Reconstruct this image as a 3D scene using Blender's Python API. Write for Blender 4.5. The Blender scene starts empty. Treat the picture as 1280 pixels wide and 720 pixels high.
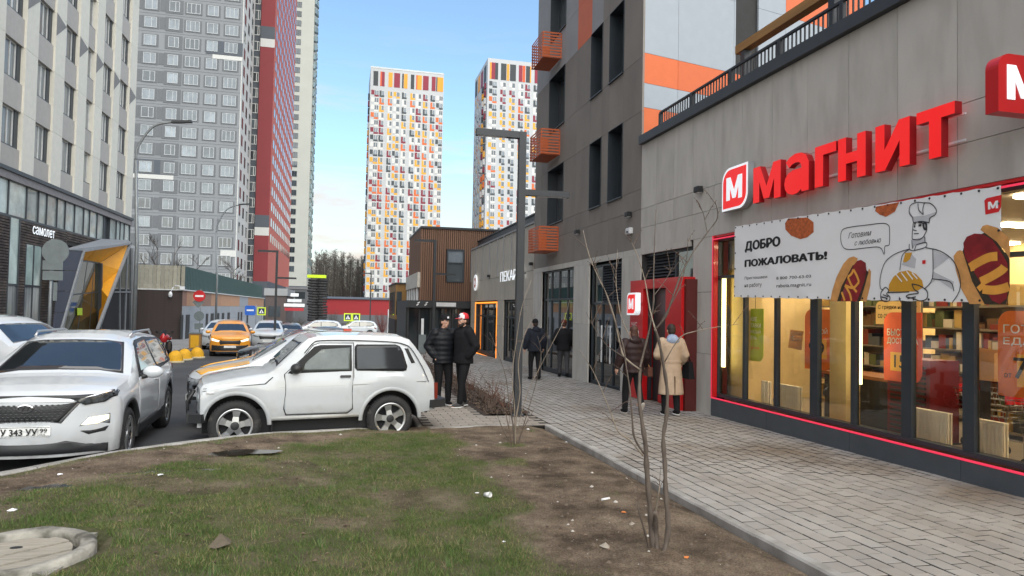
import bpy, bmesh, math, random
import numpy as np
from mathutils import Vector, Matrix, noise
from mathutils.geometry import delaunay_2d_cdt
random.seed(7); np.random.seed(7)
SC = bpy.context.scene
COL = SC.collection
# ------------------------------------------------------------------ camera
FPX, YAW, PIT, ROLL, CAMH, SLOPE = 860.0, math.atan(210/860.0), math.atan(27.5/860.0), 0.0195, 1.72, 0.016
_f = Vector((math.sin(YAW)*math.cos(PIT), math.cos(YAW)*math.cos(PIT), math.sin(PIT)))
_rt = Vector((math.cos(YAW), -math.sin(YAW), 0)); _up = _rt.cross(_f)
_R = _rt*math.cos(ROLL) + _up*math.sin(ROLL); _U = _up*math.cos(ROLL) - _rt*math.sin(ROLL)
CAM = Vector((0, 0, CAMH))
cam = bpy.data.cameras.new('camera'); cam.sensor_width = 36; cam.lens = FPX/1280*36
cam.clip_start = 0.1; cam.clip_end = 6000
camo = bpy.data.objects.new('camera', cam); COL.objects.link(camo)
m = Matrix((( _R.x, _U.x, -_f.x, 0), (_R.y, _U.y, -_f.y, 0), (_R.z, _U.z, -_f.z, CAMH), (0, 0, 0, 1)))
camo.matrix_world = m
SC.camera = camo
# ------------------------------------------------------------------ sky and sun
SUN_EL, SUN_AZ = math.radians(50), math.radians(168)
W = bpy.data.worlds.new("World"); SC.world = W; W.use_nodes = True
nt = W.node_tree; bg = nt.nodes['Background']; bg.inputs[1].default_value = 0.135
sky = nt.nodes.new('ShaderNodeTexSky'); sky.sky_type = 'NISHITA'; sky.sun_disc = False
sky.sun_elevation = SUN_EL; sky.sun_rotation = SUN_AZ; sky.air_density = 1.0; sky.dust_density = 1.6; sky.ozone_density = 1.0
# thin streaks of evening cloud, low over the horizon, in world direction space
tc = nt.nodes.new('ShaderNodeTexCoord'); mp = nt.nodes.new('ShaderNodeMapping'); mp.inputs['Scale'].default_value = (2.2, 2.2, 15)
nz = nt.nodes.new('ShaderNodeTexNoise'); nz.inputs['Scale'].default_value = 2.0; nz.inputs['Detail'].default_value = 7; nz.inputs['Roughness'].default_value = .55
rm = nt.nodes.new('ShaderNodeMapRange'); rm.inputs['From Min'].default_value = .50; rm.inputs['From Max'].default_value = .72
sx = nt.nodes.new('ShaderNodeSeparateXYZ')
rz = nt.nodes.new('ShaderNodeMapRange'); rz.inputs['From Min'].default_value = .40; rz.inputs['From Max'].default_value = .14
mu = nt.nodes.new('ShaderNodeMath'); mu.operation = 'MULTIPLY'
mx = nt.nodes.new('ShaderNodeMix'); mx.data_type = 'RGBA'; mx.inputs['B'].default_value = (3.3, 2.95, 2.65, 1)
L = nt.links.new
L(tc.outputs['Generated'], mp.inputs['Vector']); L(mp.outputs[0], nz.inputs['Vector']); L(nz.outputs['Fac'], rm.inputs['Value'])
L(tc.outputs['Generated'], sx.inputs[0]); L(sx.outputs['Z'], rz.inputs['Value']); L(rm.outputs[0], mu.inputs[0]); L(rz.outputs[0], mu.inputs[1])
hz = nt.nodes.new('ShaderNodeMapRange'); hz.inputs['From Min'].default_value = .20; hz.inputs['From Max'].default_value = .0; hz.inputs['To Max'].default_value = .75
hm = nt.nodes.new('ShaderNodeMix'); hm.data_type = 'RGBA'; hm.inputs['B'].default_value = (3.5, 3.15, 2.75, 1); L(sx.outputs['Z'], hz.inputs['Value']); L(hz.outputs[0], hm.inputs['Factor'])
L(mu.outputs[0], mx.inputs['Factor']); tn = nt.nodes.new('ShaderNodeVectorMath'); tn.operation = 'MULTIPLY'; tn.inputs[1].default_value = (.90, 1.02, 1.0); L(sky.outputs[0], tn.inputs[0]); L(tn.outputs[0], hm.inputs['A']); L(hm.outputs['Result'], mx.inputs['A']); L(mx.outputs['Result'], bg.inputs[0])
sun = bpy.data.lights.new('sun', 'SUN'); sun.energy = 2.0; sun.angle = math.radians(110); sun.color = (1, .87, .70)
suno = bpy.data.objects.new('sun', sun); COL.objects.link(suno)
suno.rotation_euler = Vector((math.sin(SUN_AZ)*math.cos(SUN_EL), math.cos(SUN_AZ)*math.cos(SUN_EL), math.sin(SUN_EL))).to_track_quat('Z', 'Y').to_euler()
SC.view_settings.view_transform = 'Standard'; SC.view_settings.look = 'None'
SC.view_settings.exposure = 1.05; SC.view_settings.gamma = 1
SC.render.engine = 'CYCLES'
SC.cycles.max_bounces = 8; SC.cycles.diffuse_bounces = 4; SC.cycles.glossy_bounces = 4; SC.cycles.transparent_max_bounces = 12
# ------------------------------------------------------------------ helpers
def ray(x, y): return _f + _R*((x-640)/FPX) - _U*((y-360)/FPX)
def onX(x, y, X): d = ray(x, y); return CAM + d*(X/d.x)
def onY(x, y, Y): d = ray(x, y); return CAM + d*(Y/d.y)
def prof(y): return -SLOPE*min(y, 160.0)
def sstep(t): t = max(0.0, min(1.0, t)); return t*t*(3-2*t)
def lawn_z(x, y): return prof(y) + .22*sstep((1.5-x)/4.0)
def meet(x, y, zf, t0=1.0, t1=400.0):
    d = ray(x, y); a, b = t0, t1
    for _ in range(50):
        c = (a+b)/2; p = CAM + d*c
        if p.z > zf(p.x, p.y): a = c
        else: b = c
    return CAM + d*a
ROAD = -.16
def road_z(x, y): return prof(y) + ROAD
def onroad(x, y): return meet(x, y, road_z)
def onwalk(x, y): return meet(x, y, lambda X, Y: prof(Y))
def onlawn(x, y): return meet(x, y, lawn_z)

def lin(c):
    c = c/255.0
    return c/12.92 if c <= .04045 else ((c+.055)/1.055)**2.4
def rgb(r, g, b): return (lin(r), lin(g), lin(b), 1)
_mats = {}
def mat(name, col, rough=.6, metal=0.0, var=.12, scale=4.0, bump=0.0, bscale=40.0, rnd=0.0, spec=.5, coat=0.0, stretch=(1, 1, 1), emit=None, es=0.0, dirt=None, grime=False):
    """procedural principled surface: base colour with noise variation, per-object variation, grain bump"""
    if name in _mats: return _mats[name]
    M = bpy.data.materials.new(name); M.use_nodes = True; _mats[name] = M
    t = M.node_tree; p = t.nodes['Principled BSDF']; k = t.links.new
    if len(col) == 3: col = (*col, 1)
    p.inputs['Roughness'].default_value = rough; p.inputs['Metallic'].default_value = metal
    p.inputs['Specular IOR Level'].default_value = spec; p.inputs['Coat Weight'].default_value = coat; p.inputs['Coat Roughness'].default_value = .04
    tc = t.nodes.new('ShaderNodeTexCoord'); mp = t.nodes.new('ShaderNodeMapping'); mp.inputs['Scale'].default_value = stretch
    o_ = t.nodes.new('ShaderNodeObjectInfo'); sh = t.nodes.new('ShaderNodeMath'); sh.operation = 'MULTIPLY'; sh.inputs[1].default_value = 61.0 if rnd else 0.0; k(o_.outputs['Random'], sh.inputs[0])
    av = t.nodes.new('ShaderNodeVectorMath'); k(tc.outputs['Object'], av.inputs[0]); k(sh.outputs[0], av.inputs[1]); k(av.outputs[0], mp.inputs['Vector'])
    n = t.nodes.new('ShaderNodeTexNoise'); n.inputs['Scale'].default_value = scale; n.inputs['Detail'].default_value = 6; n.inputs['Roughness'].default_value = .6
    k(mp.outputs[0], n.inputs['Vector'])
    r = t.nodes.new('ShaderNodeMapRange'); r.inputs['From Min'].default_value = .3; r.inputs['From Max'].default_value = .7
    r.inputs['To Min'].default_value = 1-var; r.inputs['To Max'].default_value = 1+var
    k(n.outputs['Fac'], r.inputs['Value'])
    fac = r.outputs[0]
    if rnd:
        oi = t.nodes.new('ShaderNodeObjectInfo'); r2 = t.nodes.new('ShaderNodeMapRange')
        r2.inputs['To Min'].default_value = 1-rnd; r2.inputs['To Max'].default_value = 1+rnd
        k(oi.outputs['Random'], r2.inputs['Value']); mm = t.nodes.new('ShaderNodeMath'); mm.operation = 'MULTIPLY'
        k(fac, mm.inputs[0]); k(r2.outputs[0], mm.inputs[1]); fac = mm.outputs[0]
    v = t.nodes.new('ShaderNodeVectorMath'); v.operation = 'SCALE'; v.inputs[0].default_value = col[:3]; k(fac, v.inputs['Scale'])
    out = v.outputs[0]
    if dirt:   # (colour, noise scale, from, to)
        n3 = t.nodes.new('ShaderNodeTexNoise'); n3.inputs['Scale'].default_value = dirt[1]; n3.inputs['Detail'].default_value = 8
        m3 = t.nodes.new('ShaderNodeMapping'); m3.inputs['Scale'].default_value = dirt[4] if len(dirt) > 4 else (1, 1, 1); k(av.outputs[0], m3.inputs['Vector']); k(m3.outputs[0], n3.inputs['Vector']); r3 = t.nodes.new('ShaderNodeMapRange')
        r3.inputs['From Min'].default_value = dirt[2]; r3.inputs['From Max'].default_value = dirt[3]; k(n3.outputs['Fac'], r3.inputs['Value'])
        mx = t.nodes.new('ShaderNodeMix'); mx.data_type = 'RGBA'; mx.inputs['B'].default_value = (*dirt[0][:3], 1)
        k(r3.outputs[0], mx.inputs['Factor']); k(out, mx.inputs['A']); out = mx.outputs['Result']
    if grime:
        sz = t.nodes.new('ShaderNodeSeparateXYZ'); k(tc.outputs['Object'], sz.inputs[0]); g1 = t.nodes.new('ShaderNodeMapRange'); g1.inputs['From Min'].default_value = .62; g1.inputs['From Max'].default_value = .30; k(sz.outputs['Z'], g1.inputs['Value'])
        gn = t.nodes.new('ShaderNodeTexNoise'); gn.inputs['Scale'].default_value = 5; gn.inputs['Detail'].default_value = 8; k(tc.outputs['Object'], gn.inputs['Vector']); gm = t.nodes.new('ShaderNodeMath'); gm.operation = 'MULTIPLY'; k(g1.outputs[0], gm.inputs[0]); k(gn.outputs['Fac'], gm.inputs[1])
        gx = t.nodes.new('ShaderNodeMix'); gx.data_type = 'RGBA'; gx.inputs['B'].default_value = (.13, .12, .105, 1); k(gm.outputs[0], gx.inputs['Factor']); k(out, gx.inputs['A']); out = gx.outputs['Result']
    k(out, p.inputs['Base Color'])
    if bump:
        n2 = t.nodes.new('ShaderNodeTexNoise'); n2.inputs['Scale'].default_value = bscale; n2.inputs['Detail'].default_value = 5
        k(mp.outputs[0], n2.inputs['Vector']); b = t.nodes.new('ShaderNodeBump'); b.inputs['Strength'].default_value = bump; b.inputs['Distance'].default_value = .01
        k(n2.outputs['Fac'], b.inputs['Height']); k(b.outputs[0], p.inputs['Normal'])
    if emit:
        p.inputs['Emission Color'].default_value = (*emit[:3], 1); p.inputs['Emission Strength'].default_value = es
    return M
def glassmat(name, tint=(.8, .85, .85), rough=.02, refl=1.0):
    """window pane: clear sheet that mirrors more at grazing angles"""
    M = bpy.data.materials.new(name); M.use_nodes = True; t = M.node_tree; k = t.links.new; _mats[name] = M
    t.nodes.remove(t.nodes['Principled BSDF']); o = t.nodes['Material Output']
    tr = t.nodes.new('ShaderNodeBsdfTransparent'); tr.inputs[0].default_value = (*tint, 1)
    gl = t.nodes.new('ShaderNodeBsdfGlossy'); gl.inputs['Roughness'].default_value = rough
    fr = t.nodes.new('ShaderNodeFresnel'); fr.inputs['IOR'].default_value = 1.5
    a = t.nodes.new('ShaderNodeMath'); a.operation = 'MULTIPLY_ADD'; a.use_clamp = True; a.inputs[1].default_value = refl; a.inputs[2].default_value = .05*refl
    mx = t.nodes.new('ShaderNodeMixShader'); k(fr.outputs[0], a.inputs[0]); k(a.outputs[0], mx.inputs[0]); k(tr.outputs[0], mx.inputs[1]); k(gl.outputs[0], mx.inputs[2])
    k(mx.outputs[0], o.inputs[0]); return M
class MB:
    """collects faces of one mesh"""
    def __init__(s): s.v = []; s.f = []; s.m = []; s.sm = []
    def add(s, vs, fs, mi=0, smooth=False):
        b = len(s.v); s.v += [tuple(p) for p in vs]
        for f in fs: s.f.append(tuple(i+b for i in f)); s.m.append(mi); s.sm.append(smooth)
        return s
    def box(s, x0, x1, y0, y1, z0, z1, mi=0):
        if x0 > x1: x0, x1 = x1, x0
        if y0 > y1: y0, y1 = y1, y0
        if z0 > z1: z0, z1 = z1, z0
        return s.add([(x0,y0,z0),(x1,y0,z0),(x1,y1,z0),(x0,y1,z0),(x0,y0,z1),(x1,y0,z1),(x1,y1,z1),(x0,y1,z1)],
                     [(0,3,2,1),(4,5,6,7),(0,1,5,4),(1,2,6,5),(2,3,7,6),(3,0,4,7)], mi)
    def bar(s, a, b, w, h, mi=0, up=(0, 0, 1)):
        """rectangular bar from a to b"""
        a, b = Vector(a), Vector(b); d = (b-a).normalized(); u = Vector(up)
        if abs(d.dot(u)) > .98: u = Vector((0, 1, 0))
        r = d.cross(u).normalized()*(w/2); u = r.cross(d).normalized()*(h/2)
        vs = [a-r-u, a+r-u, a+r+u, a-r+u, b-r-u, b+r-u, b+r+u, b-r+u]
        return s.add(vs, [(3,2,1,0),(4,5,6,7),(0,1,5,4),(1,2,6,5),(2,3,7,6),(3,0,4,7)], mi)
    def tube(s, pts, rad, n=8, mi=0, smooth=True, cap=True):
        pts = [Vector(p) for p in pts]
        if not hasattr(rad, '__len__'): rad = [rad]*len(pts)
        rings = []; up = None
        for i, p in enumerate(pts):
            d = (pts[min(i+1, len(pts)-1)] - pts[max(i-1, 0)]).normalized()
            if up is None:
                up = Vector((0, 0, 1)) if abs(d.z) < .9 else Vector((1, 0, 0))
            x = d.cross(up).normalized(); y = x.cross(d).normalized(); up = y
            rings.append([p + (x*math.cos(2*math.pi*k/n) + y*math.sin(2*math.pi*k/n))*rad[i] for k in range(n)])
        vs = [v for r in rings for v in r]; fs = []
        for i in range(len(pts)-1):
            for k in range(n):
                fs.append((i*n+k, i*n+(k+1) % n, (i+1)*n+(k+1) % n, (i+1)*n+k))
        s.add(vs, fs, mi, smooth)
        if cap: s.add(rings[0], [tuple(range(n))[::-1]], mi); s.add(rings[-1], [tuple(range(n))], mi)
        return s
    def lathe(s, prof_, n=24, c=(0, 0, 0), axis='z', mi=0, smooth=None, sx=1, sy=1):
        if smooth is None: smooth = len(prof_) > 4
        vs = []; fs = []
        for r, h in prof_:
            for k in range(n):
                a = 2*math.pi*k/n; x, y = r*math.cos(a)*sx, r*math.sin(a)*sy
                vs.append({'z': (c[0]+x, c[1]+y, c[2]+h), 'y': (c[0]+x, c[1]+h, c[2]-y), 'x': (c[0]+h, c[1]+x, c[2]+y)}[axis])
        for i in range(len(prof_)-1):
            for k in range(n):
                fs.append((i*n+k, i*n+(k+1) % n, (i+1)*n+(k+1) % n, (i+1)*n+k))
        return s.add(vs, fs, mi, smooth)
    def ball(s, c, r, n=12, mi=0):
        if not hasattr(r, '__len__'): r = (r, r, r)
        vs = []; fs = []; h = max(6, n//2+1)
        for i in range(h+1):
            t = math.pi*i/h
            for k in range(n):
                a = 2*math.pi*k/n
                vs.append((c[0]+r[0]*math.sin(t)*math.cos(a), c[1]+r[1]*math.sin(t)*math.sin(a), c[2]-r[2]*math.cos(t)))
        for i in range(h):
            for k in range(n): fs.append((i*n+k, i*n+(k+1) % n, (i+1)*n+(k+1) % n, (i+1)*n+k))
        return s.add(vs, fs, mi, True)
    def prism(s, poly, fn, d0, d1, mi=0):
        """2d polygon extruded: fn(u, v, d) -> point"""
        n = len(poly)
        a = sum(poly[i][0]*poly[(i+1) % n][1]-poly[(i+1) % n][0]*poly[i][1] for i in range(n))
        vs = [fn(u, v, d0) for u, v in poly] + [fn(u, v, d1) for u, v in poly]
        fs = [tuple(range(n))[::-1], tuple(range(n, 2*n))] + [(i, (i+1) % n, n+(i+1) % n, n+i) for i in range(n)]
        return s.add(vs, fs, mi)
    def mesh(s, name, mats):
        me = bpy.data.meshes.new(name); me.from_pydata([tuple(p) for p in s.v], [], s.f)
        for mm in (mats if isinstance(mats, (list, tuple)) else [mats]): me.materials.append(mm)
        me.polygons.foreach_set('material_index', s.m); me.polygons.foreach_set('use_smooth', s.sm); me.update()
        return me
def fixn(me):
    b = bmesh.new(); b.from_mesh(me); bmesh.ops.remove_doubles(b, verts=b.verts, dist=1e-5); bmesh.ops.recalc_face_normals(b, faces=b.faces); b.to_mesh(me); b.free(); return me
def tag(o, label=None, cat=None, group=None, kind=None):
    if label: o['label'] = label
    if cat: o['category'] = cat
    if group: o['group'] = group
    if kind: o['kind'] = kind
    return o
def link(o, parent=None):
    COL.objects.link(o)
    if parent is not None: o.parent = parent; o.matrix_parent_inverse = PINV.get(parent.name, Matrix())
    return o
PINV = {}
def thing(name, label, cat, loc=(0, 0, 0), group=None, local=False, rot=0.0):
    """an Empty at the thing's base; world-space parts unless local"""
    o = bpy.data.objects.new(name, None); COL.objects.link(o); o.location = loc; o.rotation_euler = (0, 0, rot); o.empty_display_size = .2
    if not local: PINV[o.name] = Matrix.Translation(-Vector(loc))
    return tag(o, label, cat, group)
def obj(name, mb, mats, parent=None, kind=None, fix=True):
    me = mb.mesh(name, mats) if isinstance(mb, MB) else mb
    if fix and isinstance(mb, MB): fixn(me)
    o = bpy.data.objects.new(name, me); link(o, parent)
    if parent is not None and parent.type == 'MESH': o.matrix_parent_inverse = Matrix.Translation(-parent.location) if parent.location.length else Matrix()
    if kind: o['kind'] = kind
    return o
_bc = {}
def bx(name, parent, x0, x1, y0, y1, z0, z1, mt, bev=0.0, kind=None):
    """a box part; alike boxes share one mesh"""
    dx, dy, dz = abs(x1-x0), abs(y1-y0), abs(z1-z0)
    key = (round(dx, 4), round(dy, 4), round(dz, 4), mt.name, bev)
    me = _bc.get(key)
    if me is None:
        mb = MB(); mb.box(-dx/2, dx/2, -dy/2, dy/2, -dz/2, dz/2); me = mb.mesh(name, mt)
        if bev:
            b = bmesh.new(); b.from_mesh(me); bmesh.ops.bevel(b, geom=b.edges, offset=bev, segments=1, affect='EDGES'); b.to_mesh(me); b.free()
        _bc[key] = me
    o = bpy.data.objects.new(name, me); COL.objects.link(o); o.location = ((x0+x1)/2, (y0+y1)/2, (z0+z1)/2)
    if parent is not None:
        o.parent = parent
        base = PINV.get(parent.name, Matrix())
        if parent.type == 'MESH':
            base = Matrix.Translation(-parent.location)
        o.matrix_parent_inverse = base
    if kind: o['kind'] = kind
    return o
def dup(root, loc, rot=0.0, label=None, name=None):
    r = root.copy(); COL.objects.link(r); r.location = loc; r.rotation_euler = (0, 0, rot)
    if label: r['label'] = label
    for ch in list(root.children):
        c = ch.copy(); COL.objects.link(c); c.parent = r
        for g in list(ch.children):
            d = g.copy(); COL.objects.link(d); d.parent = c
    return r
_tx = {}
def glyphs(s, bold=0.0, spacing=1.0, shear=0.0):
    """flat text as (verts, faces, width) with cap height about .73"""
    key = (s, bold, spacing, shear)
    if key in _tx: return _tx[key]
    c = bpy.data.curves.new('text', 'FONT'); c.body = s; c.size = 1; c.offset = bold; c.space_character = spacing; c.shear = shear; c.resolution_u = 3
    o = bpy.data.objects.new('text', c); COL.objects.link(o)
    me = bpy.data.meshes.new_from_object(o); bpy.data.objects.remove(o); bpy.data.curves.remove(c)
    vs = [tuple(v.co[:2]) for v in me.vertices]; fs = [tuple(p.vertices) for p in me.polygons]
    bpy.data.meshes.remove(me)
    x0 = min(v[0] for v in vs); x1 = max(v[0] for v in vs); y0 = min(v[1] for v in vs); y1 = max(v[1] for v in vs)
    _tx[key] = (vs, fs, x0, x1, y0, y1); return _tx[key]
def text(mb, s, fn, u0, u1, v0, v1, bold=0.0, mi=0, depth=None, fit=True, shear=0.0, spacing=1.0):
    """text stretched into the box u0..u1, v0..v1 of the surface fn(u, v, d)"""
    vs, fs, x0, x1, y0, y1 = glyphs(s, 0.0, spacing, shear)
    P = [(u0+(x-x0)/(x1-x0)*(u1-u0), v0+(y-y0)/(y1-y0)*(v1-v0)) for x, y in vs]
    if depth is None:      # heavier type: the same outline laid down again, a hair aside
        k = bold/(x1-x0)*(u1-u0); e = bold/(y1-y0)*(v1-v0)
        for i, (a, b) in enumerate(((0, 0), (1, 0), (-1, 0), (0, .6), (0, -.6)) if bold else ((0, 0),)):
            mb.add([fn(u+a*k, v+b*e, .0003*i) for u, v in P], fs, mi)
    else:
        n = len(P); top = [fn(u, v, depth) for u, v in P]; bot = [fn(u, v, 0) for u, v in P]
        cnt = {}
        for f in fs:
            for i in range(len(f)):
                e = (f[i], f[(i+1) % len(f)]); cnt[e] = cnt.get(e, 0)+1
        side = [e for e in cnt if (e[1], e[0]) not in cnt]
        mb.add(top+bot, [f for f in fs] + [(b, a, a+n, b+n) for a, b in side], mi)
    return mb

GL = {'м': [[(0,0),(0,1),(.26,1),(.5,.40),(.74,1),(1,1),(1,0),(.77,0),(.77,.56),(.60,.06),(.40,.06),(.23,.56),(.23,0)]], 'г': [[(0,0),(0,1),(1,1),(1,.76),(.40,.76),(.40,0)]],
      'н': [[(0,0),(0,1),(.30,1),(.30,.62),(.70,.62),(.70,1),(1,1),(1,0),(.70,0),(.70,.38),(.30,.38),(.30,0)]], 'и': [[(0,0),(0,1),(.28,1),(.28,.44),(.70,1),(1,1),(1,0),(.72,0),(.72,.56),(.30,0)]],
      'т': [[(0,.76),(0,1),(1,1),(1,.76),(.66,.76),(.66,0),(.34,0),(.34,.76)]],
      'а': [[(1,0),(.72,0),(.71,.07),(.55,-.01),(.36,-.03),(.16,.03),(.04,.14),(0,.29),(.04,.44),(.16,.55),(.36,.61),(.71,.61),(.70,.70),(.61,.77),(.47,.79),(.32,.76),(.20,.69),(.06,.86),(.22,.96),(.46,1.02),(.70,1.0),(.90,.90),(1,.72)], [(.71,.42),(.45,.42),(.34,.38),(.30,.30),(.34,.20),(.46,.16),(.61,.18),(.71,.28)]]}
def letter(ch, fn, u0, u1, v0, v1, depth):
    """solid letter of given depth from its outline (and counter)"""
    loops = GL[ch]; vs = []; es = []
    for lp in loops:
        b = len(vs); vs += [Vector((u0+x*(u1-u0), v0+y*(v1-v0))) for x, y in lp]; es += [(b+i, b+(i+1) % len(lp)) for i in range(len(lp))]
    r = delaunay_2d_cdt(vs, es, [], 4, 1e-6); n = len(r[0]); mb = MB()
    mb.add([fn(p[0], p[1], depth) for p in r[0]]+[fn(p[0], p[1], 0) for p in r[0]], [tuple(f) for f in r[2]]+[tuple(i+n for i in f)[::-1] for f in r[2]])
    m0 = len(mb.v); N = len(vs); mb.add([fn(p[0], p[1], depth) for p in vs]+[fn(p[0], p[1], 0) for p in vs], [(a, b, b+N, a+N) for a, b in es], 1)
    return mb
# ------------------------------------------------------------------ materials
def srgb(r, g, b): return (lin(r), lin(g), lin(b))
def world_mat(name, c1, c2, rough=.85, island=.15, nscale=1.2, lo=.4, hi=.62, bump=.3, bscale=90, stretch=(1, 1, 1), c3=None, s3=.3):
    """surface in world space: two tones by noise, random tone per piece"""
    M = bpy.data.materials.new(name); M.use_nodes = True; t = M.node_tree; p = t.nodes['Principled BSDF']; k = t.links.new; _mats[name] = M
    p.inputs['Roughness'].default_value = rough; p.inputs['Specular IOR Level'].default_value = .35
    g = t.nodes.new('ShaderNodeNewGeometry'); mp = t.nodes.new('ShaderNodeMapping'); mp.inputs['Scale'].default_value = stretch; k(g.outputs['Position'], mp.inputs[0])
    n = t.nodes.new('ShaderNodeTexNoise'); n.inputs['Scale'].default_value = nscale; n.inputs['Detail'].default_value = 7; n.inputs['Roughness'].default_value = .6; k(mp.outputs[0], n.inputs['Vector'])
    r = t.nodes.new('ShaderNodeMapRange'); r.inputs['From Min'].default_value = lo; r.inputs['From Max'].default_value = hi; k(n.outputs['Fac'], r.inputs['Value'])
    mx = t.nodes.new('ShaderNodeMix'); mx.data_type = 'RGBA'; mx.inputs['A'].default_value = (*c1, 1); mx.inputs['B'].default_value = (*c2, 1); k(r.outputs[0], mx.inputs['Factor'])
    out = mx.outputs['Result']
    if c3:
        n3 = t.nodes.new('ShaderNodeTexNoise'); n3.inputs['Scale'].default_value = s3; n3.inputs['Detail'].default_value = 8; k(g.outputs['Position'], n3.inputs['Vector'])
        r3 = t.nodes.new('ShaderNodeMapRange'); r3.inputs['From Min'].default_value = .52; r3.inputs['From Max'].default_value = .68; k(n3.outputs['Fac'], r3.inputs['Value'])
        m3 = t.nodes.new('ShaderNodeMix'); m3.data_type = 'RGBA'; m3.inputs['B'].default_value = (*c3, 1); k(r3.outputs[0], m3.inputs['Factor']); k(out, m3.inputs['A']); out = m3.outputs['Result']
    if island:
        oi = t.nodes.new('ShaderNodeObjectInfo'); ad = t.nodes.new('ShaderNodeMath'); ad.operation = 'ADD'; k(g.outputs['Random Per Island'], ad.inputs[0]); k(oi.outputs['Random'], ad.inputs[1])
        fr = t.nodes.new('ShaderNodeMath'); fr.operation = 'FRACT'; k(ad.outputs[0], fr.inputs[0])
        r2 = t.nodes.new('ShaderNodeMapRange'); r2.inputs['To Min'].default_value = 1-island; r2.inputs['To Max'].default_value = 1+island; k(fr.outputs[0], r2.inputs['Value'])
        v = t.nodes.new('ShaderNodeVectorMath'); v.operation = 'SCALE'; k(out, v.inputs[0]); k(r2.outputs[0], v.inputs['Scale']); out = v.outputs[0]
    k(out, p.inputs['Base Color'])
    n2 = t.nodes.new('ShaderNodeTexNoise'); n2.inputs['Scale'].default_value = bscale; n2.inputs['Detail'].default_value = 5; k(g.outputs['Position'], n2.inputs['Vector'])
    b = t.nodes.new('ShaderNodeBump'); b.inputs['Strength'].default_value = bump; b.inputs['Distance'].default_value = .008; k(n2.outputs['Fac'], b.inputs['Height']); k(b.outputs[0], p.inputs['Normal'])
    return M
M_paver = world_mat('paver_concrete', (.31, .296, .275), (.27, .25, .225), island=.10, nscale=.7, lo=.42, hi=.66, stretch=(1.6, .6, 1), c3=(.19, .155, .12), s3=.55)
M_beige = world_mat('beige_paver', (.29, .262, .228), (.245, .22, .19), island=.10, nscale=1.0)
M_joint = mat('joint_sand', (.045, .04, .036), .95, bump=.4)
M_asph = world_mat('asphalt', (.052, .053, .056), (.075, .075, .077), rough=.7, island=0, nscale=.5, bump=.5, bscale=160, c3=(.04, .04, .042), s3=.25)
M_ground = mat('far_ground', (.10, .098, .09), .9, var=.3, scale=.05)
M_kerb = world_mat('kerb_concrete', (.38, .37, .35), (.25, .24, .22), island=.1, nscale=3, bump=.4)
M_sidewalk = world_mat('sidewalk_slab', (.26, .255, .25), (.2, .195, .19), island=0, nscale=.8)
# ------------------------------------------------------------------ the setting: ground
def strip(name, mats, xs0, xs1, ys, dz, kind='structure'):
    mb = MB()
    for i in range(len(ys)-1):
        a, b = ys[i], ys[i+1]
        mb.add([(xs0, a, prof(a)+dz), (xs1, a, prof(a)+dz), (xs1, b, prof(b)+dz), (xs0, b, prof(b)+dz)], [(0, 1, 2, 3)])
    return obj(name, mb, mats, kind=kind)
ground = strip('ground', M_ground, -900, 900, [-60, 0, 80, 160, 400, 1500, 4000], -.30)
road = strip('road', M_asph, -60, 5.2, [-30, 0, 40, 80, 120, 160, 230], ROAD)
side = MB()
ys = [32, 60, 100, 140, 165]
for i in range(len(ys)-1):
    a, b = ys[i], ys[i+1]
    side.add([(-14.3, a, prof(a)), (-8.2, a, prof(a)), (-8.2, b, prof(b)), (-14.3, b, prof(b)), (-8.2, a, prof(a)-.3), (-8.2, b, prof(b)-.3), (-14.3, a, prof(a)-.3)], [(0, 1, 2, 3), (1, 4, 5, 2), (0, 6, 4, 1)])
obj('sidewalk', side, M_sidewalk, kind='structure')
# walkway bed, then the pavers laid on it
walk = strip('walkway', M_joint, 3.41, 6.80, [-4, 0, 10, 20, 38.4], -.022)
def proj(p):
    v = Vector(p)-CAM; z = v.dot(_f)
    if z < .2: return None
    return 640+FPX*v.dot(_R)/z, 360-FPX*v.dot(_U)/z, z
RW, RL, GAP = .155, .205, .013
rows = []
x = 3.415; ri = 0
while x < 6.76:
    y = -3.0 + (ri % 2)*RL/2 + random.uniform(-.02, .02)
    while y < 38.2:
        rows.append((x+RW/2, y+RL/2)); y += RL
    x += RW; ri += 1
def brick_mesh(name, w, l, h, mt, ch=.003):
    mb = MB(); a, b = w/2, l/2
    mb.add([(-a,-b,-h),(a,-b,-h),(a,b,-h),(-a,b,-h),(-a,-b,-ch),(a,-b,-ch),(a,b,-ch),(-a,b,-ch),(-a+ch,-b+ch,0),(a-ch,-b+ch,0),(a-ch,b-ch,0),(-a+ch,b-ch,0)],
           [(8,9,10,11),(4,5,9,8),(5,6,10,9),(6,7,11,10),(7,4,8,11),(0,1,5,4),(1,2,6,5),(2,3,7,6),(3,0,4,7)])
    mb.m[-4:] = [1]*4      # earth-stained flanks in the joints
    return mb
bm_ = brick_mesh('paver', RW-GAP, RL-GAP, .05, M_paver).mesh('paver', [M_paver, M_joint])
vis = []
for (cx, cy) in rows:
    q = proj((cx, cy, prof(cy)))
    if q and -15 < q[0] < 1295 and 0 < q[1] < 740: vis.append((q[2], cx, cy))
vis.sort(); near = set((a[1], a[2]) for a in vis[:295])
TILT = -math.atan(SLOPE)
far = MB()
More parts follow.
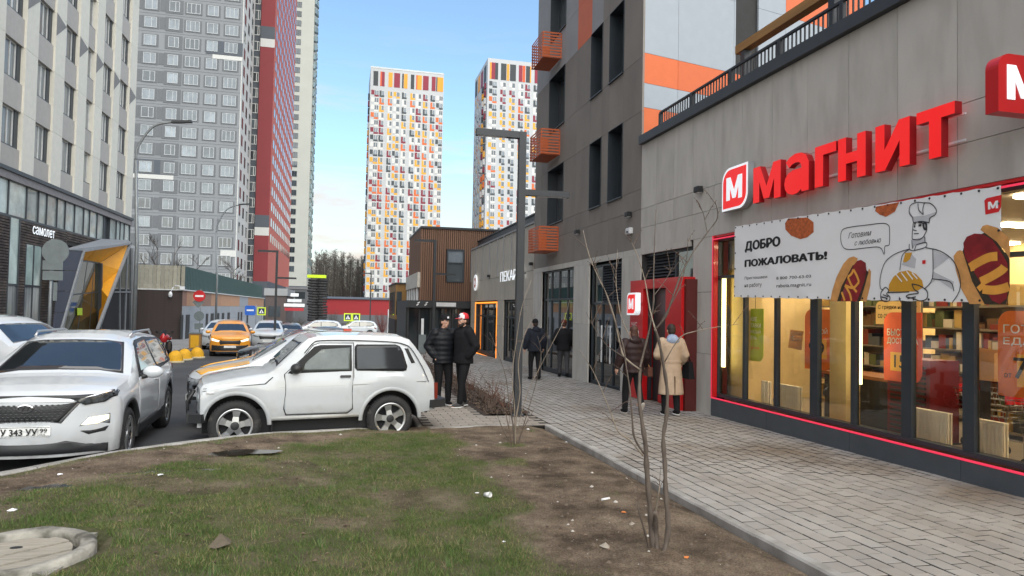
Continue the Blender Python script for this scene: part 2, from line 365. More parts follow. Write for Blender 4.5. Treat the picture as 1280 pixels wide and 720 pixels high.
for (cx, cy) in rows:
    jz = random.uniform(-.0025, .0025); tx = random.gauss(0, .006); ty = random.gauss(0, .008); rz_ = random.gauss(0, .006)
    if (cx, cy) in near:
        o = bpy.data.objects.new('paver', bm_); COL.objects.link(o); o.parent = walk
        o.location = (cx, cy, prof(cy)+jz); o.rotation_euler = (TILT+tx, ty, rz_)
    else:
        a, b = (RW-GAP)/2, (RL-GAP)/2; c = .002
        z = lambda X, Y: prof(Y)+jz+ty*(cx-X)+tx*(Y-cy)
        P = [(cx-a, cy-b), (cx+a, cy-b), (cx+a, cy+b), (cx-a, cy+b)]
        Q = [(cx-a+c, cy-b+c), (cx+a-c, cy-b+c), (cx+a-c, cy+b-c), (cx-a+c, cy+b-c)]
        far.add([(X, Y, z(X, Y)-.02) for X, Y in P]+[(X, Y, z(X, Y)) for X, Y in Q], [(4,5,6,7),(0,1,5,4),(1,2,6,5),(2,3,7,6),(3,0,4,7)]); far.m[-4:] = [1]*4
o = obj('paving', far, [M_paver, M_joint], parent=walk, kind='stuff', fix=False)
# ---- kerb line of the lawn
KP = [(-9.0, -3.5), (-7.2, 0.2), (-5.6, 3.4), (-4.3, 5.8)]
for px, py in [(0, 595), (60, 583), (150, 566), (250, 552), (330, 543), (450, 537), (530, 533)]:
    p = onlawn(px, py); KP.append((p.x, p.y))
KP += [(1.35, 10.86), (2.3, 10.98), (3.30, 11.02)]
def K(x):
    for (a, b), (c, d) in zip(KP, KP[1:]):
        if x <= c: return b+(d-b)*(x-a)/(c-a)
    return KP[-1][1]
def nz2(x, y, s, o=0): return noise.noise(Vector((x*s+o*17.3, y*s-o*9.1, o*3.7)))
def grassiness(x, y):
    d = K(x)-y
    pts = [(-5, 1.4), (-3, 1.35), (-1.6, 1.25), (-.6, .8), (.6, .45), (1.6, .35), (4, .3)]
    bw = pts[0][1]
    for (a, b), (c, e) in zip(pts, pts[1:]):
        if a <= x <= c: bw = b+(e-b)*(x-a)/(c-a)
    n1 = nz2(x, y, .9, 1)*.5+nz2(x, y, 2.7, 2)*.3
    xb = 1.66 - .03*max(0, 8-y)
    g = sstep((d-bw+n1*.9)/.5+.2)*sstep((xb-x+n1*.9)/.5+.3)
    # thin worn streaks
    g *= 1-.7*sstep((nz2(x*.7, y, 1.3, 5)-.02)/.4)
    g *= .55+.45*sstep((nz2(x, y, 4.2, 7)+.25)/.5)
    if x < -2.0: g *= sstep((x+3.3)/.9 + (6.8-y)*.9)
    # sparse tufts in bare earth
    t = sstep((nz2(x, y, 1.7, 8)-.42)/.15)*.55
    edge = sstep((.35-d)/.3)*sstep((1.2-x)/.5)*.55 if d > 0 else 0
    return max(g, t if x > 1.2 else t*.5, edge*.8)
E0 = Vector((onlawn(282, 564).x, onlawn(282, 564).y, 0))
PUD = [(E0.x, E0.y, .72, .24)]+[(onlawn(*q).x, onlawn(*q).y, u, v) for q, u, v in (((172, 588), .42, .13), ((60, 606), .36, .14), ((250, 584), .22, .09))]
def hollow(x, y): return max(math.exp(-(((x-a)/u)**2+((y-b)/(v*1.15))**2)*1.6) for a, b, u, v in PUD)
RING = onlawn(17, 690)
FOOT = onlawn(820, 693)
def soil_z(x, y):
    z = lawn_z(x, y) + .02*nz2(x, y, 1.1, 3)+.012*nz2(x, y, 3.1, 4)+.006*nz2(x, y, 9, 6)
    z -= .05*hollow(x, y)
    z += .045*math.exp(-((x-FOOT.x)**2+(y-FOOT.y)**2)/.045)*(1+.5*nz2(x, y, 14, 2))
    d = math.hypot(x-RING.x, y-RING.y)
    if d < .50: z -= .16*sstep((.50-d)/.1)
    e = max(0.0, min(1, (3.27-x)/.25)); z = z*e + (prof(y)-.065)*(1-e)
    return z
lx = np.linspace(-9, 3.28, 150); ny = 130
vs = []; at = []
for i, x in enumerate(lx):
    k1 = K(x)
    for j in range(ny):
        t = j/(ny-1); y = -3.5+(k1+3.5)*(1-(1-t)**1.0) if k1 > -3.4 else -3.5
        vs.append((x, y, soil_z(x, y))); at.append(min(1, grassiness(x, y)))
fs = [(i*ny+j, (i+1)*ny+j, (i+1)*ny+j+1, i*ny+j+1) for i in range(len(lx)-1) for j in range(ny-1)]
lm = bpy.data.meshes.new('lawn'); lm.from_pydata(vs, [], fs)
a_ = lm.attributes.new('turf', 'FLOAT', 'POINT'); a_.data.foreach_set('value', at)
lm.polygons.foreach_set('use_smooth', [True]*len(fs))
def soil_material():
    M = bpy.data.materials.new('soil'); M.use_nodes = True; t = M.node_tree; p = t.nodes['Principled BSDF']; k = t.links.new
    p.inputs['Roughness'].default_value = .95; p.inputs['Specular IOR Level'].default_value = .15
    g = t.nodes.new('ShaderNodeNewGeometry')
    n = t.nodes.new('ShaderNodeTexNoise'); n.inputs['Scale'].default_value = 2.2; n.inputs['Detail'].default_value = 9; n.inputs['Roughness'].default_value = .68; k(g.outputs['Position'], n.inputs['Vector'])
    cr = t.nodes.new('ShaderNodeValToRGB'); e = cr.color_ramp.elements; e[0].position = .36; e[0].color = (.065, .048, .034, 1); e[1].position = .64; e[1].color = (.215, .17, .125, 1)
    q = cr.color_ramp.elements.new(.5); q.color = (.14, .106, .077, 1); k(n.outputs['Fac'], cr.inputs[0])
    n4 = t.nodes.new('ShaderNodeTexNoise'); n4.inputs['Scale'].default_value = 70; n4.inputs['Detail'].default_value = 4; k(g.outputs['Position'], n4.inputs['Vector'])
    r4 = t.nodes.new('ShaderNodeMapRange'); r4.inputs['From Min'].default_value = .3; r4.inputs['From Max'].default_value = .7; r4.inputs['To Min'].default_value = .6; r4.inputs['To Max'].default_value = 1.4; k(n4.outputs['Fac'], r4.inputs['Value'])
    sc = t.nodes.new('ShaderNodeVectorMath'); sc.operation = 'SCALE'; k(cr.outputs[0], sc.inputs[0]); k(r4.outputs[0], sc.inputs['Scale'])
    at_ = t.nodes.new('ShaderNodeAttribute'); at_.attribute_name = 'turf'
    n5 = t.nodes.new('ShaderNodeTexNoise'); n5.inputs['Scale'].default_value = 5; n5.inputs['Detail'].default_value = 8; k(g.outputs['Position'], n5.inputs['Vector'])
    cg = t.nodes.new('ShaderNodeValToRGB'); e = cg.color_ramp.elements; e[0].position = .35; e[0].color = (.05, .07, .024, 1); e[1].position = .65; e[1].color = (.10, .095, .05, 1); k(n5.outputs['Fac'], cg.inputs[0])
    mx = t.nodes.new('ShaderNodeMix'); mx.data_type = 'RGBA'; k(at_.outputs['Fac'], mx.inputs['Factor']); k(sc.outputs[0], mx.inputs['A']); k(cg.outputs[0], mx.inputs['B'])
    k(mx.outputs['Result'], p.inputs['Base Color'])
    nb = t.nodes.new('ShaderNodeTexNoise'); nb.inputs['Scale'].default_value = 28; nb.inputs['Detail'].default_value = 8; nb.inputs['Roughness'].default_value = .7; k(g.outputs['Position'], nb.inputs['Vector'])
    b = t.nodes.new('ShaderNodeBump'); b.inputs['Strength'].default_value = .9; b.inputs['Distance'].default_value = .03; k(nb.outputs['Fac'], b.inputs['Height']); k(b.outputs[0], p.inputs['Normal'])
    return M
M_soil = soil_material(); lm.materials.append(M_soil)
lawn = bpy.data.objects.new('lawn', lm); COL.objects.link(lawn); lawn['kind'] = 'structure'
# grass blades
def grass():
    xs, ys_, hs = [], [], []
    tries = 0
    while len(xs) < 230000 and tries < 1000000:
        tries += 1
        y = 3.2 + 8.0*random.random()**1.25; x = random.uniform(-4.6, 3.2)
        if y > K(x)-.02: continue
        g = grassiness(x, y)
        if math.hypot(x-RING.x, y-RING.y) < .54: continue
        if random.random() > g + .012: continue
        xs.append(x); ys_.append(y); hs.append((.009+.026*random.random()**1.7)*(.55+.6*g))
    n = len(xs); X = np.array(xs); Y = np.array(ys_); Hh = np.array(hs)
    cell = {}
    Z = np.empty(n)
    for i in range(n):
        Z[i] = soil_z(xs[i], ys_[i]) if i % 1 == 0 else 0
    A = np.random.rand(n)*2*np.pi; Wd = .0013+.0016*np.random.rand(n); Ld = Hh*(.25+.9*np.random.rand(n)); B = np.random.rand(n)*2*np.pi
    ca, sa = np.cos(A), np.sin(A)
    v = np.empty((n, 3, 3), np.float32)
    v[:, 0] = np.stack([X-ca*Wd, Y-sa*Wd, Z-.004], 1); v[:, 1] = np.stack([X+ca*Wd, Y+sa*Wd, Z-.004], 1)
    v[:, 2] = np.stack([X+np.cos(B)*Ld, Y+np.sin(B)*Ld, Z+Hh], 1)
    me = bpy.data.meshes.new('grass'); me.vertices.add(n*3); me.vertices.foreach_set('co', v.ravel())
    me.loops.add(n*3); me.loops.foreach_set('vertex_index', np.arange(n*3, dtype=np.int32))
    me.polygons.add(n); me.polygons.foreach_set('loop_start', np.arange(0, n*3, 3, dtype=np.int32)); me.update(calc_edges=True)
    M = bpy.data.materials.new('grass_blade'); M.use_nodes = True; t = M.node_tree; p = t.nodes['Principled BSDF']; k = t.links.new
    p.inputs['Roughness'].default_value = .6; p.inputs['Specular IOR Level'].default_value = .25
    g = t.nodes.new('ShaderNodeNewGeometry'); cr = t.nodes.new('ShaderNodeValToRGB'); e = cr.color_ramp.elements
    e[0].position = 0; e[0].color = (.045, .085, .016, 1); e[1].position = 1; e[1].color = (.26, .22, .11, 1)
    for ps, c in ((.35, (.075, .135, .028, 1)), (.68, (.11, .155, .042, 1)), (.84, (.18, .165, .07, 1))): q = e.new(ps); q.color = c
    n_ = t.nodes.new('ShaderNodeTexNoise'); n_.inputs['Scale'].default_value = 1.6; n_.inputs['Detail'].default_value = 5; k(g.outputs['Position'], n_.inputs['Vector'])
    ma = t.nodes.new('ShaderNodeMath'); ma.operation = 'MULTIPLY_ADD'; ma.inputs[1].default_value = .95; k(g.outputs['Random Per Island'], ma.inputs[0])
    mb_ = t.nodes.new('ShaderNodeMath'); mb_.operation = 'MULTIPLY_ADD'; mb_.inputs[1].default_value = 1.1; mb_.inputs[2].default_value = -.48; k(n_.outputs['Fac'], mb_.inputs[0]); k(mb_.outputs[0], ma.inputs[2])
    k(ma.outputs[0], cr.inputs[0]); k(cr.outputs[0], p.inputs['Base Color'])
    me.materials.append(M); o = bpy.data.objects.new('grass', me); COL.objects.link(o); o['kind'] = 'stuff'
grass()
# small clods, grit and dry leaves on the bare earth
gr = MB()
for _ in range(4200):
    x = random.uniform(-4.2, 3.2); y = 3.2+7.6*random.random()
    if y > K(x)-.04 or grassiness(x, y) > .35 or math.hypot(x-RING.x, y-RING.y) < .54: continue
    r = .004+.022*random.random()**4; z = soil_z(x, y)
    gr.add([(x+r*random.uniform(.6, 1.3)*math.cos(a), y+r*random.uniform(.6, 1.3)*math.sin(a), z) for a in (0, 1.6, 3.1, 4.7)]+[(x, y, z+r*.8)], [(0, 1, 4), (1, 2, 4), (2, 3, 4), (3, 0, 4)], 0 if random.random() < .9 else 1)
tf = MB()      # tufts of longer grass, straw and dead leaves
for _ in range(420):
    x = random.uniform(-4.2, 3.1); y = 3.2+7.4*random.random()
    if y > K(x)-.06 or math.hypot(x-RING.x, y-RING.y) < .54: continue
    g_ = grassiness(x, y); u = random.random()
    if u < .45*max(g_, .10):
        for _b in range(26):
            a, q = random.random()*6.283, random.random()*.05; bx0, by0_ = x+q*math.cos(a), y+q*math.sin(a); z = soil_z(bx0, by0_); hh = random.uniform(.03, .085); l = hh*random.uniform(.2, .8); w_ = .0018; b2 = random.random()*6.283
            tf.add([(bx0-w_, by0_, z-.003), (bx0+w_, by0_, z-.003), (bx0+l*math.cos(b2), by0_+l*math.sin(b2), z+hh)], [(0, 1, 2)], 2 if random.random() < .78 else 3)
    for _l in range(2):
        xx, yy_ = x+random.uniform(-.3, .3), y+random.uniform(-.3, .3)
        if yy_ > K(xx)-.05 or xx > 3.2: continue
        z = soil_z(xx, yy_)+.006; a = random.random()*6.28
        if random.random() < .5: l = random.uniform(.02, .06); tf.add([(xx-l*math.cos(a), yy_-l*math.sin(a), z), (xx+l*math.cos(a), yy_+l*math.sin(a), z+.006), (xx+l*math.cos(a), yy_+l*math.sin(a)+.004, z+.006), (xx-l*math.cos(a), yy_-l*math.sin(a)+.004, z)], [(0, 1, 2, 3)], 3)
        else: l = random.uniform(.010, .024); tf.add([(xx-l, yy_, z), (xx, yy_-l*.6, z+.008), (xx+l, yy_, z+.003), (xx, yy_+l*.6, z+.010)], [(0, 1, 2, 3)], random.choice((4, 5)))
obj('grass_tufts', tf, [mat('clod', (.13, .10, .075), .95), mat('grit', (.42, .40, .36), .8), mat('tuft_green', (.06, .115, .022), .6, var=.3, scale=3), mat('straw', (.27, .22, .12), .8), mat('leaf_brown', (.075, .05, .036), .9), mat('leaf_pale', (.16, .115, .08), .9)], kind='stuff', fix=False)
obj('soil_clods', gr, [mat('clod', (.13, .10, .075), .95), mat('grit', (.42, .40, .36), .8)], kind='stuff', fix=False)
# puddle in the hollow by the kerb
M_pud = mat('puddle_water', (.035, .03, .024), .05, var=.2, spec=.4)
for pi_, (ax, ay, au, av) in enumerate(PUD):
    pm = MB(); zc = lawn_z(ax, ay)-.027; pts = []
    for i in range(44):
        a = 2*math.pi*i/44; r = .85+.75*nz2(math.cos(a), math.sin(a), 1.7, 2+pi_); pts.append((ax+au*r*math.cos(a), ay+av*r*math.sin(a), zc))
    pm.add([(ax, ay, zc)]+pts, [(0, i+1, (i+1) % 44+1) for i in range(44)]); obj('puddle', pm, M_pud, kind='structure')
# ---- kerbstones round the lawn
kerb = MB()
def kerb_run(pts, name, w=.11, piece=.75, top=lambda x, y: 0.0, deep=.32, out=1):
    root = bpy.data.objects.new(name, None); COL.objects.link(root); root['kind'] = 'structure'; root.empty_display_size = .1
    # resample by length
    P = [Vector((a, b, 0)) for a, b in pts]; S = [0]
    for a, b in zip(P, P[1:]): S.append(S[-1]+(b-a).length)
    def atl(s):
        for i in range(len(P)-1):
            if s <= S[i+1]: return P[i]+(P[i+1]-P[i])*((s-S[i])/(S[i+1]-S[i]))
        return P[-1]
    n = int(S[-1]/piece)
    for i in range(n):
        a = atl(i*piece+.004); b = atl((i+1)*piece-.004); d = (b-a).normalized(); nn = Vector((-d.y, d.x, 0))*w*out
        j = random.uniform(-.005, .005); za, zb_ = top(a.x, a.y)+j, top(b.x, b.y)+j+random.uniform(-.003, .003); c = .015
        mb = MB(); vs = []
        for q, z in ((a, za), (b, zb_)):
            vs += [(q.x, q.y, z-deep), (q.x, q.y, z-c), (q.x+nn.x*c/w, q.y+nn.y*c/w, z), (q.x+nn.x*(1-c/w), q.y+nn.y*(1-c/w), z), (q.x+nn.x, q.y+nn.y, z-c), (q.x+nn.x, q.y+nn.y, z-deep)]
        mb.add(vs, [(k_, (k_+1) % 6, 6+(k_+1) % 6, 6+k_) for k_ in range(6)]+[(0, 5, 4, 3, 2, 1), (6, 7, 8, 9, 10, 11)])
        o = obj('kerbstone', mb, M_kerb, parent=root)
    return root
kerb_run([p for p in KP if p[0] < 1.36], 'kerb', top=lambda x, y: lawn_z(x, y)+.012)
kerb_run([(1.36, 10.862), (2.3, 10.98), (3.28, 11.02)], 'kerb', w=.09, top=lambda x, y: prof(y)+.006)
kerb_run([(3.29, -3), (3.29, 11.1)], 'kerb', w=.11, piece=1.0, top=lambda x, y: prof(y)+.014, out=-1)
kerb_run([(1.29, 11.02), (1.29, 38)], 'kerb', w=.10, piece=1.0, top=lambda x, y: prof(y)+.010, out=1)
kerb_run([(3.41, 12.3), (3.41, 38)], 'kerb', w=.09, piece=1.0, top=lambda x, y: prof(y)+.012, out=1)
kerb_run([(-8.2, 32), (-8.2, 120)], 'kerb', w=.15, piece=3.0, top=lambda x, y: prof(y)+.01, out=-1)
# ---- beige paving between the cars and the planting bed
pav = MB()
def quadz(x0, x1, y0, y1, dz): return [(x0, y0, prof(y0)+dz), (x1, y0, prof(y0)+dz), (x1, y1, prof(y1)+dz), (x0, y1, prof(y1)+dz)]
pav.add(quadz(1.30, 3.41, 10.98, 12.2, -.012), [(0, 1, 2, 3)]); pav.add(quadz(1.30, 2.52, 12.2, 38, -.012), [(0, 1, 2, 3)])
pav.add([(1.30, 10.98, prof(11)-.012), (1.30, 38, prof(38)-.012), (1.30, 38, prof(38)-.2), (1.30, 10.98, prof(11)-.2)], [(0, 1, 2, 3)])
bp = obj('pavement', pav, M_joint, kind='structure')
bs = MB(); cnt = 0; bl, bw_ = .30, .15
bmesh_b = brick_mesh('paver', .292, .142, .05, M_beige).mesh('paver', [M_beige, M_joint])
y = 11.03; r = 0
while y < 37.9:
    x0 = 1.31+(r % 2)*.15
    while x0 < 3.4:
        cx, cy = x0+.15, y+.075
        if cx+.14 < (3.40 if y < 12.1 else 2.51):
            if cnt < 200: 
                o = bpy.data.objects.new('paver', bmesh_b); COL.objects.link(o); o.parent = bp; o.location = (cx, cy, prof(cy)+random.uniform(-.002, .002)); o.rotation_euler = (TILT, random.gauss(0, .006), 0)
            else:
                z = prof(cy); bs.add([(cx-.146, cy-.071, z-.01), (cx+.146, cy-.071, z-.01), (cx+.146, cy+.071, z-.01), (cx-.146, cy+.071, z-.01), (cx-.142, cy-.067, z), (cx+.142, cy-.067, z), (cx+.142, cy+.067, z), (cx-.142, cy+.067, z)], [(4,5,6,7),(0,1,5,4),(1,2,6,5),(2,3,7,6),(3,0,4,7)]); bs.m[-4:] = [1]*4
            cnt += 1
        x0 += .30
    y += .15; r += 1
obj('paving', bs, [M_beige, M_joint], parent=bp, kind='stuff', fix=False)
# ---- planting bed of bare shrubs
bed = MB(); nb = 40
vs = []; fs = []
for i in range(nb+1):
    y = 12.22+(37.5-12.22)*i/nb; rt = 3.40
    for j in range(8):
        x = 2.53+(rt-2.53)*j/7; vs.append((x, y, prof(y)+.02+.03*nz2(x*3, y*3, 1, 4)-(.03 if j in (0, 7) else 0)))
for i in range(nb):
    for j in range(7): fs.append((i*8+j, i*8+j+1, (i+1)*8+j+1, (i+1)*8+j))
bed.add(vs, fs, 0, True)
obj('planting_bed', bed, mat('bark_mulch', (.055, .037, .028), .95, var=.5, scale=30, bump=1.0, bscale=60), kind='structure')
ml = MB()
for _ in range(5200):
    y = 12.25+25*random.random()**1.8; x = random.uniform(2.56, 3.38); z = prof(y)+.03; a = random.random()*6.3; l = random.uniform(.012, .035); h = random.uniform(.002, .03)
    c, s_ = math.cos(a)*l, math.sin(a)*l
    ml.add([(x-c, y-s_, z), (x-s_*.4, y+c*.4, z+h), (x+c, y+s_, z+h*.6), (x+s_*.4, y-c*.4, z)], [(0, 1, 2, 3)], random.choice((0, 0, 1, 2)))
obj('leaf_litter', ml, [mat('leaf_brown', (.075, .05, .036), .9), mat('leaf_pale', (.16, .115, .08), .9), mat('leaf_dark', (.04, .028, .022), .9)], kind='stuff', fix=False)
# ------------------------------------------------------------------ shared building materials
M_conc = mat('fibre_cement_light', srgb(186, 183, 176), .8, var=.06, scale=1.6, rnd=.045, bump=.25, bscale=14, stretch=(1, 1, .6), dirt=(srgb(162, 158, 151), 2.2, .46, .9, (2.0, 2.0, .45)))
M_dgrey = mat('fibre_cement_dark', srgb(126, 120, 113), .8, var=.14, scale=1.0, rnd=.05, bump=.2, bscale=14, stretch=(1, 1, .5))
M_mgrey = mat('fibre_cement_mid', srgb(141, 142, 143), .75, var=.06, scale=1.2, rnd=.03)
M_backing = mat('wall_backing', (.03, .03, .03), .9)
M_anth = mat('anthracite_metal', srgb(58, 62, 67), .45, var=.08, spec=.4)
M_dark = mat('black_metal', srgb(42, 44, 48), .5, var=.08)
M_blue_grey = mat('blue_grey_panel', srgb(146, 153, 161), .55, var=.03, rnd=.02)
M_orange = mat('orange_panel', srgb(196, 90, 30), .5, var=.04, rnd=.03)
M_orange_metal = mat('orange_metal', srgb(184, 88, 40), .5, var=.1)
M_winframe = mat('window_frame_dark', srgb(45, 52, 58), .4)
M_red = mat('sign_red', (.62, .012, .012), .35, var=.02, coat=.2, emit=(.9, .006, .006), es=.30)
M_red_side = mat('sign_red_side', srgb(160, 14, 24), .4)
M_portal = mat('portal_red', srgb(190, 14, 20), .4, var=.05, coat=.2)
M_white = mat('sign_white', (.82, .84, .86), .4, emit=(.9, .95, 1), es=.25)
M_whitep = mat('white_plastic', srgb(214, 216, 218), .5)
M_neon_pink = mat('neon_pink', srgb(210, 40, 70), .4, emit=(1, .05, .12), es=.30)
M_neon_or = mat('neon_orange', srgb(250, 140, 40), .4, emit=(1, .30, .03), es=.8)
G_shop = glassmat('shop_glass', (.94, .96, .95), refl=1.0)
G_dark = glassmat('dark_glass', (.18, .21, .22), refl=1.5)
M_pane = mat('apartment_glass', (.045, .055, .062), .04, var=.3, scale=.4, rnd=.55, spec=.8)
M_louver = mat('louver_dark', srgb(52, 54, 58), .6)
def fx(X, sgn=-1):   # drawing plane on a wall facing -X: u = Y, v = z
    return lambda u, v, d=0: (X+sgn*d, u, v)
def window_x(parent, X, y0, y1, z0, z1, frame, pane, nv=1, sill=True, depth=.16, fw=.06, name='window'):
    """recessed window on a wall facing -X: window > pane, sill"""
    mb = MB(); a, b = X+depth, X+depth+.06
    mb.box(a, b, y0, y0+fw, z0, z1); mb.box(a, b, y1-fw, y1, z0, z1); mb.box(a, b, y0+fw, y1-fw, z0, z0+fw); mb.box(a, b, y0+fw, y1-fw, z1-fw, z1)
    for i in range(1, nv+1):
        yy = y0+(y1-y0)*i/(nv+1); mb.box(a+.003, b-.003, yy-fw*.4, yy+fw*.4, z0+fw, z1-fw)
    for (p, q) in ((y0-.012, y0), (y1, y1+.012)): mb.box(X-.02, b, p, q, z0, z1)          # reveals
    mb.box(X-.02, b, y0-.012, y1+.012, z1, z1+.012)
    w = obj(name, mb, frame, parent, fix=False)
    p = MB(); p.add([(a+.03, y0+fw, z0+fw), (a+.03, y1-fw, z0+fw), (a+.03, y1-fw, z1-fw), (a+.03, y0+fw, z1-fw)], [(0, 3, 2, 1)])
    obj('pane', p, pane, w, fix=False)
    if sill: bx('sill', w, X-.05, b, y0-.02, y1+.02, z0-.03, z0-.001, M_winframe)
    return w
# ================================================================== the grocery shop
XW = 6.80
shop = thing('shop_building', 'single storey grocery shop with grey cladding panels and lit glazed front under a red sign', 'shop', (XW, 8, 0))
b = MB()
SY0, SY1 = -4.0, 15.08
b.box(XW+.03, XW+.33, SY0, SY1, 3.20, 5.72); b.box(XW+.03, XW+.33, 11.76, 12.55, -.4, 3.20); b.box(XW+.33, 14.0, SY0, SY1, 5.40, 5.62)
b.box(XW+.03, XW+.33, SY0, .6, -.3, 3.2); b.box(XW+.03, 14, SY1-.1, SY1, -.4, 5.4)
obj('wall', b, M_backing, shop)
joints = [15.08, 14.29, 13.43, 12.60, 11.76, 10.83, 9.944, 9.05, 8.174, 7.296, 6.414, 5.53, 4.65, 3.77, 2.89, 2.0, 1.1, .2, -.7, -1.6, -2.5, -4.0]
rowz = [3.205, 3.715, 4.17, 5.70]
for a_, c_ in zip(joints, joints[1:]):
    for z0, z1 in zip(rowz, rowz[1:]):
        x0 = XW+random.uniform(-.0015, .0015)
        bx('panel', shop, x0, x0+.03, c_+.005, a_-.005, z0+.004, z1-.004, M_conc)
for z0, z1 in ((-.35, .95), (.95, 2.14), (2.14, 3.205)):
    bx('panel', shop, XW, XW+.03, 11.765, 12.545, z0+.004, z1-.004, M_conc)
    bx('panel', shop, XW+.0, XW+.03, -.8, .6, z0+.004, z1-.004, M_conc)
# plinth panels below the glazing
py = [11.755, 10.0, 8.1, 6.35, 4.6, 2.8, .6]
for a_, c_ in zip(py, py[1:]): bx('plinth_panel', shop, XW-.03, XW+.05, c_+.003, a_-.003, -.38, .135, mat('plinth_grey', srgb(72, 78, 84), .5, var=.1, rnd=.04))
bx('roof_coping', shop, XW-.10, XW+.42, SY0, 15.06, 5.705, 5.90, M_anth)
rail = thing('railing', 'dark metal balustrade of thin upright bars along the shop roof edge', 'railing', (XW+.1, 8, 5.9))
bx('handrail', rail, XW+.06, XW+.11, SY0, 14.3, 6.25, 6.29, M_dark); bx('bottom_rail', rail, XW+.07, XW+.10, SY0, 14.3, 5.97, 5.995, M_dark)
yy = 14.28; i = 0
while yy > 2:
    if i % 14 == 0: bx('post', rail, XW+.05, XW+.12, yy-.035, yy+.035, 5.9, 6.249, M_dark)
    else: bx('bar', rail, XW+.075, XW+.095, yy-.011, yy+.011, 5.996, 6.249, M_dark)
    yy -= .105; i += 1
# glazing
GY0, GY1, GZ0, GZ1 = .6, 11.74, .17, 3.18
posts = [(11.74, .07), (10.84, .07), (9.93, .07), (8.98, .17), (8.165, .08), (7.23, .16), (6.35, .15), (5.45, .1), (4.5, .2), (3.5, .1), (2.5, .2), (1.5, .1), (.64, .08)]
glz = obj('glazing', MB().box(XW+.06, XW+.2, GY0, GY1, GZ0, GZ0+.06).box(XW+.06, XW+.2, GY0, GY1, GZ1-.09, GZ1), M_winframe, shop)
for c_, w_ in posts:
    bx('mullion', glz, XW+.075, XW+.15, c_-w_/2, c_+w_/2, GZ0+.061, GZ1-.091, M_winframe)
for (a_, wa), (c_, wc) in zip(posts, posts[1:]):
    y1, y0 = a_-wa/2, c_+wc/2
    bx('transom', glz, XW+.07, XW+.19, y0, y1, 2.39, 2.44, M_winframe)
    for z0, z1 in ((GZ0+.061, 2.389), (2.441, GZ1-.091)):
        p = MB(); X = XW+.12; p.add([(X, y0, z0), (X, y1, z0), (X, y1, z1), (X, y0, z1)], [(0, 3, 2, 1)]); obj('pane', p, G_shop, glz, fix=False)
nf = MB().box(XW-.035, XW-.012, GY0, 11.755, .137, .160).box(XW-.035, XW-.012, 11.735, 11.758, .161, 3.20).box(XW-.035, XW-.012, GY0, 11.734, 3.118, 3.14)
obj('neon_strip', nf, M_neon_pink, shop)
rf = MB().box(XW-.03, XW+.06, 11.70, 11.734, .165, 3.2).box(XW-.011, XW+.06, GY0, 11.70, 3.165, 3.2)
obj('window_surround', rf, M_portal, shop)
# sales room
M_cream = mat('cream_wall', srgb(224, 200, 150), .7, var=.06); M_floor = mat('shop_floor', srgb(150, 140, 125), .35, var=.1, scale=2); M_ceil = mat('shop_ceiling', srgb(120, 110, 98), .8)
M_lampw = mat('lamp_warm', (.9, .8, .6), .4, emit=(1, .80, .50), es=26.0); M_led = mat('led_strip', (.9, .85, .5), .4, emit=(1, .86, .36), es=2.2)
r = MB(); r.box(13.6, 13.7, .6, 12.6, -.1, 3.3); r.box(XW+.35, 13.6, 12.45, 12.55, -.1, 3.3); r.box(XW+.35, 13.6, .5, .6, -.1, 3.3)
obj('interior_wall', r, M_cream, shop); bx('shop_floor', shop, XW+.22, 13.6, .6, 12.45, -.15, .03, M_floor); bx('ceiling', shop, XW+.33, 13.6, .6, 12.45, 3.3, 3.36, M_ceil)
for i, y in enumerate((11.2, 9.0, 6.8, 4.6, 2.4)):
    for j, x in enumerate((8.2, 10.4, 12.4)):
        bx('ceiling_lamp_and_fill', shop, x, x+.9, y-.12, y+.12, 3.255, 3.295, M_lampw)
p = onX(903, 400, 7.0); q = onX(1071, 400, 7.0)
for (yy, z0, z1) in ((p.y, .72, 2.42), (q.y, .78, 1.92+.5)):
    bx('led_tube', shop, 6.98, 7.03, yy-.075, yy+.075, z0, z1, M_led)
bx('window_column', shop, 7.2, 7.5, 11.25, 11.95, .03, 3.25, M_cream); bx('window_column', shop, 7.25, 7.5, 8.75, 9.1, .03, 3.25, M_cream)
for y in (11.2, 9.9, 8.6, 7.6, 6.6, 5.6, 4.4): bx('ceiling_lamp_and_fill', shop, 6.98, 7.12, y-.3, y+.3, 3.25, 3.29, M_lampw)  # added row of glowing panels, unseen behind the banner, brightens posters and radiators
bx('window_ledge', shop, 7.02, 7.24, .7, 11.7, .10, .16, mat('ledge_wood', srgb(205, 178, 130), .6))
# radiators under the windows
M_rad = mat('radiator_white', srgb(246, 240, 224), .45, var=.02)
def radiator(y0, y1, label):
    t = thing('radiator', label, 'radiator', (7.2, (y0+y1)/2, .16), group='radiators behind the shop glass')
    bx('panel', t, 7.17, 7.19, y0, y1, .17, .55, M_rad); bx('top_grille', t, 7.165, 7.24, y0, y1, .551, .565, M_rad); bx('back_panel', t, 7.215, 7.235, y0, y1, .17, .55, M_rad)
    n = int((y1-y0)/.05); mb = MB()
    for k in range(n): yy = y0+(k+.5)*(y1-y0)/n; mb.box(7.158, 7.169, yy-.011, yy+.011, .19, .53)
    obj('ribs', mb, M_rad, t, kind='stuff')
radiator(9.72, 10.33, 'white panel radiator behind the glass below the small orange price sheet')
radiator(6.90, 7.57, 'wide white ribbed radiator behind the glass below the red delivery poster and paper bag')
radiator(6.17, 6.62, 'white radiator with side panel behind the glass at the right, next to the red carts')
radiator(10.55, 10.75, 'narrow white radiator end behind the glass below the green poster')
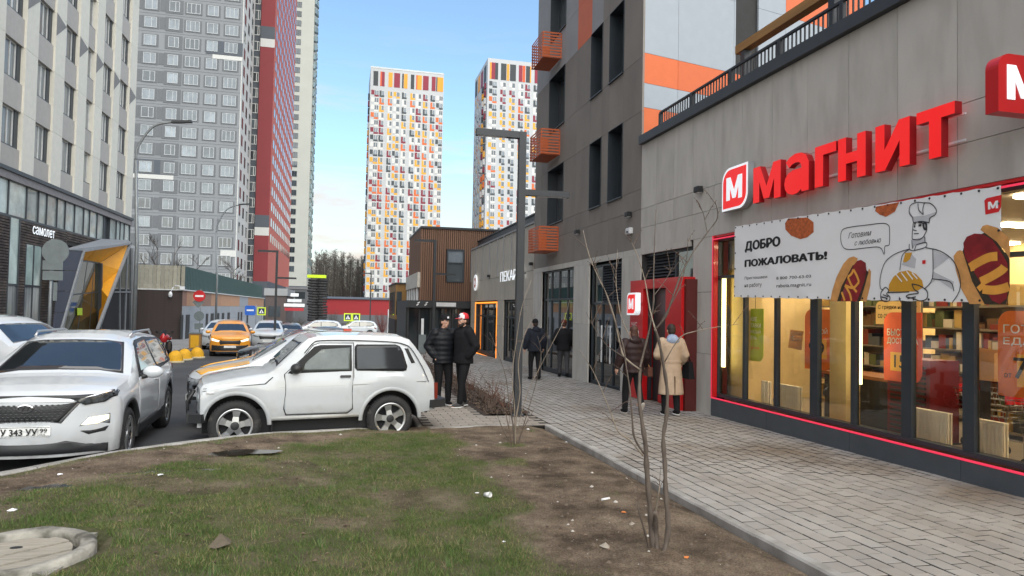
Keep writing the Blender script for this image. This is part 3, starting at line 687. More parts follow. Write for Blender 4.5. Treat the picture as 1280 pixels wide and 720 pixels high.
# hanging posters
def leaf(y0, y1, z0, z1, r, n=6):
    """rounded leaf: top-left and bottom-right corners round"""
    P = [(y1, z0), (y1, z1-r)]
    for i in range(1, n+1): a = math.pi/2*i/n; P.append((y1-r+r*math.cos(a), z1-r+r*math.sin(a)))
    P += [(y0, z1), (y0, z0+r)]
    for i in range(1, n+1): a = math.pi+math.pi/2*i/n; P.append((y0+r+r*math.cos(a), z0+r+r*math.sin(a)))
    return P
M_lime = mat('poster_lime', srgb(168, 190, 40), .5); M_po = mat('poster_orange', srgb(236, 120, 34), .5); M_pr = mat('poster_red', srgb(214, 30, 34), .5); M_pred = mat('poster_coral', srgb(232, 80, 40), .5)
M_ink = mat('ink_black', (.012, .012, .013), .6); M_inkw = mat('ink_white', (.85, .85, .85), .6); M_yel = mat('poster_yellow', srgb(245, 180, 40), .5); M_pbeige = mat('poster_beige', srgb(226, 190, 140), .6)
def poster(name, label, X, y0, y1, z0, z1, body, r, texts, extra=None, cord=True):
    t = thing(name, label, 'poster', (X, (y0+y1)/2, z0))
    mb = MB(); mb.prism(leaf(y0, y1, z0, z1, r), fx(X), -.006, .006); obj('sheet', mb, body, t)
    if extra: obj('badge', MB().prism(extra, fx(X), .0062, .009), M_yel, t)
    for k, (s, a_, c_, e, g, im) in enumerate(texts):
        tm = MB(); text(tm, s, lambda u, v, d: (X-.0105-d, y1-(u)*(y1-y0), z0+v*(z1-z0)), a_, c_, e, g, bold=.012); obj('lettering', tm, im, t, fix=False)
    if cord: obj('cord', MB().tube([(X, (y0+y1)/2, z1), (X, (y0+y1)/2, 3.25)], .004, 5), M_dark, t)
poster('poster', 'lime green hanging poster with white lettering behind the second pane of the shop front', 7.28, 10.86, 11.36, .88, 1.83, M_lime, .14,
       [('ОКИЕ', .12, .62, .76, .84, M_inkw), ('СТАВКИ', .12, .86, .64, .72, M_inkw), ('КАЖДЫЙ', .12, .86, .52, .60, M_inkw), ('ДЕНЬ', .12, .62, .40, .48, M_inkw), ('ПОДРОБНЕЕ', .12, .8, .22, .27, M_pred)])
poster('poster', 'orange hanging poster with a large black 9 behind the fourth pane', 7.28, 9.12, 9.72, .87, 1.82, M_po, .14,
       [('ЛЮБОЙ', .2, .9, .60, .70, M_inkw), ('99', .18, .78, .24, .46, M_ink)], [(9.55, 1.05), (9.55, 1.36), (9.2, 1.36), (9.2, 1.05)])
poster('poster', 'tall red delivery poster behind the dark mullion, yellow badge low on it', 7.28, 7.40, 8.04, .86, 1.79, M_pred, .15,
       [('БЫСТРАЯ', .10, .88, .66, .76, M_inkw), ('ДОСТАВКА', .10, .92, .53, .63, M_inkw), ('15', .30, .58, .20, .38, M_ink), ('МИН.', .62, .84, .2, .27, M_ink)], [(7.92, 1.0), (7.92, 1.25), (7.48, 1.25), (7.48, 1.0)])
poster('poster', 'large orange ready food poster with big black 7 at the shop front right edge', 7.28, 5.45, 6.33, .86, 1.82, M_po, .15,
       [('ГОТОВАЯ', .08, .92, .74, .84, M_inkw), ('ЕДА', .08, .46, .59, .69, M_inkw), ('ОТ', .09, .19, .22, .27, M_ink), ('79', .22, .62, .22, .46, M_ink)], [(6.1, .98), (6.1, 1.34), (5.6, 1.34), (5.6, .98)])
poster('poster', 'small beige round-cornered sign about garden produce hanging high behind the glass', 7.6, 7.75, 8.55, 1.62, 1.95, M_pbeige, .08, [('С грядки на полку', .06, .94, .62, .84, M_ink), ('со скоростью тени', .06, .94, .2, .45, M_ink)])
t = thing('price_sheet', 'small tilted orange and white paper price sheet stuck inside the third pane', 'paper sheet', (6.99, 9.6, 1.3))
pts = [onX(x, y, 6.985) for x, y in ((988, 412), (1004.5, 414), (1002, 438), (985, 434.5))]
mb = MB(); mb.add([tuple(v) for v in pts]+[(v.x+.004, v.y, v.z) for v in pts], [(0, 1, 2, 3), (7, 6, 5, 4), (0, 4, 5, 1), (1, 5, 6, 2), (2, 6, 7, 3), (3, 7, 4, 0)]); obj('sheet', mb, mat('price_paper', srgb(250, 196, 140), .6, var=.02), t)
def quadpt(P, u, v, dx): a_ = P[3]+(P[2]-P[3])*u; c_ = P[0]+(P[1]-P[0])*u; q = a_+(c_-a_)*v; return (q.x-dx, q.y, q.z)
tm = MB(); text(tm, 'СУПЕР', lambda u, v, d: quadpt(pts, u, v, .003), .1, .9, .74, .9, bold=.01); text(tm, '5', lambda u, v, d: quadpt(pts, u, v, .003), .15, .4, .4, .68, bold=.02); text(tm, 'ЦЕНА', lambda u, v, d: quadpt(pts, u, v, .003), .45, .9, .42, .6, bold=.02)
obj('lettering', tm, M_inkw, t, fix=False)
# shelves with goods, fridge, carts, counter
goods = [mat('goods_%s' % n_, c_, .45, rnd=.2) for n_, c_ in (('red', srgb(138, 48, 42)), ('ochre', srgb(186, 156, 92)), ('olive', srgb(92, 102, 66)), ('cream', srgb(214, 204, 184)), ('brown', srgb(104, 74, 50)), ('slate', srgb(74, 84, 98)))]
M_shelf = mat('shelf_steel', srgb(120, 112, 100), .5)
shelf_names = {0: 'tall stocked shelf rack inside the shop facing the leftmost panes', 1: 'stocked shelf rack inside the shop behind the orange price sheet', 2: 'stocked shelf rack inside the shop behind the red delivery poster', 3: 'stocked shelf rack inside the shop behind the paper bag', 4: 'stocked shelf rack inside the shop at the far right behind the ready food poster'}
for i, (x, y0, y1) in enumerate(((9.4, 10.0, 12.3), (9.9, 8.5, 10.2), (9.2, 6.3, 8.3), (9.4, 4.3, 6.1), (10.4, 2.4, 4.2))):
    t = thing('shelf_rack', shelf_names[i], 'shelf', (x, (y0+y1)/2, .03), group='stocked racks in the shop')
    bx('back', t, x+.42, x+.46, y0, y1, .05, 2.1, M_shelf)
    for k in range(6): bx('shelf', t, x, x+.42, y0, y1, .1+.36*k, .125+.36*k, M_shelf)
    gm = MB()
    for k in range(6):
        yy = y0+.03
        while yy < y1-.1:
            w_ = random.uniform(.03, .20); h_ = random.uniform(.07, .30); gm.box(x+.04+random.random()*.05, x+.38, yy, yy+w_*.92, .127+.36*k, .127+.36*k+h_, random.randrange(6)); yy += w_
    obj('goods', gm, goods, t, kind='stuff')
t = thing('drinks_fridge', 'dark red drinks cooler standing behind the glass beside the bright light tube', 'fridge', (7.9, 7.9, .03))
bx('cabinet', t, 7.62, 8.1, 7.62, 8.35, .05, 1.15, mat('fridge_red', srgb(110, 20, 28), .4)); bx('base', t, 7.6, 8.12, 7.6, 8.37, .03, .049, M_dark)
mb = MB()
for k in range(14): mb.box(7.6, 7.619, 7.68, 8.29, .12+.07*k, .155+.07*k)
obj('grille', mb, M_dark, t, kind='stuff')
t = thing('checkout_counter', 'wooden topped counter with dark front inside the shop below the orange nine poster', 'counter', (7.9, 9.2, .03))
bx('body', t, 7.75, 8.3, 8.45, 9.85, .03, .78, M_dark); bx('top', t, 7.68, 8.35, 8.4, 9.9, .781, .83, mat('counter_wood', srgb(150, 95, 50), .5))
M_cart = mat('cart_red', srgb(200, 24, 30), .35); M_chrome = mat('chrome_wire', srgb(150, 150, 150), .3, metal=.8)
def cart(x, y, label, grp='shopping carts in the shop'):
    t = thing('shopping_cart', label, 'shopping cart', (x, y, .03), group=grp)
    mb = MB()
    for k in range(6): z = .42+.075*k; e = .02*k; mb.tube([(x-.2-e, y-.3-e, z), (x+.2+e, y-.3-e, z), (x+.2+e, y+.32+e, z), (x-.2-e, y+.32+e, z), (x-.2-e, y-.3-e, z)], .005, 5)
    for k in range(9): a_ = y-.3+.0775*k; mb.tube([(x-.2, a_, .42), (x-.32, a_, .80)], .004, 4); mb.tube([(x+.2, a_, .42), (x+.32, a_, .80)], .004, 4)
    obj('basket', mb, M_chrome, t); fr = MB()
    for s_ in (-1, 1): fr.tube([(x+s_*.2, y-.32, .15), (x+s_*.2, y+.3, .15), (x+s_*.2, y+.3, .42)], .012, 6); fr.tube([(x+s_*.2, y-.3, .42), (x+s_*.24, y-.45, .95)], .012, 6)
    obj('frame', fr, M_chrome, t); obj('handle', MB().tube([(x-.26, y-.45, .96), (x+.26, y-.45, .96)], .022, 8), M_cart, t)
    obj('trim', MB().box(x-.3, x+.3, y+.42, y+.45, .74, .84), M_cart, t)
    for sx_ in (-.2, .2):
        for sy_ in (-.3, .28): obj('wheel', MB().lathe([(.001, -.015), (.06, -.015), (.06, .015), (.001, .015)], 12, (x+sx_, y+sy_, .09), 'x'), M_dark, t)
for k, (x, y, l) in enumerate(((7.75, 5.95, 'wire shopping cart with red handle behind the glass at the right edge'), (7.9, 5.45, 'second wire shopping cart nested behind the first at the right edge of the shop'), (8.3, 7.25, 'wire shopping cart with red handle behind the wide ribbed radiator'))): cart(x, y, l)
t = thing('paper_bag', 'brown kraft paper bag on a dark stand behind the shop glass', 'bag', (7.7, 6.9, .6))
bag = MB(); bag.add([(7.55, 6.62, .98), (7.75, 6.62, .98), (7.75, 7.02, .98), (7.55, 7.02, .98), (7.53, 6.60, 1.32), (7.77, 6.60, 1.34), (7.77, 7.05, 1.36), (7.53, 7.05, 1.33)], [(0, 3, 2, 1), (0, 1, 5, 4), (1, 2, 6, 5), (2, 3, 7, 6), (3, 0, 4, 7)])
obj('bag_body', bag, mat('kraft_paper', srgb(196, 158, 105), .75, bump=.3), t); bx('stand', t, 7.6, 7.7, 6.8, 6.86, .03, .978, M_dark)
# ---- wall sign: logo and six letters on two rails
M_sgrey = mat('sign_grey_edge', srgb(150, 154, 158), .4)
sg = thing('shop_sign', 'long shop sign of thick red letters with red and white logo tile', 'sign', (6.65, 8, 3.9))
XF, XB = 6.60, 6.70
def face_box(x0, y0, x1, y1, X=XF): a_ = onX(x0, y0, X); c_ = onX(x1, y1, X); return a_.y, c_.y, a_.z, c_.z
lets = [('м', 941.8, 976), ('а', 980.5, 1011), ('г', 1018.6, 1045), ('н', 1047.5, 1082), ('и', 1094, 1137), ('т', 1145.5, 1193.5)]
for ch, a_, c_ in lets:
    ya, yb = onX(a_, 200, XF).y, onX(c_, 190, XF).y
    obj('letter', letter(ch, lambda u, v, d: (XB-d, u, v), ya, yb, 3.575, 4.165, .10), [M_red, M_red_side], sg)
for z in (3.72, 4.02): bx('rail', sg, XB+.03, XB+.05, 6.25, 10.1, z, z+.025, M_whitep)
Y1, Y0 = 11.22, 10.40
lg = obj('logo_tile', MB().prism(leaf(Y0, Y1, 3.57, 4.34, .26, 10), fx(6.65), -.11, 0), M_sgrey, sg)
obj('logo_rim', MB().prism(leaf(Y0+.004, Y1-.004, 3.574, 4.336, .257, 10), fx(6.65), .0005, .006), M_white, lg)
obj('logo_face', MB().prism(leaf(Y0+.045, Y1-.045, 3.615, 4.295, .23, 10), fx(6.65), .0065, .011), M_red, lg)
obj('logo_letter', letter('м', lambda u, v, d: (6.6385-d, u, v), 11.06, 10.56, 3.75, 4.16, .004), [M_white, M_white], lg)
# projecting blade sign
bl = thing('projecting_sign', 'red rounded box sign with white letter M projecting at the top right', 'sign', (6.4, 5.37, 4))
def rr(x0, x1, z0, z1, r, n=8):
    P = [(x1, z0), (x1, z1)]
    P += [(x0+r-r*math.sin(math.pi/2*i/n), z1-r+r*math.cos(math.pi/2*i/n)) for i in range(n+1)]
    P += [(x0, z0)]
    return P
by0 = 6.1/(onX(1248, 100, 6.1).x/onX(1248, 100, 6.1).y); by1 = onX(1231.5, 100, 6.1).y
obj('sign_box', MB().prism(rr(6.1, 6.72, 3.735, 4.31, .14), lambda u, v, d: (u, d, v), by0, by1), M_portal, bl)
obj('letter', letter('м', lambda u, v, d: (u, by0-.002-d, v), 6.2, 6.62, 3.86, 4.20, .006), [M_white, M_white], bl)
bx('bracket', bl, 6.721, 6.80, (by0+by1)/2-.03, (by0+by1)/2+.03, 3.9, 4.15, M_dark)
# ---- small wall fittings
M_black = mat('lamp_black', srgb(30, 31, 33), .5)
for n_, (px_, py_, l) in enumerate(((874, 237, 'small black wall lamp left of the red sign, on light panels'), (786, 268, 'small black wall lamp on the dark cladding right above the white box'), (722, 290, 'small black wall lamp on the dark cladding beside the lowest orange basket'), (664, 330, 'small black lamp on the bakery wall corner'), (611, 345, 'small black lamp over the orange neon window'))):
    p = onX(px_, py_, 6.74); t = thing('wall_lamp', l, 'lamp', (6.8, p.y, p.z), group='black cube lamps on the facade')
    bx('lamp_body', t, 6.66, 6.78, p.y-.09, p.y+.09, p.z-.06, p.z+.06, M_black, bev=.01); bx('bracket', t, 6.781, 6.799, p.y-.05, p.y+.05, p.z-.03, p.z+.03, M_black); bx('lens', t, 6.68, 6.76, p.y-.07, p.y+.07, p.z-.068, p.z-.061, M_whitep)
p = onX(786, 289, 6.74); t = thing('alarm_box', 'small white alarm box on the dark cladding', 'alarm box', (6.8, p.y, p.z)); bx('box', t, 6.70, 6.799, p.y-.13, p.y+.13, p.z-.07, p.z+.08, M_whitep, bev=.015); bx('lens', t, 6.69, 6.699, p.y-.05, p.y+.05, p.z-.04, p.z, M_dark)
# ---- red entrance portal
po = thing('entrance_portal', 'bright red boxed entrance surround with open dark doorway on the shop front', 'entrance', (6.6, 13.7, 0))
obj('surround', MB().box(6.5, 6.8, 12.45, 13.14, -.22, 2.45).box(6.5, 6.8, 14.25, 14.95, -.22, 2.45).box(6.5, 6.8, 13.1401, 14.2499, 2.25, 2.45), M_portal, po)
bx('door_frame', po, 6.62, 6.70, 13.145, 13.21, -.2, 2.245, M_dark); bx('door_frame', po, 6.62, 6.70, 14.18, 14.245, -.2, 2.245, M_dark)
bx('door', po, 6.72, 6.76, 13.22, 14.17, -.2, 2.24, mat('door_dark', srgb(40, 42, 43), .35, spec=.6)); bx('push_bar', po, 6.70, 6.719, 13.3, 13.33, .7, 1.5, M_whitep)
mb = MB(); text(mb, '8-23', lambda u, v, d: (6.4985-d, u, v), 14.88, 14.45, 1.13, 1.32, bold=.02); text(mb, 'ЧАС', lambda u, v, d: (6.4985-d, u, v), 14.88, 14.55, 1.40, 1.5); obj('lettering', mb, M_inkw, po, fix=False)
bx('portal_side_panel', po, 6.56, 6.8, 12.36, 12.449, -.2, 2.4, mat('dark_red_brown', srgb(84, 28, 24), .5))  # darker red-brown sheet over the side face of the surround
ls = thing('lightbox_sign', 'small white and red rounded lightbox with letter M beside the red entrance', 'sign', (6.35, 14.5, 1.9))
c = onX(785, 380, 6.28); e = onX(796, 380, 6.28); y1, y0 = c.y+.06, c.y-.42
obj('sign_box', MB().prism(leaf(y0, y1, 1.66, 2.16, .12), fx(6.28), -.12, 0), M_white, ls); obj('sign_face', MB().prism(leaf(y0+.04, y1-.04, 1.70, 2.12, .10), fx(6.28), .0005, .006), M_red, ls)
obj('letter', letter('м', lambda u, v, d: (6.2735-d, u, v), y1-.11, y0+.11, 1.79, 2.03, .003), [M_white, M_white], ls)
bx('bracket', ls, 6.40, 6.5, y0+.2, y0+.26, 1.88, 1.94, M_dark)
rc = thing('crate', 'small red plastic crate on the paving by the entrance', 'crate', (6.45, 13.2, -.2))
cp = onwalk(838, 505); g0 = prof(cp.y)
cm = MB(); X0, X1, Y0_, Y1_ = cp.x-.15, cp.x+.32, cp.y-.02, cp.y+.3
for args in ((X0, X1, Y0_, Y0_+.02), (X0, X1, Y1_-.02, Y1_), (X0, X0+.02, Y0_+.02, Y1_-.02), (X1-.02, X1, Y0_+.02, Y1_-.02)): cm.box(*args, g0, g0+.16)
cm.box(X0+.02, X1-.02, Y0_+.02, Y1_-.02, g0, g0+.02); obj('crate_body', cm, M_portal, rc)
bx('hand_hole', rc, X0+.17, X0+.3, Y0_-.004, Y0_-.001, g0+.09, g0+.13, M_dark)
# ---- roof terrace pergola seen over the railing
pg = thing('pergola', 'timber beam pergola on dark posts on the roof terrace behind the railing', 'pergola', (8.2, 11, 5.6))
M_timber = mat('timber', srgb(150, 110, 55), .6, var=.2, scale=3, stretch=(1, .2, 4))
bx('beam', pg, 8.1, 8.3, 5.0, 13.2, 7.35, 7.53, M_timber)
for y in (12.95, 10.2, 7.4): bx('post', pg, 8.12, 8.28, y-.08, y+.08, 5.62, 7.349, M_dark)
bx('slatted_screen', pg, 8.5, 8.56, 7.0, 12.6, 5.62, 7.0, mat('screen_brown', srgb(70, 48, 35), .7))
# ================================================================== advertising banner over the windows
XBN = 6.70
def wave(y, z): return .014*math.sin(1.9*y+.8*z)+.012*noise.noise(Vector((y*1.1, z*1.3, 3)))+.010*math.exp(-((z-3.1+.55*(10.89-y))/.09)**2)
def B(u, v, d=0): return (XBN-wave(u, v)-d, u, v)
def patch(mb, poly, fn, step=.1, mi=0, d=0.0, smooth=True):
    """polygon filled with a fine mesh laid on a curved surface fn(u, v, d)"""
    n = len(poly); vs = [Vector(p) for p in poly]; es = [(i, (i+1) % n) for i in range(n)]
    x0 = min(p[0] for p in poly); x1 = max(p[0] for p in poly); y0 = min(p[1] for p in poly); y1 = max(p[1] for p in poly)
    nx = int((x1-x0)/step); ny = int((y1-y0)/step)
    for i in range(1, nx+1):
        for j in range(1, ny+1):
            vs.append(Vector((x0+(x1-x0)*(i-.5+.001*(j % 2))/max(nx, 1), y0+(y1-y0)*(j-.5)/max(ny, 1))))
    if len(vs) == n and n > 12: vs.append(Vector(((x0+x1)/2, (y0+y1)/2)))
    r = delaunay_2d_cdt(vs, es, [], 1, 1e-5)
    mb.add([fn(p[0], p[1], d) for p in r[0]], [tuple(f) for f in r[2]], mi, smooth); return mb
def ribbon(mb, pts, w, fn, mi=0, d=0.0):
    vs = []; P = [Vector(p) for p in pts]
    for i, p in enumerate(P):
        t = (P[min(i+1, len(P)-1)]-P[max(i-1, 0)]); t = t.normalized() if t.length else Vector((1, 0)); n_ = Vector((-t.y, t.x))*w/2
        vs += [fn(*(p-n_), d), fn(*(p+n_), d)]
    return mb.add(vs, [(2*i, 2*i+1, 2*i+3, 2*i+2) for i in range(len(P)-1)], mi, True)
def smooth_line(pts, k=4, closed=False):
    P = [Vector(p) for p in pts]; out = []; n = len(P)
    rng = range(n if closed else n-1)
    for i in rng:
        a = P[(i-1) % n] if closed or i > 0 else P[0]; b = P[i]; c = P[(i+1) % n]; d = P[(i+2) % n] if closed or i+2 < n else P[-1]
        for j in range(k):
            t = j/k; out.append(.5*((2*b)+(c-a)*t+(2*a-5*b+4*c-d)*t*t+(3*b-a-3*c+d)*t**3))
    if not closed: out.append(P[-1])
    return [tuple(p) for p in out]
def z6(x, y): p = onX(920+x/4.8, 240+y/4.8, XBN); return (p.y, p.z)
def z7(x, y): p = onX(1090+x/4.237, 220+y/4.237, XBN); return (p.y, p.z)
def z1(x, y): p = onX(880+x/3.2, 210+y/3.2, XBN); return (p.y, p.z)
bn = thing('banner', 'long white welcome banner with hot dogs, chef drawing and black lettering over shop windows', 'banner', (6.72, 8.3, 1.9))
c4 = [(10.89, 3.285), (10.89, 2.018), (5.785, 1.885), (5.785, 3.137)]
cm = MB(); nu, nv = 70, 18; vs = []
for i in range(nu+1):
    for j in range(nv+1):
        s, t_ = i/nu, j/nv; zt = 3.285+(3.137-3.285)*s-.012*abs(math.sin(s*math.pi*17)); zb = 2.018+(1.885-2.018)*s+.012*abs(math.sin(s*math.pi*17))
        y = 10.89+(5.785-10.89)*s; z = zb+(zt-zb)*t_; vs.append(B(y, z))
cm.add(vs, [(i*(nv+1)+j, (i+1)*(nv+1)+j, (i+1)*(nv+1)+j+1, i*(nv+1)+j+1) for i in range(nu) for j in range(nv)], 0, True)
M_ban = mat('banner_vinyl', (.84, .845, .85), .45, var=.02, scale=2)
cl = obj('cloth', cm, M_ban, bn, fix=False)
bx('backing_board', bn, 6.735, 6.75, 5.9, 10.8, 2.05, 3.1, M_whitep)
em = MB()
for s in np.linspace(0.006, .994, 24):
    for z_ in (lambda q: 3.285+(3.137-3.285)*q-.03, lambda q: 2.018+(1.885-2.018)*q+.03):
        y = 10.89+(5.785-10.89)*s; p = B(y, z_(s), .004); em.lathe([(.001, 0), (.014, 0), (.014, -.004)], 8, p, 'x')
for t_ in (.15, .4, .62, .85):
    for y, za, zb in ((10.86, 2.02, 3.28), (5.81, 1.89, 3.13)): em.lathe([(.001, 0), (.014, 0), (.014, -.004)], 8, B(y, za+(zb-za)*t_, .004), 'x')
obj('eyelets', em, M_dark, bn, kind='stuff', fix=False)
def tx(s, a, c, fnz, bold, sh=0.0, mi=M_ink):
    (u0, v0), (u1, v1) = fnz(*a), fnz(*c); mb = MB(); text(mb, s, lambda u, v, d: B(u, v, .004), u0, u1, v0, v1, bold=bold, shear=sh); o = obj('lettering', mb, mi, bn, fix=False)
tx('ДОБРО', (58, 362), (268, 266), z6, .065); tx('ПОЖАЛОВАТЬ!', (56, 450), (542, 354), z6, .065)
tx('Приглашаем', (55, 530), (192, 499), z6, .0); tx('на работу', (55, 578), (160, 543), z6, .0); tx('8 800 700-63-03', (248, 526), (452, 496), z6, .004); tx('rabota.magnit.ru', (248, 580), (452, 542), z6, .004)
tx('Готовим', (575, 282), (668, 246), z1, 0, .35); tx('с любовью', (600, 310), (706, 276), z1, 0, .35)
M_bun = mat('print_bun', srgb(205, 148, 84), .5, var=.25, scale=6); M_saus = mat('print_sausage', srgb(135, 26, 32), .4, var=.35, scale=5); M_must = mat('print_mustard', srgb(226, 158, 62), .45, var=.12); M_nug = mat('print_nugget', srgb(182, 92, 44), .6, var=.45, scale=22); M_grn = mat('print_dark', srgb(52, 42, 28), .6, var=.4, scale=30); M_gold = mat('print_bread', srgb(208, 152, 36), .5, var=.12); M_lg = mat('print_pale_grey', (.52, .53, .55), .5); M_skin_w = mat('print_white', (.75, .76, .78), .5)
def pp(name, polys, fnz, mt, d, step=.09):
    mb = MB()
    for P in polys: patch(mb, [fnz(x, y) for x, y in P], B, step, 0, d)
    return obj(name, mb, mt, bn, fix=False)
pp('hotdog_bun', [[(562, 655), (575, 590), (600, 510), (640, 430), (672, 395), (700, 386), (725, 398), (700, 470), (640, 560), (612, 656)], [(735, 657), (752, 580), (780, 490), (793, 458), (805, 478), (802, 560), (780, 657)]], z6, M_bun, .003)
pp('hotdog_filling', [[(603, 656), (630, 565), (695, 440), (730, 425), (790, 480), (770, 560), (742, 657)]], z6, M_grn, .0045)
pp('hotdog_sausage', [[(625, 656), (650, 555), (700, 440), (722, 413), (745, 407), (773, 425), (778, 470), (765, 540), (740, 610), (722, 656)]], z6, M_saus, .006)
mb = MB()
for L_ in ([(700, 465), (720, 500), (735, 540)], [(668, 510), (690, 560), (722, 600)], [(652, 560), (680, 610), (690, 652)], [(700, 465), (690, 490), (668, 510)], [(632, 600), (650, 652)], [(735, 540), (700, 575), (652, 560)]): ribbon(mb, smooth_line([z6(*p) for p in L_]), .035, B, 0, .0085)
obj('hotdog_mustard', mb, M_must, bn, fix=False)
pp('hotdog_bun', [[(578, 285), (590, 265), (612, 258), (670, 275), (731, 335), (731, 440), (700, 390), (640, 335)], [(438, 425), (455, 400), (472, 393), (492, 402), (505, 460), (545, 560), (612, 678), (520, 678), (478, 600), (450, 500)]], z7, M_bun, .003)
pp('hotdog_filling', [[(486, 400), (500, 345), (600, 300), (665, 350), (731, 440), (731, 600), (712, 680), (600, 680), (535, 560)]], z7, M_grn, .0045)
pp('hotdog_sausage', [[(490, 355), (508, 322), (548, 305), (590, 308), (640, 338), (680, 395), (718, 460), (728, 560), (714, 650), (680, 678), (640, 660), (590, 585), (540, 500), (498, 430)]], z7, M_saus, .006)
mb = MB()
for L_ in ([(525, 485), (560, 462), (620, 432), (668, 425)], [(580, 560), (640, 530), (690, 498), (705, 480)], [(590, 600), (650, 605), (700, 595), (728, 585)], [(525, 485), (545, 478)], [(575, 575), (592, 598)]): ribbon(mb, smooth_line([z7(*p) for p in L_]), .095, B, 0, .0085)
obj('hotdog_mustard', mb, M_must, bn, fix=False)
pp('nugget', [[(300, 188), (318, 160), (432, 153), (468, 182), (468, 240), (430, 272), (390, 283), (335, 262), (302, 225)]], z6, M_nug, .0035)
pp('nugget', [[(15, 185), (20, 162), (143, 138), (120, 188), (72, 216), (40, 205)]], z7, M_nug, .0035)
pp('emblem', [[(600, 130), (612, 118), (690, 100), (687, 165), (675, 190), (605, 205)]], z7, M_pr, .0035)
(u0_, v0_), (u1_, v1_) = z7(620, 178), z7(672, 130); obj('emblem_letter', letter('м', lambda u, v, d: B(u, v, .005+d), u0_, u1_, v0_, v1_, .001), [M_inkw, M_inkw], bn, fix=False)
pp('emblem', [[(275, 447), (293, 445), (293, 465), (275, 466)]], z7, M_pr, .0055, .2)
bub = smooth_line([z1(*p) for p in ((545, 278), (552, 248), (580, 237), (650, 228), (712, 221), (735, 228), (741, 245), (741, 300), (735, 310), (722, 314), (719, 345), (700, 317), (640, 320), (575, 326), (552, 312))], 4, True)
M_line = mat('print_line', (.03, .03, .035), .6)
mb = MB(); ribbon(mb, bub+[bub[0]], .011, B, 0, .004); obj('speech_bubble', mb, M_line, bn, fix=False)
pp('chef_shade', [[(195, 180), (215, 215), (280, 210), (345, 190), (315, 222), (308, 248), (225, 245), (218, 220), (200, 205)], [(218, 335), (275, 325), (285, 300), (285, 352), (235, 365), (220, 385)], [(160, 470), (200, 400), (240, 440), (235, 490)], [(330, 390), (420, 430), (330, 500)], [(330, 505), (440, 560), (430, 600), (350, 545), (285, 600), (325, 560)]], z7, M_lg, .003)
pp('chef_scarf', [[(168, 455), (180, 407), (218, 405), (208, 440), (185, 458)]], z7, M_gold, .004)
pp('bread', [[(90, 612), (92, 575), (115, 535), (150, 508), (200, 500), (242, 520), (275, 555), (281, 590), (240, 612)]], z7, M_gold, .004)
mb = MB()
def ln(pts, w=.011, k=4, fnz=z7): ribbon(mb, smooth_line([fnz(*p) for p in pts], k), w, B, 0, .0062)
for P in ([(218, 220), (198, 195), (205, 155), (240, 140), (275, 142), (315, 146), (345, 178), (340, 205), (312, 222), (308, 248)], [(218, 220), (224, 246), (265, 240), (308, 248)], [(245, 145), (250, 180), (275, 205)], [(280, 143), (272, 175), (275, 205)],
          [(221, 246), (216, 325), (226, 336), (252, 338), (275, 325), (290, 300), (296, 282), (288, 262)], [(226, 306), (252, 304)], [(240, 290), (218, 285)], [(285, 322), (288, 352)], [(215, 340), (220, 385)],
          [(202, 360), (204, 388), (228, 395), (240, 365)], [(228, 395), (290, 378), (292, 352), (240, 365)], [(152, 500), (165, 420), (205, 388)],
          [(200, 388), (130, 410), (70, 455), (44, 530), (44, 590), (62, 605)], [(292, 380), (370, 398), (438, 450), (472, 540), (468, 610), (430, 672)], [(330, 385), (330, 540), (285, 600)], [(330, 545), (420, 560), (440, 610)], [(150, 640), (160, 672)]): ln(P)
for P in ([(60, 600), (48, 620), (50, 650), (70, 665), (95, 660), (98, 640), (80, 625), (92, 608), (75, 590), (60, 600)], [(50, 640), (85, 648)], [(60, 628), (90, 640)], [(220, 572), (262, 582), (300, 610), (298, 650), (262, 662), (225, 648), (188, 640), (205, 628), (255, 620), (232, 600), (220, 572)], [(195, 650), (240, 640)], [(85, 618), (205, 614)]): ln(P, .014)
for P in ([(275, 248), (290, 252), (292, 282), (280, 275), (275, 248)], [(225, 268), (232, 266)], [(250, 262), (266, 260)], [(226, 252), (234, 250)], [(248, 244), (272, 246)]): ln(P, .028, 3)
obj('chef_drawing', mb, M_line, bn, fix=False)
mb = MB()
for P in ([(130, 520), (165, 560)], [(160, 512), (195, 555)], [(190, 505), (225, 548)], [(220, 512), (250, 545)]): ribbon(mb, smooth_line([z7(*p) for p in P]), .016, B, 0, .0065)
obj('bread_cut', mb, M_inkw, bn, fix=False)
# ================================================================== dark apartment block next to the shop
blk = thing('apartment_block', 'dark grey panelled apartment block with tall recessed windows and orange striped end wall', 'building', (XW, 20, 0))
BY0, BY1, BH = 15.10, 24.5, 20.0
w = MB(); w.box(XW+.40, XW+.5, BY0+.3, BY1, -.5, BH); w.box(XW+.5, 17, BY1-.1, BY1, -.5, BH); w.box(XW+.5, 17, BY0+2.6, BY1-.1, BH-.1, BH)
obj('wall', w, M_backing, blk)
opens = []   # windows y0, y1, z0, z1
for k in range(5):
    z0 = 4.66+3.2*k; z1 = z0+1.88
    for y0, y1 in ((16.26, 17.22), (17.76, 18.66), (21.12, 22.84)): opens.append((y0, y1, z0, z1))
shopf = [(12.68, 15.05, -.3, 3.08), (16.22, 18.6, -.4, 3.02), (19.95, 23.45, -.4, 3.08)]
ycuts = [15.10, 16.26, 17.22, 17.76, 18.66, 19.9, 21.12, 22.84, 23.7, 24.5]
zc = [3.25, 4.17, 4.66]
for k in range(5): zc += [4.66+3.2*k+1.88, 4.66+3.2*(k+1)]
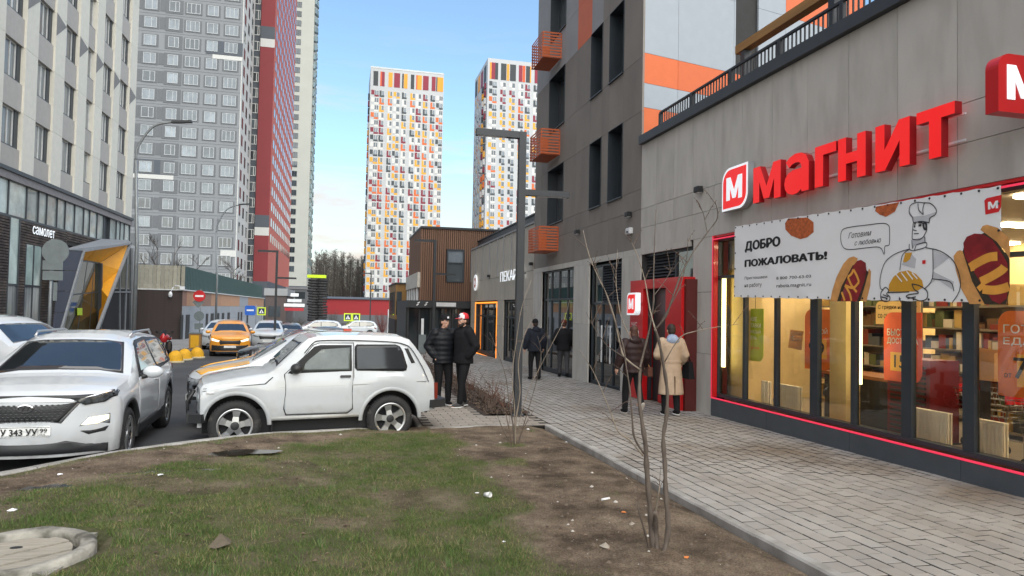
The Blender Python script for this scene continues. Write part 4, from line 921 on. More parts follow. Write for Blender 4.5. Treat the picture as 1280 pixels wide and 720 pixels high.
for y0, y1 in zip(ycuts, ycuts[1:]):
    for z0, z1 in zip(zc, zc[1:]):
        if z0 >= BH or any(abs(o[0]-y0) < .02 and abs(o[2]-z0) < .02 for o in opens): continue
        lightp = z0 > 9.0 and y0 > 17.3
        mt = M_dgrey
        if lightp: mt = M_orange if (18.5 < y0 < 19.5) else M_mgrey
        if z0 > 9.0 and y0 > 17.6 and y1 < 18.8: mt = M_mgrey
        bx('panel', blk, XW, XW+.05, y0+.004, y1-.004, z0+.004, z1-.004, mt)
for (y0, y1, z0, z1) in opens:
    rv = window_x(blk, XW, y0, y1, z0, z1, M_winframe, M_pane, nv=1, depth=.32, fw=.05)
# light ground floor band and piers
for y0, y1 in ((12.69, 15.05), (15.06, 16.21), (16.22, 18.6), (18.61, 19.94), (19.95, 23.45), (23.46, 24.5)):
    bx('panel', blk, XW, XW+.05, y0+.003, y1-.003, 3.085, 3.246, M_conc)
for y0, y1 in ((15.07, 16.20), (18.62, 19.93), (23.47, 24.5)):
    for z0, z1 in ((-.5, 1.35), (1.355, 3.081)): bx('panel', blk, XW, XW+.05, y0, y1, z0, z1, M_conc)
def shopfront(par, y0, y1, z0, z1, mull, doors=(), louv=(), zt=2.05, name='shopfront'):
    mb = MB(); X = XW+.10; f = .05
    mb.box(X, X+.08, y0, y0+f, z0, z1); mb.box(X, X+.08, y1-f, y1, z0, z1); mb.box(X, X+.08, y0+f, y1-f, z0, z0+.18); mb.box(X, X+.08, y0+f, y1-f, z1-f, z1); mb.box(X+.002, X+.078, y0+f, y1-f, zt-.03, zt+.03)
    mb.box(X+1.5, X+1.52, y0, y1, z0, z1)
    sf = obj(name, mb, M_winframe, par, fix=False)
    ys_ = [y0+f]+[y0+(y1-y0)*q for q in mull]+[y1-f]
    for a_, c_ in zip(ys_, ys_[1:]):
        bx('mullion', sf, X+.004, X+.076, c_-.025, c_+.025, z0+.18, z1-f, M_winframe) if c_ < y1-f-.01 else None
        for q0, q1, tag_ in ((z0+.18, zt-.03, 'low'), (zt+.03, z1-f, 'high')):
            mid = ((a_+c_)/2-y0)/(y1-y0)
            if tag_ == 'high' and any(l0 <= mid <= l1 for l0, l1 in louv):
                lm_ = MB(); n = int((q1-q0)/.07)
                for i in range(n): z = q0+(i+.5)*(q1-q0)/n; lm_.add([(X+.01, a_+.02, z-.02), (X+.01, c_-.02, z-.02), (X+.06, c_-.02, z+.03), (X+.06, a_+.02, z+.03), (X+.06, a_+.02, z+.034), (X+.01, a_+.02, z-.016), (X+.01, c_-.02, z-.016), (X+.06, c_-.02, z+.034)], [(0, 1, 2, 3), (4, 7, 6, 5), (0, 5, 6, 1)])
                obj('louvre', lm_, M_louver, sf, fix=False)
            else:
                p = MB(); p.add([(X+.04, a_, q0), (X+.04, c_, q0), (X+.04, c_, q1), (X+.04, a_, q1)], [(0, 3, 2, 1)]); obj('pane', p, G_dark, sf, fix=False)
    for q in doors:
        y = y0+(y1-y0)*q; bx('door_handle', sf, X-.05, X-.02, y-.015, y+.015, z0+.75, z0+1.75, M_whitep); bx('handle_mount', sf, X-.019, X, y-.01, y+.01, z0+1.2, z0+1.23, M_dark)
    return sf
shopfront(blk, *shopf[0], (.35,), louv=((.36, 1),), zt=2.42)
shopfront(blk, *shopf[1], (.33, .66), doors=(.36, .62), louv=((0, .66),), zt=1.95)
shopfront(blk, *shopf[2], (.25, .5, .75), doors=(), zt=2.1)
t = thing('shelf_sign', 'small lime green lit sign behind the four-pane shop window', 'sign', (7.2, 21.6, 2)); bx('panel', t, 7.2, 7.22, 21.2, 22.6, 1.85, 2.1, mat('lime_lit', srgb(160, 200, 30), .5, emit=(.5, .75, .05), es=.6)); bx('bracket', t, 7.2, 7.22, 21.8, 21.84, 2.101, 3.05, M_dark)
# end wall facing the camera, turned a little: white, blue-grey and orange panels
ang = math.atan2(.235, 1.0); dv = Vector((math.cos(ang), math.sin(ang), 0)); nv_ = Vector((dv.y, -dv.x, 0))
def EW(u, v, d=0): q = Vector((XW, 15.10, 0))+dv*u+nv_*d; return (q.x, q.y, v)
ew = obj('end_wall', MB().prism([(.15, 5.3), (8, 5.3), (8, BH), (.15, BH)], EW, -.35, -.08), M_backing, blk)
us = [0.01, 1.08, 2.92, 4.8, 6.6, 8.0]; zb = [(5.4, 6.63, M_orange), (6.63, 7.22, M_blue_grey), (7.22, 7.95, M_orange), (7.95, 9.85, M_blue_grey), (9.85, 13.0, M_blue_grey), (13.0, 16.2, M_blue_grey), (16.2, 19.9, M_blue_grey)]
wy0 = 2.98; wy1 = 3.78
for u0, u1 in zip(us, us[1:]):
    for z0, z1, mt in zb:
        segs = [(u0, u1, z0, z1)]
        if u0 <= wy0 < u1 and 7.95 <= z0 < 9.9: segs = [(u0, wy0, z0, z1), (wy1, u1, z0, z1)]
        for a_, c_, e_, g_ in segs:
            if c_-a_ < .05: continue
            m2 = M_orange if (mt is M_blue_grey and z0 > 9.8 and a_ > 4.5) else mt
            obj('panel', MB().prism([(a_+.004, e_+.004), (c_-.004, e_+.004), (c_-.004, g_-.004), (a_+.004, g_-.004)], EW, -.06, 0), m2, blk)
for z0, z1 in ((8.35, 9.85), (9.86, 11.2)):
    wn = obj('window', MB().prism([(wy0, z0), (wy1, z0), (wy1, z0+.06), (wy0, z0+.06)], EW, -.25, -.1).prism([(wy0, z1-.06), (wy1, z1-.06), (wy1, z1), (wy0, z1)], EW, -.25, -.1).prism([(wy0, z0+.06), (wy0+.06, z0+.06), (wy0+.06, z1-.06), (wy0, z1-.06)], EW, -.25, -.1).prism([(wy1-.06, z0+.06), (wy1, z0+.06), (wy1, z1-.06), (wy1-.06, z1-.06)], EW, -.25, -.1).prism([((wy0+wy1)/2+.1, z0+.06), ((wy0+wy1)/2+.14, z0+.06), ((wy0+wy1)/2+.14, z1-.06), ((wy0+wy1)/2+.1, z1-.06)], EW, -.22, -.12), M_winframe, blk)
    obj('pane', MB().prism([(wy0+.06, z0+.06), (wy1-.06, z0+.06), (wy1-.06, z1-.06), (wy0+.06, z1-.06)], EW, -.2, -.19), M_pane, wn)
# orange air conditioner baskets
names = {0: 'orange slatted metal basket for an air conditioner, lowest of three on the dark block', 1: 'orange slatted metal basket for an air conditioner, middle of three on the dark block', 2: 'orange slatted metal basket for an air conditioner, topmost of three on the dark block'}
for i, z0 in enumerate((3.68, 6.86, 10.08)):
    t = thing('conditioner_basket', names[i], 'basket', (6.5, 21.9, z0), group='orange air conditioner baskets')
    x0, x1, y0, y1, h = 6.14, 6.80, 21.55, 22.85, .80
    if i: h = .84
    for (a_, c_) in ((x0, y0), (x0, y1), (x1-.03, y0)): bx('post', t, a_, a_+.03, c_, c_+.03, z0, z0+h, M_orange_metal)
    for k in range(9):
        z = z0+.02+(h-.06)*k/8
        bx('slat', t, x0-.012, x0-.002, y0, y1+.03, z, z+.05, M_orange_metal); bx('slat', t, x0+.031, x1-.031, y0-.012, y0-.002, z, z+.05, M_orange_metal); bx('slat', t, x0+.031, x1-.005, y1+.032, y1+.042, z, z+.05, M_orange_metal)
    bx('tray', t, x0+.031, x1-.031, y0+.031, y1, z0, z0+.02, M_orange_metal)
# ================================================================== bakery building beyond
bk = thing('bakery_building', 'low grey bakery building with white fins and orange framed windows beyond the dark block', 'building', (XW, 30, 0))
w = MB(); w.box(XW+.05, XW+.25, 24.52, 37.3, 2.16, 4.95); [w.box(XW+.05, XW+.25, q0, q1, -.95, 2.16) for q0, q1 in ((24.52, 26.35), (29.4, 30.6), (35.9, 37.3))]; w.box(XW+2.2, XW+2.3, 24.6, 37.1, -.9, 4.7); w.box(XW+.25, 16, 37.1, 37.3, -.9, 4.95); w.box(XW+.25, 16, 24.52, 37.1, 4.75, 4.9); obj('wall', w, M_backing, bk)
wins = [(30.6, 35.9, -.52, 2.02), (26.35, 29.4, -.5, 2.12)]
yc = [24.52, 26.35, 27.9, 29.4, 30.6, 32.4, 34.1, 35.9, 37.3]
M_bk = mat('bakery_panel', srgb(178, 171, 159), .75, var=.1, rnd=.05, stretch=(1, 1, .4))
for a_, c_ in zip(yc, yc[1:]):
    inw = any(w_[0] <= (a_+c_)/2 <= w_[1] for w_ in wins)
    for z0, z1 in (((2.15, 3.2), (3.2, 4.94)) if inw else ((-.9, 1.0), (1.0, 2.15), (2.15, 3.2), (3.2, 4.94))): bx('panel', bk, XW, XW+.05, a_+.006, c_-.006, z0+.006, z1-.006, M_bk)
    bx('fin', bk, XW-.05, XW-.001, c_-.03, c_+.03, 3.2, 5.02, M_mgrey)
for y0, y1, z0, z1 in wins: bx('window_base', bk, XW, XW+.05, y0+.005, y1-.005, -.95, z0-.005, M_anth)
bx('parapet', bk, XW+.3, XW+.38, 24.52, 37.25, 4.952, 5.42, M_anth); bx('coping', bk, XW-.04, XW+.3, 24.52, 37.3, 4.951, 5.03, M_mgrey); bx('roof_edge', bk, XW+.25, XW+.45, 24.52, 37.25, 5.421, 5.48, M_dark)
shopfront(bk, *wins[0], (.25, .5, .75), zt=1.4, name='shopfront'); shopfront(bk, *wins[1], (.33, .66), zt=1.4, name='shopfront')
y0, y1, z0, z1 = wins[0]
obj('neon_frame', MB().box(XW-.03, XW-.005, y0, y1, z1, z1+.07).box(XW-.03, XW-.005, y0, y1, z0-.07, z0).box(XW-.03, XW-.005, y1-.08, y1, z0, z1).box(XW-.03, XW-.005, y0, y0+.05, z0, z1), M_neon_or, bk)
gm_ = MB()
for k in range(46): y_ = 30.8+.11*k; z_ = random.uniform(-.2, 1.5); gm_.box(XW+.9, XW+1.1, y_, y_+.09, z_, z_+random.uniform(.1, .5), random.randrange(6))
obj('display_goods', gm_, goods, bk, kind='stuff'); bx('display_counter', bk, XW+.8, XW+1.4, 30.7, 35.8, -.9, .2, M_timber)
bx('brick_backdrop', bk, XW+.5, XW+.56, 26.4, 29.35, -.4, 2.1, mat('terracotta', srgb(170, 80, 50), .8, var=.3, scale=6))
s = thing('bakery_sign', 'white letters of the bakery sign on the grey wall, partly behind the lamp post', 'sign', (6.75, 28, 3.1))
mb = MB(); text(mb, 'ПЕКАРНЯ', lambda u, v, d: (6.72-d, u, v), 29.7, 25.6, 2.95, 3.38, depth=.02); obj('letters', mb, M_white, s); bx('rail', s, 6.73, 6.79, 25.6, 29.7, 3.13, 3.17, M_anth)
s = thing('logo_sign', 'small round white and orange sign low on the far end of the bakery wall', 'sign', (6.75, 35.8, 3.1)); obj('disc', MB().lathe([(.001, 0), (.42, 0), (.42, -.06), (.001, -.06)], 20, (6.74, 35.6, 3.12), 'x'), M_white, s); obj('mark', MB().lathe([(.14, -.065), (.28, -.065)], 16, (6.74, 35.6, 3.12), 'x'), M_orange, s)
# ================================================================== brown slatted building
br = thing('cafe_building', 'two storey cafe clad in vertical brown wood slats over a black ground floor', 'building', (6, 38.5, 0))
M_slat = mat('brown_slat', srgb(116, 86, 68), .7, var=.12, scale=2, rnd=.1, stretch=(6, 6, .3)); M_brown = mat('brown_back', srgb(70, 46, 34), .8)
Y = 38.5
obj('wall', MB().box(4.16, 11, Y+.05, Y+7, 2.16, 6.2), M_brown, br); bx('roof_edge', br, 4.08, 11.05, Y-.08, Y+7.05, 6.201, 6.32, M_dark)
x = 4.13
while x < 8.3:
    if x+.07 < 5.58 or x > 6.58: bx('slat', br, x, x+.075, Y-.02, Y+.049, 2.16, 6.2, M_slat)
    else: bx('slat', br, x, x+.075, Y-.02, Y+.049, 2.16, 3.2, M_slat); bx('slat', br, x, x+.075, Y-.02, Y+.049, 5.09, 6.2, M_slat)
    x += .118
y = Y+.1
while y < Y+6.9: bx('slat', br, 4.10, 4.159, y, y+.075, 2.16, 6.2, M_slat); y += .118
wn = obj('window', MB().box(5.58, 5.66, Y-.05, Y+.045, 3.21, 5.08).box(6.50, 6.58, Y-.05, Y+.045, 3.21, 5.08).box(5.66, 6.5, Y-.05, Y+.045, 3.21, 3.29).box(5.66, 6.5, Y-.05, Y+.045, 5.0, 5.08).box(5.66, 6.5, Y-.04, Y+.04, 4.28, 4.34), M_winframe, br)
bx('pane', wn, 5.66, 6.5, Y+.0, Y+.01, 3.29, 4.28, M_pane); bx('pane', wn, 5.66, 6.5, Y, Y+.01, 4.34, 5.0, mat('sky_pane', (.16, .19, .22), .05, spec=.8))
obj('ground_floor', MB().box(3.4, 11, Y+.3, Y+7, -.95, 2.15), M_black, br); bx('canopy', br, 3.4, 7.5, Y-.4, Y+.29, 1.75, 2.15, M_dark)
for k in range(6): bx('post', br, 3.45+.62*k, 3.53+.62*k, Y-.1, Y-.02, -.9, 1.749, M_dark)
for k in range(5):
    p = MB(); a_ = 3.56+.62*k; p.add([(a_, Y+.1, -.7), (a_+.5, Y+.1, -.7), (a_+.5, Y+.1, 1.7), (a_, Y+.1, 1.7)], [(0, 1, 2, 3)]); obj('pane', p, M_pane, br, fix=False)
bx('sign_panel', br, 5.0, 6.1, Y-.43, Y-.401, 1.84, 2.06, M_whitep)
sq = MB()
for cx in (3.9, 4.35): ribbon(sq, [(cx, 1.88), (cx+.12, 1.95), (cx+.06, 2.0), (cx+.18, 2.06)], .05, lambda u, v, d: (u, Y-.405, v))
obj('sign_mark', sq, M_inkw, br, fix=False)
wt = thing('side_building', 'white lintelled low shop with dark windows joined behind the brown slatted cafe', 'building', (4.2, 42, 0))
obj('wall', MB().box(4.17, 8, 45.55, 46.2, -.9, 3.6).box(4.17, 8, Y+7.05, 45.5, -.9, .0), M_whitep, wt)
bx('lintel', wt, 3.98, 4.16, Y+.1, 46.0, 2.9, 3.74, mat('white_render', srgb(205, 198, 186), .7)); 
for k in range(5): bx('pier', wt, 4.0, 4.15, 39.2+1.5*k, 39.45+1.5*k, -.9, 2.899, M_whitep); bx('window', wt, 4.05, 4.1, 39.451+1.5*k, 40.699+1.5*k, -.5, 2.89, M_pane)
oc = thing('kiosk_building', 'small ochre clad kiosk with dark window strip and dark wooden skirt beyond the cafe', 'building', (3.8, 46, 0))
M_ochre = mat('ochre_panel', srgb(150, 112, 62), .6, var=.1)
obj('wall', MB().box(3.35, 4.12, 46.3, 53, .95, 3.3), M_ochre, oc); obj('skirt', MB().box(3.33, 4.14, 46.28, 53.02, -1.1, .949), mat('dark_wood', srgb(58, 48, 44), .7), oc); bx('window', oc, 3.33, 3.349, 47, 52, 1.2, 2.8, M_pane); bx('window', oc, 3.4, 3.75, 46.27, 46.299, 1.25, 2.8, M_pane); bx('roof', oc, 3.28, 4.18, 46.2, 53.1, 3.301, 3.4, M_dark)
# ================================================================== office building on the left
M_pil = mat('pilaster_cream', srgb(210, 206, 194), .7, var=.05, rnd=.03); M_span = mat('spandrel_grey', srgb(168, 163, 157), .7, var=.06, rnd=.04); M_dtri = mat('cladding_dark_wedge', srgb(126, 124, 122), .7)
M_wframe = mat('window_frame_white', srgb(205, 205, 203), .5); M_curt = mat('curtained_glass', srgb(120, 124, 124), .12, var=.35, scale=1.2, rnd=.35, spec=.7, stretch=(.3, 5, .3))
M_brick = mat('brick_dark', srgb(86, 78, 74), .85, var=.2, scale=12, rnd=.05)
XL = -14.2
of = thing('office_building', 'cream and grey office block with tall piers, glass band and dark brick ground floor', 'building', (XL, 40, -.6))
cols = [(26.7, 28.65), (29.9, 31.85), (33.1, 35.05), (36.3, 38.2), (39.43, 41.28), (42.53, 43.83), (45.06, 46.97), (48.18, 50.17)]
Y0L, Y1L, TOP = 24.0, 51.6, 26.8
obj('wall', MB().box(XL-8, XL-.32, Y0L, Y1L-.01, 5.4, TOP), M_backing, of)
obj('end_wall', MB().box(XL-8, XL-.33, Y1L-.009, Y1L, -1, TOP), M_span, of)
edges = [Y0L]+[v for c in cols for v in c]+[Y1L]
piers = [(edges[i], edges[i+1]) for i in range(0, len(edges), 2)]
rows_ = [8.48+2.97*k for k in range(6)]
for (a_, c_) in piers:
    zc_ = [7.45]+[z+1.62 for z in rows_]+[TOP]
    for z0, z1 in zip(zc_, zc_[1:]):
        if z1-z0 < .05: continue
        bx('pier_panel', of, XL-.30, XL, a_+.004, c_-.004, z0+.006, z1-.006, M_pil)
    zt = rows_[2]+1.62+.0
    if a_ > 25: obj('wedge', MB().prism([(a_+.01, zt), (c_-.01, zt-.25), (a_+.01, zt-1.15)], lambda u, v, d: (XL+d, u, v), .0005, .012), M_dtri, of)
def win_l(y0, y1, z0, z1, X):
    mb = MB(); f = .06
    for yy in (y0, y1-f): mb.box(X-.05, X+.02, yy, yy+f, z0, z1)
    mb.box(X-.05, X+.02, y0+f, y1-f, z0, z0+f); mb.box(X-.05, X+.02, y0+f, y1-f, z1-f, z1)
    n = 3 if y1-y0 > 1.5 else 2
    for i in range(1, n): yy = y0+(y1-y0)*i/n; mb.box(X-.045, X+.015, yy-.035, yy+.035, z0+f, z1-f)
    if random.random() < .5: mb.box(X-.044, X+.014, y0+f, y0+(y1-y0)/n-.036, z0+.5, z0+.54)
    w = obj('window', mb, M_wframe, of, fix=False)
    bx('pane', w, X-.03, X-.02, y0+f, y1-f, z0+f, z1-f, M_curt)
    bx('sill', w, X+.021, X+.16, y0-.02, y1+.02, z0-.05, z0-.004, M_anth)
for (y0, y1) in cols:
    zprev = 7.45
    for k, z in enumerate(rows_):
        bx('spandrel', of, XL-.31, XL-.10, y0+.002, y1-.002, zprev+.004, z-.055, M_span)
        win_l(y0+.01, y1-.36 if y1-y0 > 1.5 else y1-.01, z, z+1.66, XL-.27)
        if y1-y0 > 1.5: bx('spandrel', of, XL-.31, XL-.20, y1-.35, y1-.003, z-.05, z+1.66, M_anth)
        zprev = z+1.66
bx('ledge', of, XL-.3, XL+.14, Y0L, Y1L+.02, 7.28, 7.449, M_anth); bx('ledge', of, XL-.3, XL+.06, Y0L, Y1L, 6.95, 7.279, mat('ledge_grey', srgb(128, 122, 122), .6))
gm = [27.5, 29, 30.5, 32.3, 34.12, 35.89, 37.15, 38.1, 39.35, 40.4, 41.7, 43.03, 43.96, 45.18, 46.34, 47.43, 48.72, 49.5, 50.36, 51.55]
M_band = mat('band_glass', srgb(150, 160, 158), .06, var=.45, scale=.7, rnd=.35, spec=.8)
gb = obj('glass_band', MB().box(XL-.3, XL-.06, Y0L, Y1L, 5.36, 5.46).box(XL-.3, XL-.2, Y0L, Y1L-.02, 5.46, 6.95), M_anth, of)
for a_, c_ in zip(gm, gm[1:]):
    bx('mullion', gb, XL-.199, XL-.04, c_-.035, c_+.035, 5.461, 6.949, M_anth)
    if abs(a_-46.34) > .01: bx('pane', gb, XL-.12, XL-.10, a_+.036, c_-.036, 5.461, 6.949, M_band)
M_lob = mat('lobby_pale_glass', srgb(165, 182, 176), .08, var=.3, scale=.8, spec=.7)
# brick ground floor: courses as raised brick rows
bw = MB()
segs = [(Y0L, 34.2, -.8, 5.35), (35.22, 35.85, -.8, 5.35), (35.85, 37.64, 4.32, 5.35), (37.64, 40.6, -.8, 5.35), (40.6, 47, 4.9, 5.35)]
obj('ground_wall', MB().box(XL-.5, XL-.06, Y0L, 40.6, -.9, 5.36).box(XL-.5, XL-.06, 40.6, Y1L, 4.7, 5.36), M_joint, of)
for y0, y1, z0, z1 in segs:
    z = z0; r_ = 0
    while z < z1-.05:
        y = y0-(r_ % 2)*.25
        while y < y1:
            a_, c_ = max(y, y0)+.006, min(y+.5, y1)-.006
            if c_-a_ > .03 and a_ > 29: bw.add([(XL-.05, a_, z+.02), (XL-.05, c_, z+.02), (XL-.05, c_, z+.105), (XL-.05, a_, z+.105), (XL, a_, z+.02), (XL, c_, z+.02), (XL, c_, z+.105), (XL, a_, z+.105)], [(4, 5, 6, 7), (0, 1, 5, 4), (3, 7, 6, 2), (0, 4, 7, 3), (1, 2, 6, 5)])
            y += .5
        z += .125; r_ += 1
obj('bricks', bw, world_mat('brick_face', srgb(92, 82, 76), srgb(70, 62, 60), island=.22, nscale=1.5), of, kind='stuff', fix=False)
for y0, y1, z1, n in ((34.2, 35.22, 5.35, 1), (35.85, 37.64, 4.32, 2)):
    mb = MB(); mb.box(XL-.12, XL+.01, y0, y0+.07, -.7, z1); mb.box(XL-.12, XL+.01, y1-.07, y1, -.7, z1); mb.box(XL-.12, XL, y0+.07, y1-.07, 2.35, 2.45); mb.box(XL-.12, XL, y0+.07, y1-.07, -.7, -.3)
    for i in range(1, n): yy = y0+(y1-y0)*i/n; mb.box(XL-.118, XL-.002, yy-.04, yy+.04, -.3, z1)
    w = obj('window', mb, M_anth, of, fix=False); bx('pane', w, XL-.045, XL-.035, y0+.07, y1-.07, 2.45, z1, M_lob); bx('pane', w, XL-.045, XL-.035, y0+.07, y1-.07, -.3, 2.35, M_curt)
sn = thing('office_sign', 'white lower case company name in raised letters on the dark brick wall', 'sign', (XL+.1, 37.6, 4.9))
mb = MB(); text(mb, 'самолет', lambda u, v, d: (XL+.03+d, u, v), 36.4, 38.9, 4.84, 5.22, depth=.012); obj('letters', mb, M_white, sn); bx('rail', sn, XL+.001, XL+.029, 36.5, 38.8, 5.0, 5.03, M_anth)
# angular entrance
XF_, XB_ = -13.3, -14.05
def F(x, y): return onX(x, y, XF_)
def Bk(x, y): return onX(x, y, XB_)
en = thing('angular_entrance', 'angular entrance with navy panel, orange lined recess and slanting grey edges', 'entrance', (-13.6, 42, -.6))
def slab(name, pts, mt, th=.08, par=en):
    P = [Vector(p) for p in pts]; n_ = (P[1]-P[0]).cross(P[2]-P[0]).normalized()*th; k = len(P)
    mb = MB(); mb.add([tuple(p) for p in P]+[tuple(p+n_) for p in P], [tuple(range(k)), tuple(range(2*k-1, k-1, -1))]+[(i, k+i, k+(i+1) % k, (i+1) % k) for i in range(k)]); return obj(name, mb, mt, par)
gz = -.62
def down(p): return Vector((p.x, p.y, gz))
M_navy = mat('navy_panel', srgb(52, 56, 72), .5, var=.06, rnd=.05); M_opan = mat('ochre_lining', srgb(216, 148, 30), .5, var=.08, rnd=.06); M_ped = mat('zinc_edge', srgb(130, 132, 136), .45)
tl, tr_ = F(80, 312), F(104, 313.5); ftip = F(163, 304); bl_, br_ = F(67, 418), F(74, 418); rb = F(121, 414)
for i in range(4):
    q = lambda a, b, t: a+(b-a)*t
    slab('panel', [q(tl, bl_, i/4+.004), q(tr_, br_, i/4+.004), q(tr_, br_, (i+1)/4-.004), q(tl, bl_, (i+1)/4-.004)], M_navy)
obj('edge_frame', MB().bar(tr_, br_, .16, .16).bar(tr_, ftip, .14, .12).bar(ftip, rb, .14, .14), M_ped, en)
b_tl, b_tr, b_br, b_bl = Bk(100, 325), Bk(124, 329), Bk(123, 414), Bk(80, 414)
for i in range(4): slab('soffit_panel', [q(tr_, ftip, i/4+.003), q(tr_, ftip, (i+1)/4-.003), q(b_tl, b_tr, (i+1)/4-.003), q(b_tl, b_tr, i/4+.003)], M_opan, .03)
for i in range(3):
    slab('side_panel', [q(ftip, rb, i/3+.003), q(ftip, rb, (i+1)/3-.003), q(b_tr, b_br, (i+1)/3-.003), q(b_tr, b_br, i/3+.003)], M_opan, .03)
slab('roof_panel', [tl, tr_, ftip, onX(160, 300, XL-.02), onX(128, 298.5, XL-.02), onX(92, 308, XL-.02)], M_ped, .04)
gl = obj('glazing', MB().bar(b_tl, b_tr, .08, .08).bar(q(b_tl, b_bl, .5), q(b_tr, b_br, .42), .07, .07).bar(q(b_tl, b_tr, .35), q(b_bl, b_br, .35), .06, .06).bar(q(b_tl, b_tr, .7), q(b_bl, b_br, .7), .06, .06).bar(b_tr+Vector((.05, -.1, 0)), b_br+Vector((.05, -.1, 0)), .3, .2), M_anth, en)
slab('pane', [b_bl, b_br, b_tr, b_tl], mat('lobby_glass', srgb(62, 62, 50), .05, var=.4, scale=.8, spec=.8), .02)
rg = [onX(x, y, XL-.02) for x, y in ((159, 310), (164.5, 310), (164.5, 413), (126, 413))]
slab('pane', rg, M_pane, .02); obj('glazing', MB().bar(q(rg[0], rg[1], .1), q(rg[3], rg[2], .75), .1, .1).bar(rg[1], rg[2], .22, .2).bar(onX(143, 365, XL), onX(163, 365, XL), .08, .08).bar(onX(150, 335, XL), onX(150, 412, XL), .06, .06), M_ped, en)
slab('lit_window_sign', [onX(97, 385, -13.95), onX(103, 385, -13.95), onX(103, 394, -13.95), onX(97, 394, -13.95)], M_lime, .02)
# ================================================================== brick and panel garage behind it
ga = thing('garage_building', 'low dark brick and grey panel garage with orange cladding band along the far pavement', 'building', (-11.3, 54, -.9))
M_gbrick = mat('garage_brick', srgb(62, 52, 50), .85, var=.3, scale=5, bump=.6, bscale=25, stretch=(1, 1, 5)); M_gpan = mat('garage_panel', srgb(152, 155, 160), .6, var=.06, rnd=.06); M_gor = mat('garage_orange', srgb(176, 134, 104), .7, var=.12, rnd=.1); M_gbr = mat('garage_brown', srgb(140, 108, 92), .7, var=.1)
GX, GY = -11.3, 53.8
obj('wall', MB().box(-20, GX-.06, GY+.06, 106, -3, 2.66), M_backing, ga)
for i in range(30): z = -1.1+.127*i; bx('brick_course', ga, -14.6, GX, GY, GY+.059, z+.003, z+.124, M_gbrick)
yy = [GY+.06, 55.3, 57.6, 61, 65, 70, 75.5, 82, 89, 97, 105.9]
for i, (a_, c_) in enumerate(zip(yy, yy[1:])):
    bx('band_panel', ga, GX-.059, GX, a_+.01, c_-.01, 1.55, 2.65, M_gbr if i in (0, 3) else (M_gpan if i == 7 else M_gor)); bx('panel', ga, GX-.059, GX, a_+.01, c_-.01, .35, 1.54, M_gpan); bx('panel', ga, GX-.059, GX, a_+.01, c_-.01, -2.6, .34, M_gpan)
for a_, c_ in ((226, 229), (232, 237), (257, 260), (263, 267), (270, 274), (277, 280), (284, 287), (297, 299), (300.5, 302.5), (308, 310)):
    y0, y1 = onX(a_, 400, GX).y, onX(c_, 400, GX).y; bx('doorway', ga, GX-.04, GX+.012, y0, y1, -2.5, .9, M_black)
bx('coping', ga, -20, GX+.12, GY-.05, 106, 2.661, 2.75, mat('coping_white', srgb(200, 200, 198), .6))
fe = thing('green_fence', 'long green corrugated fence standing on the garage roof edge', 'fence', (GX-.2, 80, 2.75))
M_green = mat('green_sheet', srgb(54, 78, 77), .6, var=.12)
mb = MB(); y = GY+.2; n = 0
while y < 105.5: mb.box(GX-.22-.03*(n % 2), GX-.18-.03*(n % 2), y, y+.28, 2.76, 4.5); y += .281; n += 1
obj('sheet', mb, M_green, fe, fix=False)
for k in range(18): bx('post', fe, GX-.33, GX-.26, GY+.3+2.95*k, GY+.38+2.95*k, 2.76, 4.45, M_dark)
fe = thing('beige_fence', 'short beige board fence on top of the dark brick wall', 'fence', (-13, GY+.3, 2.75))
for k in range(13): bx('board', fe, -14.7+.27*k, -14.7+.27*k+.245, GY+.2, GY+.23, 2.76, 4.45, mat('beige_board', srgb(150, 146, 132), .8, var=.12, rnd=.12))
for z in (3.0, 4.2): bx('rail', fe, -14.7, -11.3, GY+.231, GY+.27, z, z+.08, M_span)
sc_ = thing('security_lamp', 'white wall lamp on a bracket at the corner of the brick wall', 'lamp', (-11.8, GY, 2.6)); obj('arm', MB().tube([(-11.9, GY-.02, 2.9), (-11.7, GY-.25, 3.0), (-11.35, GY-.3, 2.95)], .035, 6), M_whitep, sc_); obj('head', MB().ball((-12.05, GY-.2, 2.35), (.14, .14, .22)), M_whitep, sc_); obj('hanger', MB().tube([(-11.9, GY-.05, 2.9), (-12.05, GY-.2, 2.5)], .03, 6), M_whitep, sc_); obj('floodlight', MB().box(-11.4, -11.1, GY-.4, GY-.2, 2.7, 2.95), M_whitep, sc_)
# ================================================================== towers
def grid_tower_window(w, h, frame, glass, surround=None, s=.0, mullions=1, side=None):
    """shared mesh of one flat's window facing -Y, origin at lower left"""
    mb = MB(); f = .09
    if surround is not None: mb.box(-s, w+s, -.03, .02, -s*.6, h+s*.5, 2)
    mb.box(0, f, -.09, 0, 0, h, 0); mb.box(w-f, w, -.09, 0, 0, h, 0); mb.box(f, w-f, -.09, 0, 0, f, 0); mb.box(f, w-f, -.09, 0, h-f, h, 0)
    for i in range(mullions): x = w*(i+1)/(mullions+1)+(.15 if mullions == 1 else 0); mb.box(x-.05, x+.05, -.085, 0, f, h-f, 0)
    me = mb.mesh('window', [frame, glass] + ([surround] if surround else [])); pm_ = MB(); pm_.add([(f, -.05, f), (w-f, -.05, f), (w-f, -.05, h-f), (f, -.05, h-f)], [(0, 1, 2, 3)])
    return me, pm_.mesh('pane', glass)
def put(name, me, par, loc, rz=0.0):
    o = bpy.data.objects.new(name, me); COL.objects.link(o); o.location = loc; o.rotation_euler = (0, 0, rz); o.parent = par
    o.matrix_parent_inverse = PINV.get(par.name, Matrix()) if par.type == 'EMPTY' else Matrix(); return o
def put_win(par, meshes, loc, rz=0.0):
    o = put('window', meshes[0], par, loc, rz); p = bpy.data.objects.new('pane', meshes[1]); COL.objects.link(p); p.parent = o; return o
